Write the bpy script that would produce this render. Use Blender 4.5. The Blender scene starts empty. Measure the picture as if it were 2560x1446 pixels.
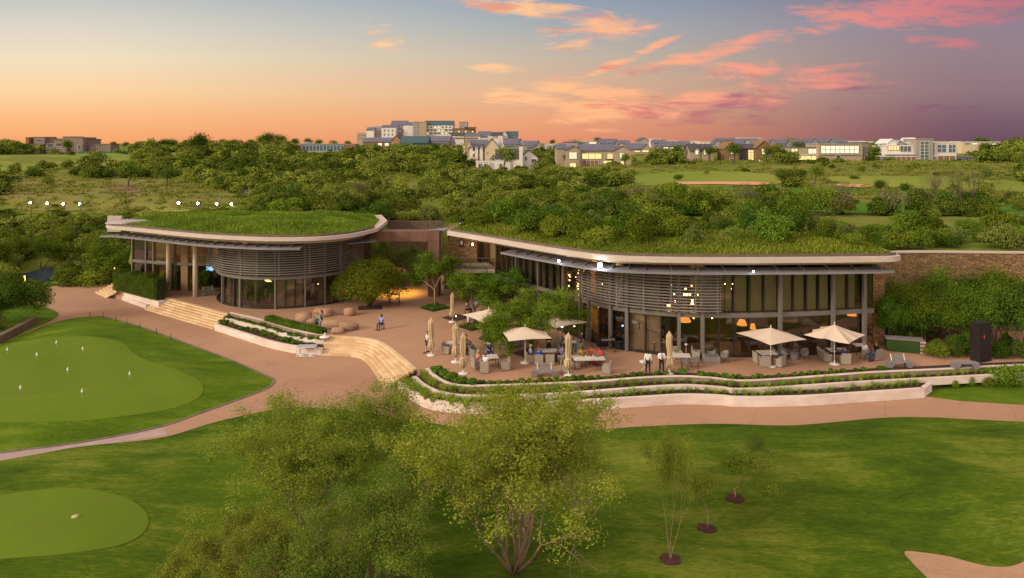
import bpy, math, random
import numpy as np
from mathutils import Vector, Matrix
from mathutils.geometry import delaunay_2d_cdt

# ------------------------------------------------------------------ camera, world, sun, exposure
SC = bpy.context.scene
COL = SC.collection
F, HC, YH, CX = 1707.0, 16.8, 360.0, 1280.0      # focal length (px of a 2560 wide frame), camera height, horizon row
ZP = -1.05                                        # level of the lower paths
cam_d = bpy.data.cameras.new('camera')
cam_d.sensor_width = 36.0
cam_d.lens = 36.0 * F / 2560.0
cam_d.shift_y = -(723.0 - YH) / 2560.0
cam_d.clip_start = 0.1
cam_d.clip_end = 6000
cam = bpy.data.objects.new('camera', cam_d)
COL.objects.link(cam)
cam.location = (0, 0, HC)
cam.rotation_euler = (math.radians(90), 0, 0)
SC.camera = cam
SC.view_settings.view_transform = 'Standard'
SC.view_settings.look = 'None'
SC.view_settings.gamma = 1.0
SC.view_settings.exposure = 0.2
SC.render.engine = 'CYCLES'
SC.cycles.use_denoising = True
SC.cycles.max_bounces = 6
SC.cycles.diffuse_bounces = 2
SC.cycles.glossy_bounces = 2
SC.cycles.transmission_bounces = 3
SC.cycles.transparent_max_bounces = 8
SC.cycles.sample_clamp_indirect = 4.0


def lin(c):
    return tuple(((v / 255.0) / 12.92 if v / 255.0 <= 0.04045 else (((v / 255.0) + 0.055) / 1.055) ** 2.4) for v in c)


def build_world():
    w = bpy.data.worlds.new('World')
    SC.world = w
    w.use_nodes = True
    nt = w.node_tree
    nt.nodes.clear()
    N, L = nt.nodes, nt.links

    def val(x):
        return x

    def math_(op, a, b=None, c=None, clamp=False):
        n = N.new('ShaderNodeMath')
        n.operation = op
        n.use_clamp = clamp
        for i, v in enumerate((a, b, c)):
            if v is None:
                continue
            if isinstance(v, (int, float)):
                n.inputs[i].default_value = v
            else:
                L.new(v, n.inputs[i])
        return n.outputs[0]

    def ramp(fac, stops):
        n = N.new('ShaderNodeValToRGB')
        cr = n.color_ramp
        while len(cr.elements) < len(stops):
            cr.elements.new(0.5)
        for e, (p, c) in zip(cr.elements, stops):
            e.position = p
            e.color = (*lin(c), 1)
        L.new(fac, n.inputs[0])
        return n.outputs[0]

    def mix(fac, a, b):
        n = N.new('ShaderNodeMix')
        n.data_type = 'RGBA'
        if isinstance(fac, (int, float)):
            n.inputs[0].default_value = fac
        else:
            L.new(fac, n.inputs[0])
        for s, v in ((6, a), (7, b)):
            if isinstance(v, tuple):
                n.inputs[s].default_value = (*lin(v), 1)
            else:
                L.new(v, n.inputs[s])
        return n.outputs[2]

    tc = N.new('ShaderNodeTexCoord')
    sp = N.new('ShaderNodeSeparateXYZ')
    L.new(tc.outputs['Generated'], sp.inputs[0])
    X, Y, Z = sp.outputs
    hor = math_('SQRT', math_('ADD', math_('MULTIPLY', X, X), math_('MULTIPLY', Y, Y)))
    el = math_('DIVIDE', Z, math_('MAXIMUM', Y, math_('MULTIPLY', hor, 0.35)))   # slope of the view above the horizon
    az = math_('DIVIDE', X, math_('MAXIMUM', Y, math_('MULTIPLY', hor, 0.35)))
    e = math_('MULTIPLY', el, 2.0, clamp=True)          # 0 .. 0.5 in tan
    # e = 2*(360-py)/1707 : py 360->0, 300->.07, 200->.187, 100->.305, 0->.42
    left = ramp(e, [(0, (238, 160, 102)), (.07, (242, 180, 124)), (.15, (244, 204, 154)), (.25, (234, 216, 184)), (.34, (214, 207, 192)), (.44, (186, 189, 188)), (.7, (112, 132, 158)), (1, (100, 118, 150))])
    mid = ramp(e, [(0, (222, 138, 104)), (.07, (226, 158, 118)), (.15, (216, 172, 138)), (.25, (192, 176, 158)), (.34, (162, 168, 170)), (.44, (136, 153, 172)), (.7, (108, 126, 158)), (1, (100, 118, 150))])
    right = ramp(e, [(0, (106, 76, 92)), (.06, (118, 88, 102)), (.15, (140, 112, 120)), (.25, (146, 122, 130)), (.34, (142, 126, 138)), (.44, (122, 114, 134)), (.7, (108, 112, 146)), (1, (104, 114, 150))])
    t = math_('DIVIDE', az, 0.75)
    fl = math_('SMOOTH_MIN', math_('MAXIMUM', math_('MULTIPLY', math_('SUBTRACT', t, 0.1), -1.1), 0.0), 1.0, 0.2)
    fr = N.new('ShaderNodeMapRange')
    fr.interpolation_type = 'SMOOTHSTEP'
    L.new(t, fr.inputs[0])
    fr.inputs[1].default_value = 0.0
    fr.inputs[2].default_value = 0.95
    base = mix(fl, mid, left)
    base = mix(fr.outputs[0], base, right)

    # clouds : streaks in (azimuth, elevation), each an elongated mask broken up by noise
    cv = N.new('ShaderNodeCombineXYZ')
    L.new(az, cv.inputs[0])
    L.new(el, cv.inputs[1])

    def noise(sx, sy, rot, detail=6, rough=0.6, dist=0.6, seed=0.0):
        mp = N.new('ShaderNodeMapping')
        mp.inputs['Rotation'].default_value = (0, 0, rot)
        mp.inputs['Scale'].default_value = (sx, sy, 1)
        mp.inputs['Location'].default_value = (seed, seed * 0.7, seed)
        L.new(cv.outputs[0], mp.inputs[0])
        nn = N.new('ShaderNodeTexNoise')
        nn.inputs['Scale'].default_value = 1.0
        nn.inputs['Detail'].default_value = detail
        nn.inputs['Roughness'].default_value = rough
        nn.inputs['Distortion'].default_value = dist
        L.new(mp.outputs[0], nn.inputs['Vector'])
        return nn.outputs[0]
    n1 = noise(9, 42, -0.12, 8, 0.62, 0.9)
    n2 = noise(26, 110, -0.2, 6, 0.6, 0.5, 3.1)
    nz = math_('ADD', math_('MULTIPLY', n1, 0.65), math_('MULTIPLY', n2, 0.35))
    streaks = [  # px, py, half length px, half width px, tilt deg, weight
        (1370, 30, 190, 22, -9, 1.25), (1220, 8, 110, 10, -6, 1.0), (1500, 75, 120, 26, 4, 1.1), (1425, 113, 75, 12, 3, 1.0),
        (1760, 135, 240, 16, 15, 1.0), (2010, 80, 160, 14, 10, .8), (1520, 168, 70, 9, 18, 1.0), (1640, 115, 70, 8, 24, .9),
        (2270, 32, 250, 30, 1, 1.15), (2420, 8, 260, 14, 0, 1.1), (2370, 105, 95, 13, -3, 1.0), (1235, 170, 65, 9, -3, .9),
        (1380, 215, 70, 18, 6, 1.1), (1290, 240, 85, 20, -2, 1.1), (1430, 262, 150, 16, -4, 1.0), (1510, 280, 130, 26, 6, 1.35), (1530, 238, 80, 18, 0, 1.0), (1750, 262, 210, 30, 4, 1.1),
        (1880, 232, 230, 22, 6, 1.0), (1850, 180, 130, 20, 3, 1.0), (1780, 300, 120, 12, 5, .9), (2090, 205, 160, 20, -3, .9), (2060, 172, 150, 10, 6, .8),
        (1700, 315, 300, 9, 3, .6), (950, 90, 30, 50, 60, .62), (2300, 270, 260, 8, 2, .5)]
    tot = None
    for (px, py, hl, hw, tilt, wt) in streaks:
        a0, e0 = (px - CX) / F, (YH - py) / F
        tr = math.radians(tilt)
        dx = math_('SUBTRACT', az, a0)
        dy = math_('SUBTRACT', el, e0)
        u = math_('ADD', math_('MULTIPLY', dx, math.cos(tr) * F / hl), math_('MULTIPLY', dy, math.sin(tr) * F / hl))
        v = math_('ADD', math_('MULTIPLY', dx, -math.sin(tr) * F / hw), math_('MULTIPLY', dy, math.cos(tr) * F / hw))
        r2 = math_('ADD', math_('MULTIPLY', u, u), math_('MULTIPLY', v, v))
        m = math_('MULTIPLY', math_('MAXIMUM', math_('SUBTRACT', 1.0, math_('MULTIPLY', r2, 0.42)), 0.0), wt)
        tot = m if tot is None else math_('MAXIMUM', tot, m)
    dens = math_('ADD', math_('MULTIPLY', tot, 0.6), math_('MULTIPLY', math_('SUBTRACT', nz, 0.5), 3.0))
    md = N.new('ShaderNodeMapRange')
    md.interpolation_type = 'SMOOTHSTEP'
    L.new(dens, md.inputs[0])
    md.inputs[1].default_value = 0.12
    md.inputs[2].default_value = 0.78
    on = math_('MULTIPLY', math_('MULTIPLY', tot, 6.0, clamp=True), md.outputs[0])
    fwd = math_('GREATER_THAN', Y, 0.05)
    on = math_('MULTIPLY', math_('MULTIPLY', on, 0.86), fwd)
    # colours of the clouds : apricot on the side of the afterglow, rose and plum away from it
    ct = math_('DIVIDE', math_('SUBTRACT', az, -0.1), 0.85, clamp=True)
    bright = ramp(ct, [(0, (255, 204, 146)), (.25, (254, 184, 134)), (.5, (246, 158, 130)), (.8, (220, 128, 126)), (1, (184, 112, 124))])
    dark = ramp(ct, [(0, (240, 160, 120)), (.25, (226, 126, 112)), (.5, (168, 104, 116)), (.8, (140, 92, 112)), (1, (104, 80, 108))])
    n3 = noise(6, 34, -0.1, 5, 0.6, 0.4, 7.7)
    low = math_('MULTIPLY', math_('SUBTRACT', 0.085, el), 9.0)
    sh = N.new('ShaderNodeMapRange')
    sh.interpolation_type = 'SMOOTHSTEP'
    n3 = math_('ADD', n3, math_('MULTIPLY', math_('MAXIMUM', math_('SUBTRACT', az, 0.32), 0.0), 0.32))
    L.new(math_('ADD', n3, math_('MULTIPLY', low, math_('MULTIPLY', math_('SUBTRACT', az, 0.12), 1.6, clamp=True))), sh.inputs[0])
    sh.inputs[1].default_value = 0.46
    sh.inputs[2].default_value = 0.62
    cc = mix(sh.outputs[0], bright, dark)
    col = mix(on, base, cc)
    # the sky away from the view : overhead and behind it is brightened as added fill light
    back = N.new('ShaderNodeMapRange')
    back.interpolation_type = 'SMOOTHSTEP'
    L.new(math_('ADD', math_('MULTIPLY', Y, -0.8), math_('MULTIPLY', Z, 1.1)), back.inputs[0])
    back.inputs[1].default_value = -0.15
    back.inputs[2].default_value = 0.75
    bg1 = N.new('ShaderNodeBackground')
    L.new(col, bg1.inputs[0])
    bg1.inputs[1].default_value = 0.95
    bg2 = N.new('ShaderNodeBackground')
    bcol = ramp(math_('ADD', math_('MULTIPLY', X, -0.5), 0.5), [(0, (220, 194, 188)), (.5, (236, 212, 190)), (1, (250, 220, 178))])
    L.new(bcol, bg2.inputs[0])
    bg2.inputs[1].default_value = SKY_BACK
    sky = N.new('ShaderNodeTexSky')
    sky.sky_type = 'NISHITA'
    sky.sun_disc = False
    sky.sun_elevation = SUN_EL
    sky.sun_rotation = SUN_ROT
    bg3 = N.new('ShaderNodeBackground')
    L.new(sky.outputs[0], bg3.inputs[0])
    bg3.inputs[1].default_value = 0.05
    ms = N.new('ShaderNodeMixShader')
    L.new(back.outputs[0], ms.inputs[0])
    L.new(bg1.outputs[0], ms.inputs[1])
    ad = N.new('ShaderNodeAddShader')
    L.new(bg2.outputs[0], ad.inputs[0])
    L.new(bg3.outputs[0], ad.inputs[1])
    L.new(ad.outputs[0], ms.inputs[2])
    out = N.new('ShaderNodeOutputWorld')
    L.new(ms.outputs[0], out.inputs[0])
    w.cycles.sampling_method = 'MANUAL'
    w.cycles.sample_map_resolution = 512


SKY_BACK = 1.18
SUN_EL, SUN_ROT = math.radians(24), math.radians(-118)     # soft key from the left and behind the camera
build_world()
sd = bpy.data.lights.new('sun', 'SUN')
sd.energy = 2.1
sd.angle = math.radians(14)
sd.color = (1.0, 0.88, 0.70)
sun = bpy.data.objects.new('sun', sd)
COL.objects.link(sun)
_sv = Vector((math.sin(SUN_ROT) * math.cos(SUN_EL), math.cos(SUN_ROT) * math.cos(SUN_EL), math.sin(SUN_EL)))
sun.rotation_euler = _sv.to_track_quat('Z', 'Y').to_euler()

# ------------------------------------------------------------------ helpers
def G(px, py, z=0.0):
    y = F * (HC - z) / (py - YH)
    return Vector(((px - CX) * y / F, y, z))


def at(px, Y, z=0.0):
    return Vector(((px - CX) * Y / F, Y, z))


def zat(py, Y):
    return HC - (py - YH) * Y / F


def proj(x, y, z):
    return CX + F * x / y, YH + F * (HC - z) / y


class MB:
    def __init__(s):
        s.v, s.f, s.m, s.sm = [], [], [], []

    def add(s, vs, fs, mi=0, smooth=False):
        o = len(s.v)
        s.v += [tuple(p) for p in vs]
        for f in fs:
            s.f.append([i + o for i in f])
            s.m.append(mi)
            s.sm.append(smooth)

    def box(s, c, d, rz=0.0, mi=0, taper=1.0):
        cx, cy, cz = c
        hx, hy, hz = d[0] / 2, d[1] / 2, d[2] / 2
        cr, sr = math.cos(rz), math.sin(rz)
        vs = []
        for z, k in ((-hz, 1.0), (hz, taper)):
            for x, y in ((-hx, -hy), (hx, -hy), (hx, hy), (-hx, hy)):
                x, y = x * k, y * k
                vs.append((cx + x * cr - y * sr, cy + x * sr + y * cr, cz + z))
        s.add(vs, [(3, 2, 1, 0), (4, 5, 6, 7), (0, 1, 5, 4), (1, 2, 6, 5), (2, 3, 7, 6), (3, 0, 4, 7)], mi)

    def bar(s, a, b, w, h=None, mi=0, up=(0, 0, 1)):
        a, b = Vector(a), Vector(b)
        h = h or w
        d = (b - a).normalized()
        u = Vector(up)
        if abs(d.dot(u)) > 0.98:
            u = Vector((0, 1, 0))
        r = d.cross(u).normalized()
        u = r.cross(d).normalized()
        vs = []
        for p in (a, b):
            for x, y in ((-1, -1), (1, -1), (1, 1), (-1, 1)):
                vs.append(p + r * (x * w / 2) + u * (y * h / 2))
        s.add(vs, [(0, 3, 2, 1), (4, 5, 6, 7), (0, 1, 5, 4), (1, 2, 6, 5), (2, 3, 7, 6), (3, 0, 4, 7)], mi)

    def tube(s, pts, rads, n=8, mi=0, cap=True, smooth=True):
        pts = [Vector(p) for p in pts]
        if isinstance(rads, (int, float)):
            rads = [rads] * len(pts)
        vs, fs = [], []
        u = None
        for i, p in enumerate(pts):
            d = (pts[min(i + 1, len(pts) - 1)] - pts[max(i - 1, 0)])
            if d.length < 1e-9:
                d = Vector((0, 0, 1))
            d.normalize()
            if u is None:
                u = d.orthogonal().normalized()
            else:
                u = (u - d * u.dot(d))
                u = u.normalized() if u.length > 1e-6 else d.orthogonal().normalized()
            w = d.cross(u)
            for k in range(n):
                a = 2 * math.pi * k / n
                vs.append(p + (u * math.cos(a) + w * math.sin(a)) * rads[i])
        for i in range(len(pts) - 1):
            for k in range(n):
                k2 = (k + 1) % n
                fs.append((i * n + k, i * n + k2, (i + 1) * n + k2, (i + 1) * n + k))
        if cap:
            fs.append(tuple(range(n))[::-1])
            fs.append(tuple((len(pts) - 1) * n + k for k in range(n)))
        s.add(vs, fs, mi, smooth)

    def lathe(s, prof, c=(0, 0, 0), n=16, mi=0, smooth=True, sx=1.0, sy=1.0):
        vs, fs = [], []
        for (r, z) in prof:
            for k in range(n):
                a = 2 * math.pi * k / n
                vs.append((c[0] + r * math.cos(a) * sx, c[1] + r * math.sin(a) * sy, c[2] + z))
        for i in range(len(prof) - 1):
            for k in range(n):
                k2 = (k + 1) % n
                fs.append((i * n + k, i * n + k2, (i + 1) * n + k2, (i + 1) * n + k))
        fs.append(tuple(range(n))[::-1])
        fs.append(tuple((len(prof) - 1) * n + k for k in range(n)))
        s.add(vs, fs, mi, smooth)

    def prism(s, poly, z0, z1, mi=0, mtop=None):
        n = len(poly)
        area = sum(poly[i][0] * poly[(i + 1) % n][1] - poly[(i + 1) % n][0] * poly[i][1] for i in range(n))
        if area < 0:
            poly = poly[::-1]
        f0 = z0 if callable(z0) else (lambda x, y: z0)
        f1 = z1 if callable(z1) else (lambda x, y: z1)
        vs = [(p[0], p[1], f0(p[0], p[1])) for p in poly] + [(p[0], p[1], f1(p[0], p[1])) for p in poly]
        s.add(vs, [tuple(range(n))[::-1]] + [(i, (i + 1) % n, n + (i + 1) % n, n + i) for i in range(n)], mi)
        s.add(vs[n:], [tuple(range(n))], mi if mtop is None else mtop)

    def wall(s, line, z0, z1, th, mi=0, side=1.0, mtop=None):
        """solid wall of thickness th following the polyline; the line is its front face, the body lies to its left"""
        pts = [Vector((p[0], p[1])) for p in line]
        off = []
        for i, p in enumerate(pts):
            d = (pts[min(i + 1, len(pts) - 1)] - pts[max(i - 1, 0)]).normalized()
            off.append(p + Vector((-d.y, d.x)) * th * side)
        n = len(pts)
        f0 = z0 if callable(z0) else (lambda i: z0)
        f1 = z1 if callable(z1) else (lambda i: z1)
        for i in range(n - 1):
            a, b, c, d = pts[i], pts[i + 1], off[i + 1], off[i]
            za, zb, ta, tb = f0(i), f0(i + 1), f1(i), f1(i + 1)
            vs = [(a.x, a.y, za), (b.x, b.y, zb), (c.x, c.y, zb), (d.x, d.y, za), (a.x, a.y, ta), (b.x, b.y, tb), (c.x, c.y, tb), (d.x, d.y, ta)]
            s.add(vs, [(0, 1, 5, 4), (2, 3, 7, 6)], mi)
            s.add(vs, [(4, 5, 6, 7)], mi if mtop is None else mtop)
            if i == 0:
                s.add(vs, [(3, 0, 4, 7)], mi)
            if i == n - 2:
                s.add(vs, [(1, 2, 6, 5)], mi)

    def ball(s, c, r, n=10, mi=0, sz=1.0):
        prof = []
        k = max(4, n // 2)
        for i in range(k + 1):
            a = -math.pi / 2 + math.pi * i / k
            prof.append((max(1e-4, r * math.cos(a)), r * math.sin(a) * sz))
        s.lathe(prof, c, n, mi)

    def mesh(s, name, mats):
        me = bpy.data.meshes.new(name)
        me.from_pydata(s.v, [], s.f)
        if not isinstance(mats, (list, tuple)):
            mats = [mats]
        for m in mats:
            me.materials.append(m)
        me.polygons.foreach_set('material_index', s.m)
        me.polygons.foreach_set('use_smooth', s.sm)
        me.update()
        return me

    def build(s, name, mats, parent=None, loc=None, rz=0.0):
        o = bpy.data.objects.new(name, s.mesh(name, mats))
        COL.objects.link(o)
        if parent is not None:
            o.parent = parent
        if loc is not None:
            o.location = loc
        if rz:
            o.rotation_euler = (0, 0, rz)
        return o


def tag(o, label=None, cat=None, group=None, kind=None):
    if label:
        o['label'] = label
    if cat:
        o['category'] = cat
    if group:
        o['group'] = group
    if kind:
        o['kind'] = kind
    return o


def empty(name, loc=(0, 0, 0), rz=0.0, label=None, cat=None, group=None):
    o = bpy.data.objects.new(name, None)
    COL.objects.link(o)
    o.location = loc
    o.rotation_euler = (0, 0, rz)
    o.empty_display_size = 0.2
    return tag(o, label, cat, group)


def link(name, me, parent=None, loc=(0, 0, 0), rz=0.0, sc=None):
    o = bpy.data.objects.new(name, me)
    COL.objects.link(o)
    o.parent = parent
    o.location = loc
    o.rotation_euler = (0, 0, rz)
    if sc is not None:
        o.scale = sc if isinstance(sc, (tuple, list)) else (sc, sc, sc)
    return o


KIDS = {}


def copy_tree(o, loc, rz, label=None, sc=None, kids=None):
    c = o.copy()
    COL.objects.link(c)
    c.location = loc
    c.rotation_euler = (0, 0, rz)
    if label:
        c['label'] = label
    if sc is not None:
        c.scale = sc if isinstance(sc, (tuple, list)) else (sc, sc, sc)
    for ch in o.children:
        d = ch.copy()
        COL.objects.link(d)
        d.parent = c
        for g in ch.children:
            e = g.copy()
            COL.objects.link(e)
            e.parent = d
    return c


def smooth_line(pts, n=8, closed=False):
    P = [Vector(p) for p in pts]
    out = []
    m = len(P)
    rng = range(m if closed else m - 1)
    for i in rng:
        if closed:
            a, b, c, d = P[(i - 1) % m], P[i], P[(i + 1) % m], P[(i + 2) % m]
        else:
            a, b, c, d = P[max(i - 1, 0)], P[i], P[i + 1], P[min(i + 2, m - 1)]
        for k in range(n):
            t = k / n
            out.append(0.5 * ((2 * b) + (c - a) * t + (2 * a - 5 * b + 4 * c - d) * t * t + (3 * b - a - 3 * c + d) * t ** 3))
    if not closed:
        out.append(P[-1].copy())
    return out


class Path2:
    def __init__(s, pts):
        s.p = [Vector((q[0], q[1])) for q in pts]
        s.L = [0.0]
        for i in range(1, len(s.p)):
            s.L.append(s.L[-1] + (s.p[i] - s.p[i - 1]).length)
        s.len = s.L[-1]

    def at(s, t):
        t = min(max(t, 0.0), s.len)
        for i in range(1, len(s.p)):
            if s.L[i] >= t - 1e-9:
                k = (t - s.L[i - 1]) / max(1e-9, s.L[i] - s.L[i - 1])
                d = (s.p[i] - s.p[i - 1]).normalized()
                return s.p[i - 1].lerp(s.p[i], k), d
        return s.p[-1], (s.p[-1] - s.p[-2]).normalized()

    def spx(s, px):
        best, bt = 1e9, 0
        for k in range(801):
            t = s.len * k / 800
            q, _ = s.at(t)
            e = abs(CX + F * q.x / q.y - px)
            if e < best - 1e-6:
                best, bt = e, t
        return bt

    def sub(s, t0, t1, step=0.5):
        n = max(1, int(abs(t1 - t0) / step))
        return [s.at(t0 + (t1 - t0) * k / n)[0] for k in range(n + 1)]


# ------------------------------------------------------------------ materials
MATS = {}


def pm(name, c1, c2=None, scale=1.0, rough=0.8, bump=0.0, metal=0.0, spec=0.3, detail=4.0, coord='Position', stretch=(1, 1, 1), c3=None, scale3=0.1, emit=None, estr=0.0, island=0.0, bscale=None, tint=None):
    """procedural principled material: two colours mixed by noise, an optional third broad patch colour"""
    if name in MATS:
        return MATS[name]
    m = bpy.data.materials.new(name)
    m.use_nodes = True
    nt = m.node_tree
    N, L = nt.nodes, nt.links
    b = N['Principled BSDF']
    b.inputs['Roughness'].default_value = rough
    b.inputs['Metallic'].default_value = metal
    b.inputs['Specular IOR Level'].default_value = spec
    if coord == 'Position':
        vec = N.new('ShaderNodeNewGeometry').outputs['Position']
    else:
        vec = N.new('ShaderNodeTexCoord').outputs[coord]
    mp = N.new('ShaderNodeMapping')
    mp.inputs['Scale'].default_value = stretch
    L.new(vec, mp.inputs[0])

    def noise(sc, det):
        n = N.new('ShaderNodeTexNoise')
        n.inputs['Scale'].default_value = sc
        n.inputs['Detail'].default_value = det
        n.inputs['Roughness'].default_value = 0.6
        L.new(mp.outputs[0], n.inputs['Vector'])
        r = N.new('ShaderNodeMapRange')
        L.new(n.outputs[0], r.inputs[0])
        r.inputs[1].default_value = 0.32
        r.inputs[2].default_value = 0.68
        return r.outputs[0]

    def mixc(f, a, bb, blend='MIX'):
        x = N.new('ShaderNodeMix')
        x.data_type = 'RGBA'
        x.blend_type = blend
        if isinstance(f, float):
            x.inputs[0].default_value = f
        else:
            L.new(f, x.inputs[0])
        for i, v in ((6, a), (7, bb)):
            if isinstance(v, tuple):
                x.inputs[i].default_value = (*v, 1)
            else:
                L.new(v, x.inputs[i])
        return x.outputs[2]
    col = c1
    if c2 is not None:
        col = mixc(noise(scale, detail), c1, c2)
    if c3 is not None:
        col = mixc(noise(scale3, 3.0), col, c3)
    if tint:                                     # per-face value stored on the mesh (blocks, leaves)
        at_ = N.new('ShaderNodeAttribute')
        at_.attribute_name = 'tint'
        col = mixc(at_.outputs['Fac'], col, tint)
    if island:
        oi = N.new('ShaderNodeObjectInfo')
        hs = N.new('ShaderNodeHueSaturation')
        mr = N.new('ShaderNodeMapRange')
        L.new(oi.outputs['Random'], mr.inputs[0])
        mr.inputs[3].default_value = 1 - island
        mr.inputs[4].default_value = 1 + island
        L.new(mr.outputs[0], hs.inputs['Value'])
        if isinstance(col, tuple):
            hs.inputs['Color'].default_value = (*col, 1)
        else:
            L.new(col, hs.inputs['Color'])
        col = hs.outputs[0]
    if isinstance(col, tuple):
        b.inputs['Base Color'].default_value = (*col, 1)
    else:
        L.new(col, b.inputs['Base Color'])
    if bump:
        bn = N.new('ShaderNodeBump')
        bn.inputs['Strength'].default_value = bump
        bn.inputs['Distance'].default_value = 0.05
        L.new(noise(bscale or scale * 3, 5.0), bn.inputs['Height'])
        L.new(bn.outputs[0], b.inputs['Normal'])
    if emit:
        b.inputs['Emission Color'].default_value = (*emit, 1)
        b.inputs['Emission Strength'].default_value = estr
    MATS[name] = m
    return m


def leafmat(name, ca, cb, var=0.25, trans=0.3, hue=0.02):
    if name in MATS:
        return MATS[name]
    m = bpy.data.materials.new(name)
    m.use_nodes = True
    nt = m.node_tree
    N, L = nt.nodes, nt.links
    N.clear()
    at_ = N.new('ShaderNodeAttribute')
    at_.attribute_name = 'tint'
    x = N.new('ShaderNodeMix')
    x.data_type = 'RGBA'
    L.new(at_.outputs['Fac'], x.inputs[0])
    x.inputs[6].default_value = (*ca, 1)
    x.inputs[7].default_value = (*cb, 1)
    oi = N.new('ShaderNodeObjectInfo')
    hs = N.new('ShaderNodeHueSaturation')
    for o, lo, hi in (('Value', 1 - var, 1 + var), ('Hue', 0.5 - hue, 0.5 + hue)):
        mr = N.new('ShaderNodeMapRange')
        if o == 'Hue':
            mm = N.new('ShaderNodeMath')
            mm.operation = 'FRACT'
            m2 = N.new('ShaderNodeMath')
            m2.operation = 'MULTIPLY'
            m2.inputs[1].default_value = 7.31
            L.new(oi.outputs['Random'], m2.inputs[0])
            L.new(m2.outputs[0], mm.inputs[0])
            L.new(mm.outputs[0], mr.inputs[0])
        else:
            L.new(oi.outputs['Random'], mr.inputs[0])
        mr.inputs[3].default_value = lo
        mr.inputs[4].default_value = hi
        L.new(mr.outputs[0], hs.inputs[o])
    L.new(x.outputs[2], hs.inputs['Color'])
    d = N.new('ShaderNodeBsdfDiffuse')
    t = N.new('ShaderNodeBsdfTranslucent')
    L.new(hs.outputs[0], d.inputs[0])
    L.new(hs.outputs[0], t.inputs[0])
    ms = N.new('ShaderNodeMixShader')
    ms.inputs[0].default_value = trans
    L.new(d.outputs[0], ms.inputs[1])
    L.new(t.outputs[0], ms.inputs[2])
    out = N.new('ShaderNodeOutputMaterial')
    L.new(ms.outputs[0], out.inputs[0])
    MATS[name] = m
    return m


def glassmat(name, tint, refl=0.12, rough=0.02):
    if name in MATS:
        return MATS[name]
    m = bpy.data.materials.new(name)
    m.use_nodes = True
    nt = m.node_tree
    N, L = nt.nodes, nt.links
    N.clear()
    tr = N.new('ShaderNodeBsdfTransparent')
    tr.inputs[0].default_value = (*tint, 1)
    gl = N.new('ShaderNodeBsdfGlossy')
    gl.inputs['Roughness'].default_value = rough
    gl.inputs[0].default_value = (0.9, 0.92, 0.95, 1)
    lw = N.new('ShaderNodeLayerWeight')
    lw.inputs[0].default_value = 0.25
    mr = N.new('ShaderNodeMapRange')
    L.new(lw.outputs['Fresnel'], mr.inputs[0])
    mr.inputs[3].default_value = refl
    mr.inputs[4].default_value = 0.8
    ms = N.new('ShaderNodeMixShader')
    L.new(mr.outputs[0], ms.inputs[0])
    L.new(tr.outputs[0], ms.inputs[1])
    L.new(gl.outputs[0], ms.inputs[2])
    out = N.new('ShaderNodeOutputMaterial')
    L.new(ms.outputs[0], out.inputs[0])
    MATS[name] = m
    return m


def lampmat(name, c, s):
    if name in MATS:
        return MATS[name]
    m = bpy.data.materials.new(name)
    m.use_nodes = True
    N, L = m.node_tree.nodes, m.node_tree.links
    N.clear()
    e = N.new('ShaderNodeEmission')
    e.inputs[0].default_value = (*c, 1)
    e.inputs[1].default_value = s
    out = N.new('ShaderNodeOutputMaterial')
    L.new(e.outputs[0], out.inputs[0])
    MATS[name] = m
    return m


# ------------------------------------------------------------------ leaves
def leaf_mesh(name, C, Nn, ln, wd, tint, mat, rng, extra=None):
    """one mesh of many small bent leaves. C centres, Nn normals, per-leaf tint"""
    n = len(C)
    Nn = Nn / np.maximum(1e-6, np.linalg.norm(Nn, axis=1, keepdims=True))
    R = rng.normal(size=(n, 3))
    T = np.cross(Nn, R)
    T /= np.maximum(1e-6, np.linalg.norm(T, axis=1, keepdims=True))
    B = np.cross(Nn, T)
    ln = (ln * rng.uniform(.7, 1.3, n))[:, None]
    wd = (wd * rng.uniform(.7, 1.3, n))[:, None]
    V = np.stack([C - T * ln / 2, C + B * wd / 2 + Nn * ln * .1, C + T * ln / 2, C - B * wd / 2 + Nn * ln * .1], axis=1).reshape(-1, 3)
    me = bpy.data.meshes.new(name)
    me.vertices.add(4 * n)
    me.vertices.foreach_set('co', V.astype(np.float32).ravel())
    me.loops.add(4 * n)
    me.loops.foreach_set('vertex_index', np.arange(4 * n, dtype=np.int32))
    me.polygons.add(n)
    me.polygons.foreach_set('loop_start', np.arange(0, 4 * n, 4, dtype=np.int32))
    me.polygons.foreach_set('loop_total', np.full(n, 4, dtype=np.int32))
    me.materials.append(mat)
    me.update(calc_edges=True)
    a = me.attributes.new('tint', 'FLOAT', 'FACE')
    a.data.foreach_set('value', np.clip(tint, 0, 1).astype(np.float32))
    return me


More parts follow.
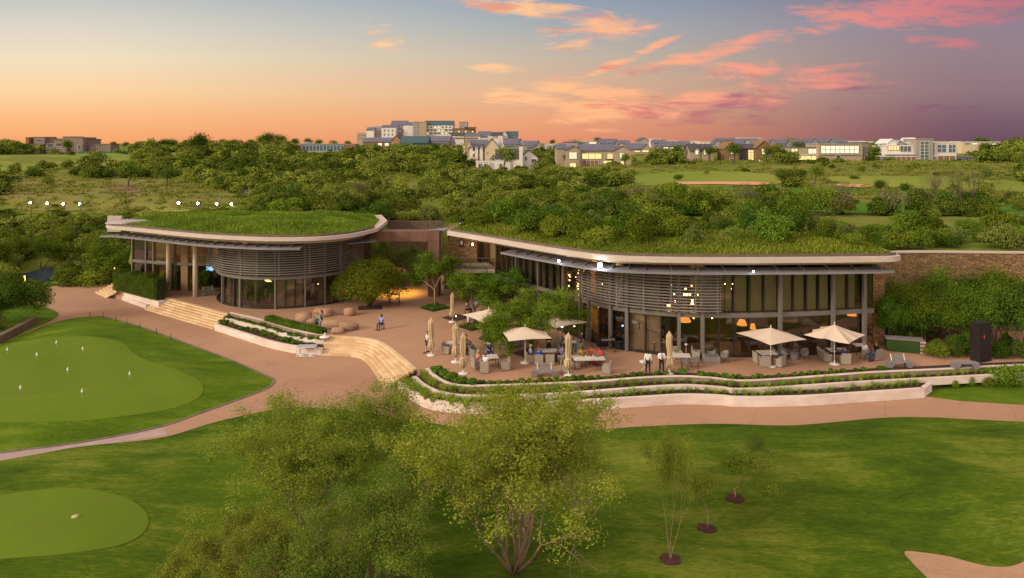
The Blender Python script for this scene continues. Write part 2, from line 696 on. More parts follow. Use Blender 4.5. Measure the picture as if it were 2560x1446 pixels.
def bush_points(rng, n, rx, ry, rz, lobes=9, shell=0.25, flat=0.0):
    """leaf centres over several overlapping lobes that stand on z=0"""
    LC = rng.normal(size=(lobes, 3))
    LC /= np.linalg.norm(LC, axis=1, keepdims=True)
    LC *= rng.uniform(.2, .72, (lobes, 1))
    LC[:, 2] = np.abs(LC[:, 2]) * .9 + .25
    LR = rng.uniform(.3, .55, lobes) * (1.15 - .45 * LC[:, 2])
    idx = rng.integers(0, lobes, n)
    D = rng.normal(size=(n, 3))
    D /= np.linalg.norm(D, axis=1, keepdims=True)
    D[:, 2] = np.where(D[:, 2] < -.3, -D[:, 2], D[:, 2])
    r = 1 - shell * rng.random(n) ** 1.5 + .10 * rng.normal(size=n)
    # bumps on each lobe
    bump = 1 + .12 * np.sin(D[:, 0] * 9 + idx) * np.sin(D[:, 1] * 8 + idx * 2) * np.sin(D[:, 2] * 7)
    P = LC[idx] + D * (LR[idx] * r * bump)[:, None]
    P[:, 2] = np.abs(P[:, 2])
    tint = rng.uniform(0, .55, lobes)[idx] + rng.normal(0, .2, n) + .18
    P *= np.array([rx, ry, rz])
    Nn = D + rng.normal(size=(n, 3)) * .55 + np.array([0, 0, .25])
    return P, Nn, tint


def clump_points(rng, tips, n, rad, squash=.75):
    tips = np.asarray(tips)
    k = len(tips)
    idx = rng.integers(0, k, n)
    D = rng.normal(size=(n, 3)) * np.array([1, 1, squash])
    rr = rad * rng.uniform(.6, 1.3, k)
    P = tips[idx] + D * rr[idx][:, None] * .5
    tint = rng.uniform(0, .6, k)[idx] + rng.normal(0, .2, n) + .15
    Nn = D + rng.normal(size=(n, 3)) * .7 + np.array([0, 0, .3])
    return P, Nn, tint
# ------------------------------------------------------------------ terrain
def sst(x):
    x = np.clip(x, 0, 1)
    return x * x * (3 - 2 * x)


BX = [-400, -75, -60, -50, -47, -30, -17, -16, -4.5, -3.5, 6, 12, 30.2, 31.0, 400]
BY = [98, 98, 98, 90, 84, 83.6, 83.6, 95, 95, 79, 70, 65, 65, 62.3, 62.3]
BW = [30, 26, 20, 10, 1.5, 1, 1, 2, 2, 1, 1, 1, 1, 1, 1]
HY = [0, 50, 90, 105, 145, 190, 250, 350, 450, 600, 900, 3500]
HZ = [8.1, 8.05, 7.6, 7.2, 7.5, 9.0, 10.2, 12.2, 13.9, 15.6, 16.0, 16.0]


def hgt(X, Y):
    X, Y = np.asarray(X, float), np.asarray(Y, float)
    hi = np.interp(Y, HY, HZ)
    k = sst((Y - 105) / 60)
    hi = hi + k * (0.55 * np.sin(X * .045 + 1.2) * np.sin(Y * .037) + .3 * np.sin(X * .11 + Y * .07) + .22 * np.sin(X * .021 - Y * .09 + 2))
    hi = hi - 1.9 * sst((X + 24) / 5) * sst((-X) / 4) * sst((128 - Y) / 22)
    hi = np.where(X > 30.9, np.minimum(hi, 6.75 + np.maximum(Y - 62, 0) * .05), hi)
    hi = hi - 2.3 * np.exp(-((X - 5) / 45.0) ** 2) * np.exp(-((Y - 232) / 52.0) ** 2)
    hi = hi + sst((Y - 380) / 220) * 3.6 * np.exp(-((X + 75) / 75.0) ** 2)      # the knoll with the hotel
    hi = hi + sst((Y - 300) / 200) * .8 * np.sin(X * .012 + .6)
    b = np.interp(X, BX, BY)
    w = np.interp(X, BX, BW)
    m = sst((Y - b) / w)
    lo = ZP - .25 + 0 * X
    lo = np.where((X > 31) & (Y > 50.5), np.maximum(lo, -.3), lo)
    return lo + (hi - lo) * m


def hz(x, y):
    return float(hgt(x, y))


def RC(px, py, y0=84.0):
    """point of the terrain seen at a pixel of the photograph"""
    y = y0
    while y < 2500:
        x = (px - CX) * y / F
        if zat(py, y) <= hz(x, y):
            break
        y *= 1.006
    return Vector(((px - CX) * y / F, y, hz((px - CX) * y / F, y)))


def grid_mesh(name, xs, ys, zf, mat):
    XX, YY = np.meshgrid(xs, ys)
    Z = zf(XX, YY)
    V = np.stack([XX, YY, Z], -1).reshape(-1, 3)
    nx, ny = len(xs), len(ys)
    i, j = np.meshgrid(np.arange(nx - 1), np.arange(ny - 1))
    a = (j * nx + i).ravel()
    Fc = np.stack([a, a + 1, a + nx + 1, a + nx], 1)
    me = bpy.data.meshes.new(name)
    me.from_pydata(V.tolist(), [], Fc.tolist())
    me.materials.append(mat)
    me.polygons.foreach_set('use_smooth', [True] * len(me.polygons))
    me.update()
    o = bpy.data.objects.new(name, me)
    COL.objects.link(o)
    return o


M_rough = pm('rough_grass', (.13, .185, .02), (.07, .12, .012), .35, .95, .6, c3=(.185, .18, .035), scale3=.025, spec=.1, bscale=1.6)
xs = np.unique(np.concatenate([np.linspace(-2600, -160, 42), np.arange(-160, -70, 3), np.arange(-70, 71, 1.0), np.arange(73, 160, 3), np.linspace(160, 2600, 42)]))
ys = np.unique(np.concatenate([np.linspace(-60, 48, 28), np.arange(50, 112, 1.0), np.arange(112, 220, 2.5), np.arange(220, 520, 7), np.linspace(520, 3400, 60)]))
gr = tag(grid_mesh('hills', xs, ys, hgt, M_rough), kind='structure')


def resample(poly, step):
    out = []
    n = len(poly)
    for i in range(n):
        a, b = Vector(poly[i][:2]), Vector(poly[(i + 1) % n][:2])
        k = max(1, int((b - a).length / step))
        for j in range(k):
            out.append(a.lerp(b, j / k))
    return out


def inside(px, py, poly):
    c = np.zeros(np.shape(px), bool)
    n = len(poly)
    for i in range(n):
        x1, y1 = poly[i][0], poly[i][1]
        x2, y2 = poly[(i + 1) % n][0], poly[(i + 1) % n][1]
        if y1 == y2:
            continue
        t = ((y1 > py) != (y2 > py)) & (px < (x2 - x1) * (py - y1) / (y2 - y1) + x1)
        c ^= t
    return c


def edge_dist(P, poly):
    d = np.full(len(P), 1e9)
    n = len(poly)
    for i in range(n):
        a = np.array(poly[i][:2], float)
        b = np.array(poly[(i + 1) % n][:2], float)
        ab = b - a
        t = np.clip(((P - a) @ ab) / max(1e-9, ab @ ab), 0, 1)
        d = np.minimum(d, np.linalg.norm(P - a - t[:, None] * ab, axis=1))
    return d


def sheet(name, poly, zf, mat, step=1.0, skirt=0.0):
    """a sheet with interior vertices whose height is zf(xy array, distance to its edge)"""
    poly = resample(poly, step)
    pa = np.array([[p[0], p[1]] for p in poly])
    lo, hi = pa.min(0), pa.max(0)
    gx, gy = np.meshgrid(np.arange(lo[0], hi[0], step), np.arange(lo[1], hi[1], step))
    P = np.stack([gx.ravel() + (np.arange(gx.size) % 7) * .01, gy.ravel()], 1)
    P = P[inside(P[:, 0], P[:, 1], pa)]
    if len(P):
        P = P[edge_dist(P, pa) > step * .35]
    allp = [Vector(p) for p in pa] + [Vector(p) for p in P]
    r = delaunay_2d_cdt(allp, [], [list(range(len(pa)))], 1, 1e-5)
    vs, fs = r[0], r[2]
    A = np.array([[v.x, v.y] for v in vs])
    Z = zf(A, edge_dist(A, pa))
    me = bpy.data.meshes.new(name)
    V = [(a[0], a[1], z) for a, z in zip(A, Z)]
    Fs = [tuple(f) for f in fs]
    if skirt:
        n0 = len(V)
        k = len(pa)
        # boundary vertices repeated lower down so that the sheet has a real edge
        from collections import Counter
        ec = Counter()
        for f in Fs:
            for i in range(len(f)):
                ec[tuple(sorted((f[i], f[(i + 1) % len(f)])))] += 1
        ids = {}
        for (a, b), c in ec.items():
            if c == 1:
                o_ = len(V)
                V += [V[a], V[b], (V[b][0], V[b][1], V[b][2] - skirt), (V[a][0], V[a][1], V[a][2] - skirt)]
                Fs.append((o_, o_ + 1, o_ + 2, o_ + 3))
    me.from_pydata(V, [], Fs)
    me.materials.append(mat)
    me.polygons.foreach_set('use_smooth', [True] * len(me.polygons))
    me.update()
    o = bpy.data.objects.new(name, me)
    COL.objects.link(o)
    return o


M_path = pm('path_paving', (.41, .235, .145), (.335, .182, .114), .22, .85, .15, c3=(.40, .24, .15), scale3=.06, spec=.2, bscale=9)
M_terr = pm('terrace_paving', (.425, .245, .152), (.365, .205, .126), .3, .82, .15, c3=(.42, .25, .155), scale3=.09, spec=.22, bscale=9)


def joints(m, size, rot, strength):
    N, L = m.node_tree.nodes, m.node_tree.links
    b = N['Principled BSDF']
    src = b.inputs['Base Color'].links[0].from_socket
    g = N.new('ShaderNodeNewGeometry')
    mp = N.new('ShaderNodeMapping')
    mp.inputs['Rotation'].default_value = (0, 0, rot)
    L.new(g.outputs['Position'], mp.inputs[0])
    br = N.new('ShaderNodeTexBrick')
    br.offset = 0.0
    br.inputs['Scale'].default_value = 1.0
    br.inputs['Brick Width'].default_value = size
    br.inputs['Row Height'].default_value = size
    br.inputs['Mortar Size'].default_value = .03
    br.inputs['Color1'].default_value = (1, 1, 1, 1)
    br.inputs['Color2'].default_value = (.93, .93, .94, 1)
    br.inputs['Mortar'].default_value = (strength, strength, strength, 1)
    L.new(mp.outputs[0], br.inputs['Vector'])
    x = N.new('ShaderNodeMix')
    x.data_type = 'RGBA'
    x.blend_type = 'MULTIPLY'
    x.inputs[0].default_value = 1.0
    L.new(src, x.inputs[6])
    L.new(br.outputs['Color'], x.inputs[7])
    # scattered stains
    n = N.new('ShaderNodeTexNoise')
    n.inputs['Scale'].default_value = .55
    n.inputs['Detail'].default_value = 7
    n.inputs['Roughness'].default_value = .7
    L.new(g.outputs['Position'], n.inputs['Vector'])
    mr = N.new('ShaderNodeMapRange')
    L.new(n.outputs[0], mr.inputs[0])
    mr.inputs[1].default_value = .56
    mr.inputs[2].default_value = .74
    mr.inputs[3].default_value = 1.0
    mr.inputs[4].default_value = .82
    y = N.new('ShaderNodeMix')
    y.data_type = 'RGBA'
    y.blend_type = 'MULTIPLY'
    y.inputs[0].default_value = 1.0
    L.new(x.outputs[2], y.inputs[6])
    L.new(mr.outputs[0], y.inputs[7])
    L.new(y.outputs[2], b.inputs['Base Color'])


joints(M_path, 7.5, .5, .80)
joints(M_terr, 4.8, .72, .72)
M_path2 = pm('concrete_path', (.42, .31, .28), (.33, .235, .22), .8, .85, .2, spec=.2)
M_kerb = pm('kerb_stone', (.22, .16, .15), (.14, .10, .10), 2.0, .85)


def lawnmat(name, dark, mid, light, rot, sc=1.0):
    """mown turf: broad patches, streaks laid down by the mower and fine blades, all in the colour and the relief"""
    m = bpy.data.materials.new(name)
    m.use_nodes = True
    N, L = m.node_tree.nodes, m.node_tree.links
    b = N['Principled BSDF']
    b.inputs['Roughness'].default_value = .95
    b.inputs['Specular IOR Level'].default_value = .08
    g = N.new('ShaderNodeNewGeometry')

    def nz(scale, st, det, r):
        mp = N.new('ShaderNodeMapping')
        mp.inputs['Rotation'].default_value = (0, 0, r)
        mp.inputs['Scale'].default_value = (st, 1, 1)
        L.new(g.outputs['Position'], mp.inputs[0])
        n = N.new('ShaderNodeTexNoise')
        n.inputs['Scale'].default_value = scale
        n.inputs['Detail'].default_value = det
        n.inputs['Roughness'].default_value = .68
        n.inputs['Distortion'].default_value = .5
        L.new(mp.outputs[0], n.inputs['Vector'])
        return n.outputs[0]

    def ma(op, x, y):
        n = N.new('ShaderNodeMath')
        n.operation = op
        for i, v in enumerate((x, y)):
            if isinstance(v, float):
                n.inputs[i].default_value = v
            else:
                L.new(v, n.inputs[i])
        return n.outputs[0]
    big = nz(.09 * sc, .7, 3, rot)
    mid_ = nz(.75 * sc, .3, 8, rot)
    fine = nz(7.0, .35, 6, rot + .3)
    f = ma('ADD', ma('ADD', ma('MULTIPLY', big, .62), ma('MULTIPLY', mid_, .48)), ma('MULTIPLY', fine, .42))
    cr = N.new('ShaderNodeValToRGB')
    e = cr.color_ramp.elements
    e[0].position, e[0].color = .56, (*dark, 1)
    e[1].position, e[1].color = .98, (*light, 1)
    k = e.new(.76)
    k.color = (*mid, 1)
    L.new(f, cr.inputs[0])
    L.new(cr.outputs[0], b.inputs['Base Color'])
    bp = N.new('ShaderNodeBump')
    bp.inputs['Strength'].default_value = .7
    bp.inputs['Distance'].default_value = .12
    L.new(ma('ADD', mid_, ma('MULTIPLY', fine, .6)), bp.inputs['Height'])
    L.new(bp.outputs[0], b.inputs['Normal'])
    return m


M_lawn = lawnmat('lawn_grass', (.034, .072, .003), (.082, .145, .007), (.19, .23, .022), .3)
M_lawn2 = lawnmat('lawn_grass_front', (.022, .050, .003), (.070, .120, .006), (.22, .24, .034), -.35)
M_green = pm('putting_green_turf', (.125, .195, .010), (.095, .165, .008), .12, .9, .12, c3=(.11, .165, .012), scale3=.5, spec=.12, bscale=14)
M_sand = pm('bunker_sand', (.60, .37, .22), (.46, .26, .15), .8, .95, .9, c3=(.52, .32, .2), scale3=4.0, spec=.1, bscale=7, stretch=(1, 2.6, 1), detail=8)

px_path = [(-600, 1250), (0, 1153), (200, 1118), (400, 1096), (540, 1056), (681, 1026), (760, 1020), (900, 1030), (1100, 1062), (1300, 1080), (1469, 1077), (1600, 1068), (1781, 1061),
           (1947, 1065), (2038, 1061), (2204, 1046), (2328, 1045), (2560, 1056), (3400, 1090), (3400, 960), (2320, 900), (1000, 800), (700, 690), (300, 690), (232, 714), (150, 716), (60, 712), (-120, 712), (-700, 760)]
path_poly = [G(x, y, ZP).xy for x, y in px_path]
# rounded front edge
fe = smooth_line([G(x, y, ZP).xy for x, y in px_path[:19]], 6)
path_poly = fe + path_poly[19:]
tag(sheet('path', path_poly, lambda A, d: ZP + 0 * d, M_path, 4.0), kind='structure')
# the concrete cart path on the left
cp = smooth_line([G(x, y, ZP).xy for x, y in [(-600, 1252), (0, 1154), (130, 1131), (300, 1106), (418, 1088)]], 5) + smooth_line([G(x, y, ZP).xy for x, y in [(412, 1068), (300, 1090), (150, 1115), (0, 1133), (-600, 1215)]], 5)
tag(sheet('cart_path', cp, lambda A, d: ZP + .006 + 0 * d, M_path2, 3.0), kind='structure')


def lawn_edge(name, line, w=.16, h=.05, z=ZP):
    b = MB()
    b.wall([(p[0], p[1]) for p in line], z - .05, z + h, w, side=1)
    return tag(b.build(name, M_kerb), kind='structure')


# island lawn with the putting green on the left
isl_px = [(-500, 985), (-150, 885), (0, 857), (60, 835), (120, 812), (180, 797), (240, 792), (265, 795), (330, 812), (400, 836), (470, 862), (540, 888), (600, 912), (650, 935), (675, 946), (682, 954), (668, 970),
          (620, 990), (560, 1012), (480, 1040), (412, 1064), (300, 1089), (150, 1114), (0, 1132), (-600, 1214)]
isl = smooth_line([G(x, y, ZP).xy for x, y in isl_px], 4)


def mound(hm, w, z0=ZP + .03, amp=.06):
    def f(A, d):
        return z0 + hm * sst(d / w) + amp * sst(d / 2) * (np.sin(A[:, 0] * .5) * np.sin(A[:, 1] * .43) + .5 * np.sin(A[:, 0] * 1.1 + A[:, 1] * .8))
    return f


tag(sheet('lawn', isl, mound(.55, 6, amp=.05), M_lawn, .8, .15), kind='structure')
lawn_edge('kerb', isl[len(isl) // 4:])
isla = np.array([[p[0], p[1]] for p in resample(isl, .8)])


def islz(x, y):
    A = np.array([[x, y]])
    return float(mound(.55, 6, amp=.05)(A, edge_dist(A, isla))[0])


grn_px = [(-420, 1000), (-300, 900), (-150, 864), (0, 848), (100, 844), (200, 843), (280, 850), (315, 862), (338, 888), (380, 908), (440, 925), (490, 948), (508, 968), (490, 990), (420, 1012), (330, 1029), (200, 1044), (100, 1051), (0, 1053), (-200, 1052), (-400, 1035)]
grn = smooth_line([G(x, y, ZP + .5).xy for x, y in grn_px], 4, True)


def gz(A, d):
    return mound(.55, 6, amp=.05)(A, edge_dist(A, isla)) + .02


tag(sheet('putting_green', grn, gz, M_green, .8, .02), kind='structure')

# front lawn
fl = [p for p in fe[2:]]
fl = fl + [Vector((75, 40)), Vector((75, 8)), Vector((-75, 8))]


def flz(A, d):
    return ZP + .03 + .25 * sst(d / 5) + sst((d - 2) / 8) * (.28 * np.sin(A[:, 0] * .21 + .4) * np.sin(A[:, 1] * .27 + .3) + .12 * np.sin(A[:, 0] * .55 + A[:, 1] * .4))


fl_o = tag(sheet('front_lawn', fl, flz, M_lawn2, .8, .15), kind='structure')
fla = np.array([[p[0], p[1]] for p in resample(fl, .8)])


def flh(x, y):
    A = np.array([[x, y]])
    return float(flz(A, edge_dist(A, fla))[0])


g2 = smooth_line([G(x, y, ZP + .3).xy for x, y in [(-400, 1330), (-200, 1265), (0, 1236), (120, 1224), (230, 1226), (320, 1248), (368, 1285), (360, 1330), (300, 1368), (180, 1396), (60, 1406), (-150, 1412), (-380, 1400)]], 4, True)
tag(sheet('practice_green', g2, lambda A, d: flz(A, edge_dist(A, fla)) + .03, M_green, .7, .03), kind='structure')
# sand bunker in the corner with a raised lip
bk = smooth_line([G(x, y, ZP + .3).xy for x, y in [(2262, 1376), (2300, 1374), (2380, 1380), (2450, 1395), (2510, 1398), (2560, 1385), (2640, 1350), (2800, 1340), (2900, 1450), (2700, 1600), (2450, 1560), (2330, 1450), (2280, 1400)]], 5, True)
tag(sheet('bunker', bk, lambda A, d: flz(A, edge_dist(A, fla)) + .06 - .04 * sst(d / .8), M_sand, .5, .1), kind='structure')
# small lawn behind the planters on the right
rl = [G(x, y, ZP).xy for x, y in [(2306, 990), (2400, 1003), (2560, 1013), (3000, 1030), (3000, 930), (2560, 950), (2420, 960), (2320, 975)]]
tag(sheet('side_lawn', rl, mound(.12, 2), M_lawn, .8, .1), kind='structure')
# lawn patch and verge on the far left
ll = smooth_line([G(x, y, ZP).xy for x, y in [(-500, 800), (-100, 775), (60, 760), (95, 762), (135, 777), (146, 786), (135, 798), (100, 815), (60, 832), (0, 856), (-200, 905), (-500, 960)]], 4, True)
tag(sheet('verge', ll, mound(.25, 4), M_lawn, .8, .1), kind='structure')
l2 = smooth_line([G(x, y, ZP).xy for x, y in [(-60, 724), (70, 724), (95, 726), (106, 732), (95, 739), (70, 742), (-60, 745)]], 4, True)
tag(sheet('verge', l2, mound(.1, 2), M_lawn, .8, .1), kind='structure')

# ------------------------------------------------------------------ terrace platform (level 0)
up_px = [(1063, 923), (1090, 947), (1130, 963), (1200, 967), (1400, 960), (1500, 955), (1600, 947), (1700, 943), (1780, 947), (1850, 954), (1950, 950), (2100, 939), (2200, 932), (2340, 926), (2560, 915), (3100, 900)]
UPW = smooth_line([G(x, y, 0).xy for x, y in up_px], 5)
ST_T = smooth_line([G(x, y, 0).xy for x, y in [(815, 838), (860, 840), (905, 843), (940, 849), (965, 860), (1000, 887), (1043, 922)]], 5)
ST_B = smooth_line([G(x, y, ZP).xy for x, y in [(803, 890), (848, 891), (885, 893), (905, 899), (925, 918), (942, 945), (962, 972)]], 5)
S1_T = [G(x, y, 0).xy for x, y in [(413, 742), (573, 783)]]
S1_B = [G(x, y, ZP).xy for x, y in [(362, 775), (534, 825)]]
S0_T = [G(x, y, 0).xy for x, y in [(293, 706), (291, 728)]]
LUP = smooth_line([G(x, y, 0).xy for x, y in [(573, 783), (650, 801), (740, 827), (780, 836), (815, 838)]], 5)
terr = [G(293, 706).xy, G(292, 726).xy, G(413, 742).xy] + LUP + ST_T[1:] + UPW + [Vector((60, 62)), Vector((31, 62)), Vector((31, 75)), Vector((0, 82)), Vector((-4, 97)), Vector((-17, 97)), Vector((-18, 88)), Vector((-46, 88))]
tb = MB()
tb.prism([(p.x, p.y) for p in terr], ZP - .4, 0.0)
tag(tb.build('terrace', M_terr), kind='structure')
# ------------------------------------------------------------------ materials of the buildings
M_conc = pm('fascia_concrete', (.58, .475, .40), (.46, .37, .315), .9, .8, .1, c3=(.50, .42, .37), scale3=.3, spec=.2, stretch=(1, 1, 3))
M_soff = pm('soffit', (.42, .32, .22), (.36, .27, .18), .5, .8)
M_gut = pm('gutter_edge', (.16, .115, .09), (.11, .08, .06), 2, .9)
M_steel = pm('steel_grey', (.165, .145, .125), (.135, .12, .105), 1.5, .5, spec=.4)
M_steel2 = pm('louvre_steel', (.20, .175, .165), (.165, .145, .135), 1.5, .45, spec=.4)
M_awn = pm('awning_sheet', (.25, .23, .25), (.20, .185, .20), .8, .5, spec=.4)
M_dark = pm('dark_frame', (.03, .026, .024), (.022, .019, .018), 2, .5)
M_blind = pm('roller_blind', (.46, .41, .31), (.40, .355, .265), .8, .9, spec=.1)
M_blind2 = pm('roller_blind_low', (.44, .37, .29), (.38, .32, .25), .8, .9, spec=.1)
M_glass = glassmat('tinted_glass', (.80, .76, .70), .06)
M_glass2 = glassmat('clear_glass', (.8, .8, .78), .05)
M_in_fl = pm('interior_floor', (.16, .10, .06), (.12, .075, .045), .8, .5)
M_in_wl = pm('interior_wall', (.13, .08, .045), (.075, .045, .028), .5, .8, c3=(.18, .12, .06), scale3=.25)
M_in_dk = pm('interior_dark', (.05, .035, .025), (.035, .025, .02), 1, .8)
M_stone = pm('rubble_stone', (.22, .14, .065), (.10, .065, .032), 2.6, .9, .9, c3=(.27, .18, .09), scale3=.5, bscale=4.5, spec=.15)
M_col = pm('column_paint', (.62, .50, .35), (.56, .45, .31), .8, .7)
M_brownw = pm('brown_render', (.30, .18, .09), (.26, .15, .075), .8, .8)
M_rust = pm('rust_steel', (.17, .085, .058), (.12, .06, .042), 1.2, .75, .1, c3=(.20, .105, .075), scale3=.5, stretch=(3, 3, .5))
M_warm = lampmat('lamp_warm', (1.0, .55, .16), 9.0)
M_warm2 = lampmat('lamp_bulb', (1.0, .62, .18), 30.0)
M_spot = lampmat('lamp_white', (.75, .9, 1.0), 90.0)
M_flood = lampmat('flood_lamp', (1.0, .95, .92), 60.0)
M_lit = lampmat('lit_wall', (1.0, .52, .10), .55)


def brick_mat(name, c1, c2, mortar, sc, rough=.9, bw=.5, rh=.25):
    m = bpy.data.materials.new(name)
    m.use_nodes = True
    N, L = m.node_tree.nodes, m.node_tree.links
    b = N['Principled BSDF']
    b.inputs['Roughness'].default_value = rough
    g = N.new('ShaderNodeNewGeometry')
    v = N.new('ShaderNodeTexVoronoi')
    v.inputs['Scale'].default_value = sc
    mp = N.new('ShaderNodeMapping')
    mp.inputs['Scale'].default_value = (1, 1, 2.2)
    L.new(g.outputs['Position'], mp.inputs[0])
    L.new(mp.outputs[0], v.inputs['Vector'])
    v2 = N.new('ShaderNodeTexVoronoi')
    v2.feature = 'DISTANCE_TO_EDGE'
    v2.inputs['Scale'].default_value = sc
    L.new(mp.outputs[0], v2.inputs['Vector'])
    cr = N.new('ShaderNodeValToRGB')
    cr.color_ramp.elements[0].color = (*c1, 1)
    cr.color_ramp.elements[1].color = (*c2, 1)
    s = N.new('ShaderNodeSeparateColor')
    L.new(v.outputs['Color'], s.inputs[0])
    L.new(s.outputs[0], cr.inputs[0])
    mr = N.new('ShaderNodeMapRange')
    L.new(v2.outputs['Distance'], mr.inputs[0])
    mr.inputs[2].default_value = .07
    x = N.new('ShaderNodeMix')
    x.data_type = 'RGBA'
    L.new(mr.outputs[0], x.inputs[0])
    x.inputs[6].default_value = (*mortar, 1)
    L.new(cr.outputs[0], x.inputs[7])
    L.new(x.outputs[2], b.inputs['Base Color'])
    bp = N.new('ShaderNodeBump')
    bp.inputs['Strength'].default_value = .8
    bp.inputs['Distance'].default_value = .05
    L.new(mr.outputs[0], bp.inputs['Height'])
    L.new(bp.outputs[0], b.inputs['Normal'])
    return m


M_gab = brick_mat('gabion_stone', (.34, .20, .085), (.16, .095, .045), (.06, .04, .022), 2.6)
M_gab2 = brick_mat('dark_rubble', (.20, .13, .08), (.11, .075, .05), (.05, .035, .025), 3.2)


def roof_part(name, front, back, ztop, th, root, parts=True):
    poly = [(p[0], p[1]) for p in front] + [(p[0], p[1]) for p in back]
    b = MB()
    b.prism(poly, ztop - th, ztop)
    b.build('roof_slab', M_conc, root)
    # dark upstand set back from the edge
    P2 = Path2(front)
    b = MB()
    ins = []
    for i in range(len(front)):
        d = (Vector(front[min(i + 1, len(front) - 1)][:2]) - Vector(front[max(i - 1, 0)][:2])).normalized()
        ins.append(Vector(front[i][:2]) + Vector((-d.y, d.x)) * .35)
    b.wall(ins, ztop + .003, ztop + .2, .12)
    b.build('upstand', M_gut, root)
    return ins


def ribbon(b, line, z0, z1, th=.0, mi=0):
    b.wall(line, z0, z1, max(th, .04), mi)


def off_line(line, d):
    out = []
    n = len(line)
    for i in range(n):
        t = (Vector(line[min(i + 1, n - 1)][:2]) - Vector(line[max(i - 1, 0)][:2])).normalized()
        out.append(Vector(line[i][:2]) + Vector((-t.y, t.x)) * d)
    return out


# ================================================================== right clubhouse
RB = empty('clubhouse', (14, 54, 0), 0, 'long two storey glass clubhouse with curved planted roof and pale blinds', 'building')
RB.location = (0, 0, 0)
fac_px = [(1237, 686), (1300, 703), (1380, 725), (1455, 745), (1500, 757), (1560, 768), (1640, 777), (1720, 782), (1800, 783), (1900, 782), (2000, 779), (2100, 775), (2182, 771)]
FAC = smooth_line([G(x, y, 3.5).xy for x, y in fac_px], 5)
FP = Path2(FAC)
edge_px = [(1118, 578), (1200, 591), (1300, 608), (1400, 624), (1480, 635), (1560, 641), (1640, 643.5), (1750, 645), (1900, 645), (2050, 644), (2150, 643), (2200, 642.5), (2236, 641.5), (2252, 639)]
EDG = smooth_line([G(x, y, 8.2).xy for x, y in edge_px], 4)
EDP = Path2(EDG)
R_BACK = [Vector((30.6, 56.8)), Vector((30.6, 66.5)), Vector((12, 67)), Vector((6, 72)), Vector((-3.0, 81)), Vector((-5.6, 75))]
roof_part('roof', EDG, R_BACK, 8.2, .41, RB)
# soffit and the awning under the roof edge
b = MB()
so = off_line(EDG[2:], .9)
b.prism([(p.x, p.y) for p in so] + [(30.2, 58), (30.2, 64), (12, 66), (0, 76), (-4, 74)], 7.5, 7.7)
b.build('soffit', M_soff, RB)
b = MB()
aw = off_line(EDG[6:-3], .12)
awi = off_line(EDG[6:-3], 1.7)
for i in range(len(aw) - 1):
    for (p, q, z0, z1) in ((aw, awi, 6.98, 7.04),):
        a, a2, c, c2 = p[i], p[i + 1], q[i], q[i + 1]
        vs = [(a.x, a.y, z0), (a2.x, a2.y, z0), (c2.x, c2.y, z0), (c.x, c.y, z0), (a.x, a.y, z1), (a2.x, a2.y, z1), (c2.x, c2.y, z1 + .12), (c.x, c.y, z1 + .12)]
        b.add(vs, [(3, 2, 1, 0), (4, 5, 6, 7), (0, 1, 5, 4), (1, 2, 6, 5), (2, 3, 7, 6), (3, 0, 4, 7)])
b.wall(aw, 6.90, 6.975, .08)
b.build('awning', M_awn, RB)
ap = Path2(aw)
n = 0
t = 1.5
while t < ap.len:
    p, d = ap.at(t)
    nrm = Vector((-d.y, d.x))
    b = MB()
    b.bar((p.x + nrm.x * .5, p.y + nrm.y * .5, 7.12), (p.x + nrm.x * 2.0, p.y + nrm.y * 2.0, 7.45), .09, .16)
    b.build('bracket', M_steel, RB)
    t += 2.05 if t > 14 else 1.35
    n += 1
# floor slab band
b = MB()
b.wall(off_line(FAC, -.14), 3.16, 3.5, .4)
b.build('floor_band', M_steel, RB)
b = MB()
b.wall(off_line(FAC, -.06), 6.5, 6.78, .3)
b.build('top_rail', M_steel, RB)
b = MB()
b.wall(off_line(FAC, -.04), 0.01, .12, .2)
b.build('base_rail', M_dark, RB)
# glass
def pane(root, path, t0, t1, z0, z1, off, mat=None, name='window'):
    b = MB()
    b.wall(off_line(path.sub(t0, t1, .8), off), z0, z1, .025)
    return b.build(name, mat or M_glass, root)


FS = {px: FP.spx(px) for px in (1237, 1240, 1345, 1407, 1453, 1475, 1528, 1568, 1697, 1754, 1947, 2079, 2157, 2182)}
posts = [1453, 1475, 1528, 1568, 1697, 1754, 1947, 2079, 2157]
for px in posts:
    p, d = FP.at(FS[px])
    b = MB()
    w = .26 if px in (1568, 1697, 1754, 1947, 2079, 2157, 1528) else .16
    b.box((p.x - d.y * -.12, p.y - .2, 3.3), (w, .26, 6.6), math.atan2(d.y, d.x))
    b.build('post', M_steel, RB)
seq = [1453, 1475, 1528, 1568, 1697, 1754, 1947, 2079, 2157, 2182]
for a, c in zip(seq[:-1], seq[1:]):
    pane(RB, FP, FS[a] + .05, FS[c] - .05, .12, 3.16, .05)
    pane(RB, FP, FS[a] + .05, FS[c] - .05, 3.5, 6.5, .05)
seq2 = [1237, 1290, 1345, 1407, 1453]
for a, c in zip(seq2[:-1], seq2[1:]):
    pane(RB, FP, FP.spx(a) + .03, FP.spx(c) - .03, 3.5, 6.5, .05)
    pane(RB, FP, FP.spx(a) + .03, FP.spx(c) - .03, .12, 3.16, .05)
for px in (1290, 1345, 1407):
    p, d = FP.at(FP.spx(px))
    b = MB()
    b.box((p.x, p.y - .1, 3.3), (.14, .2, 6.6), math.atan2(d.y, d.x))
    b.build('post', M_steel, RB)


def blind(root, path, p0, p1, z0, z1, off=.22, mat=None, name='blind'):
    b = MB()
    b.wall(off_line(path.sub(path.spx(p0), path.spx(p1), .6), off), z0, z1, .04)
    return b.build(name, mat or M_blind, root)


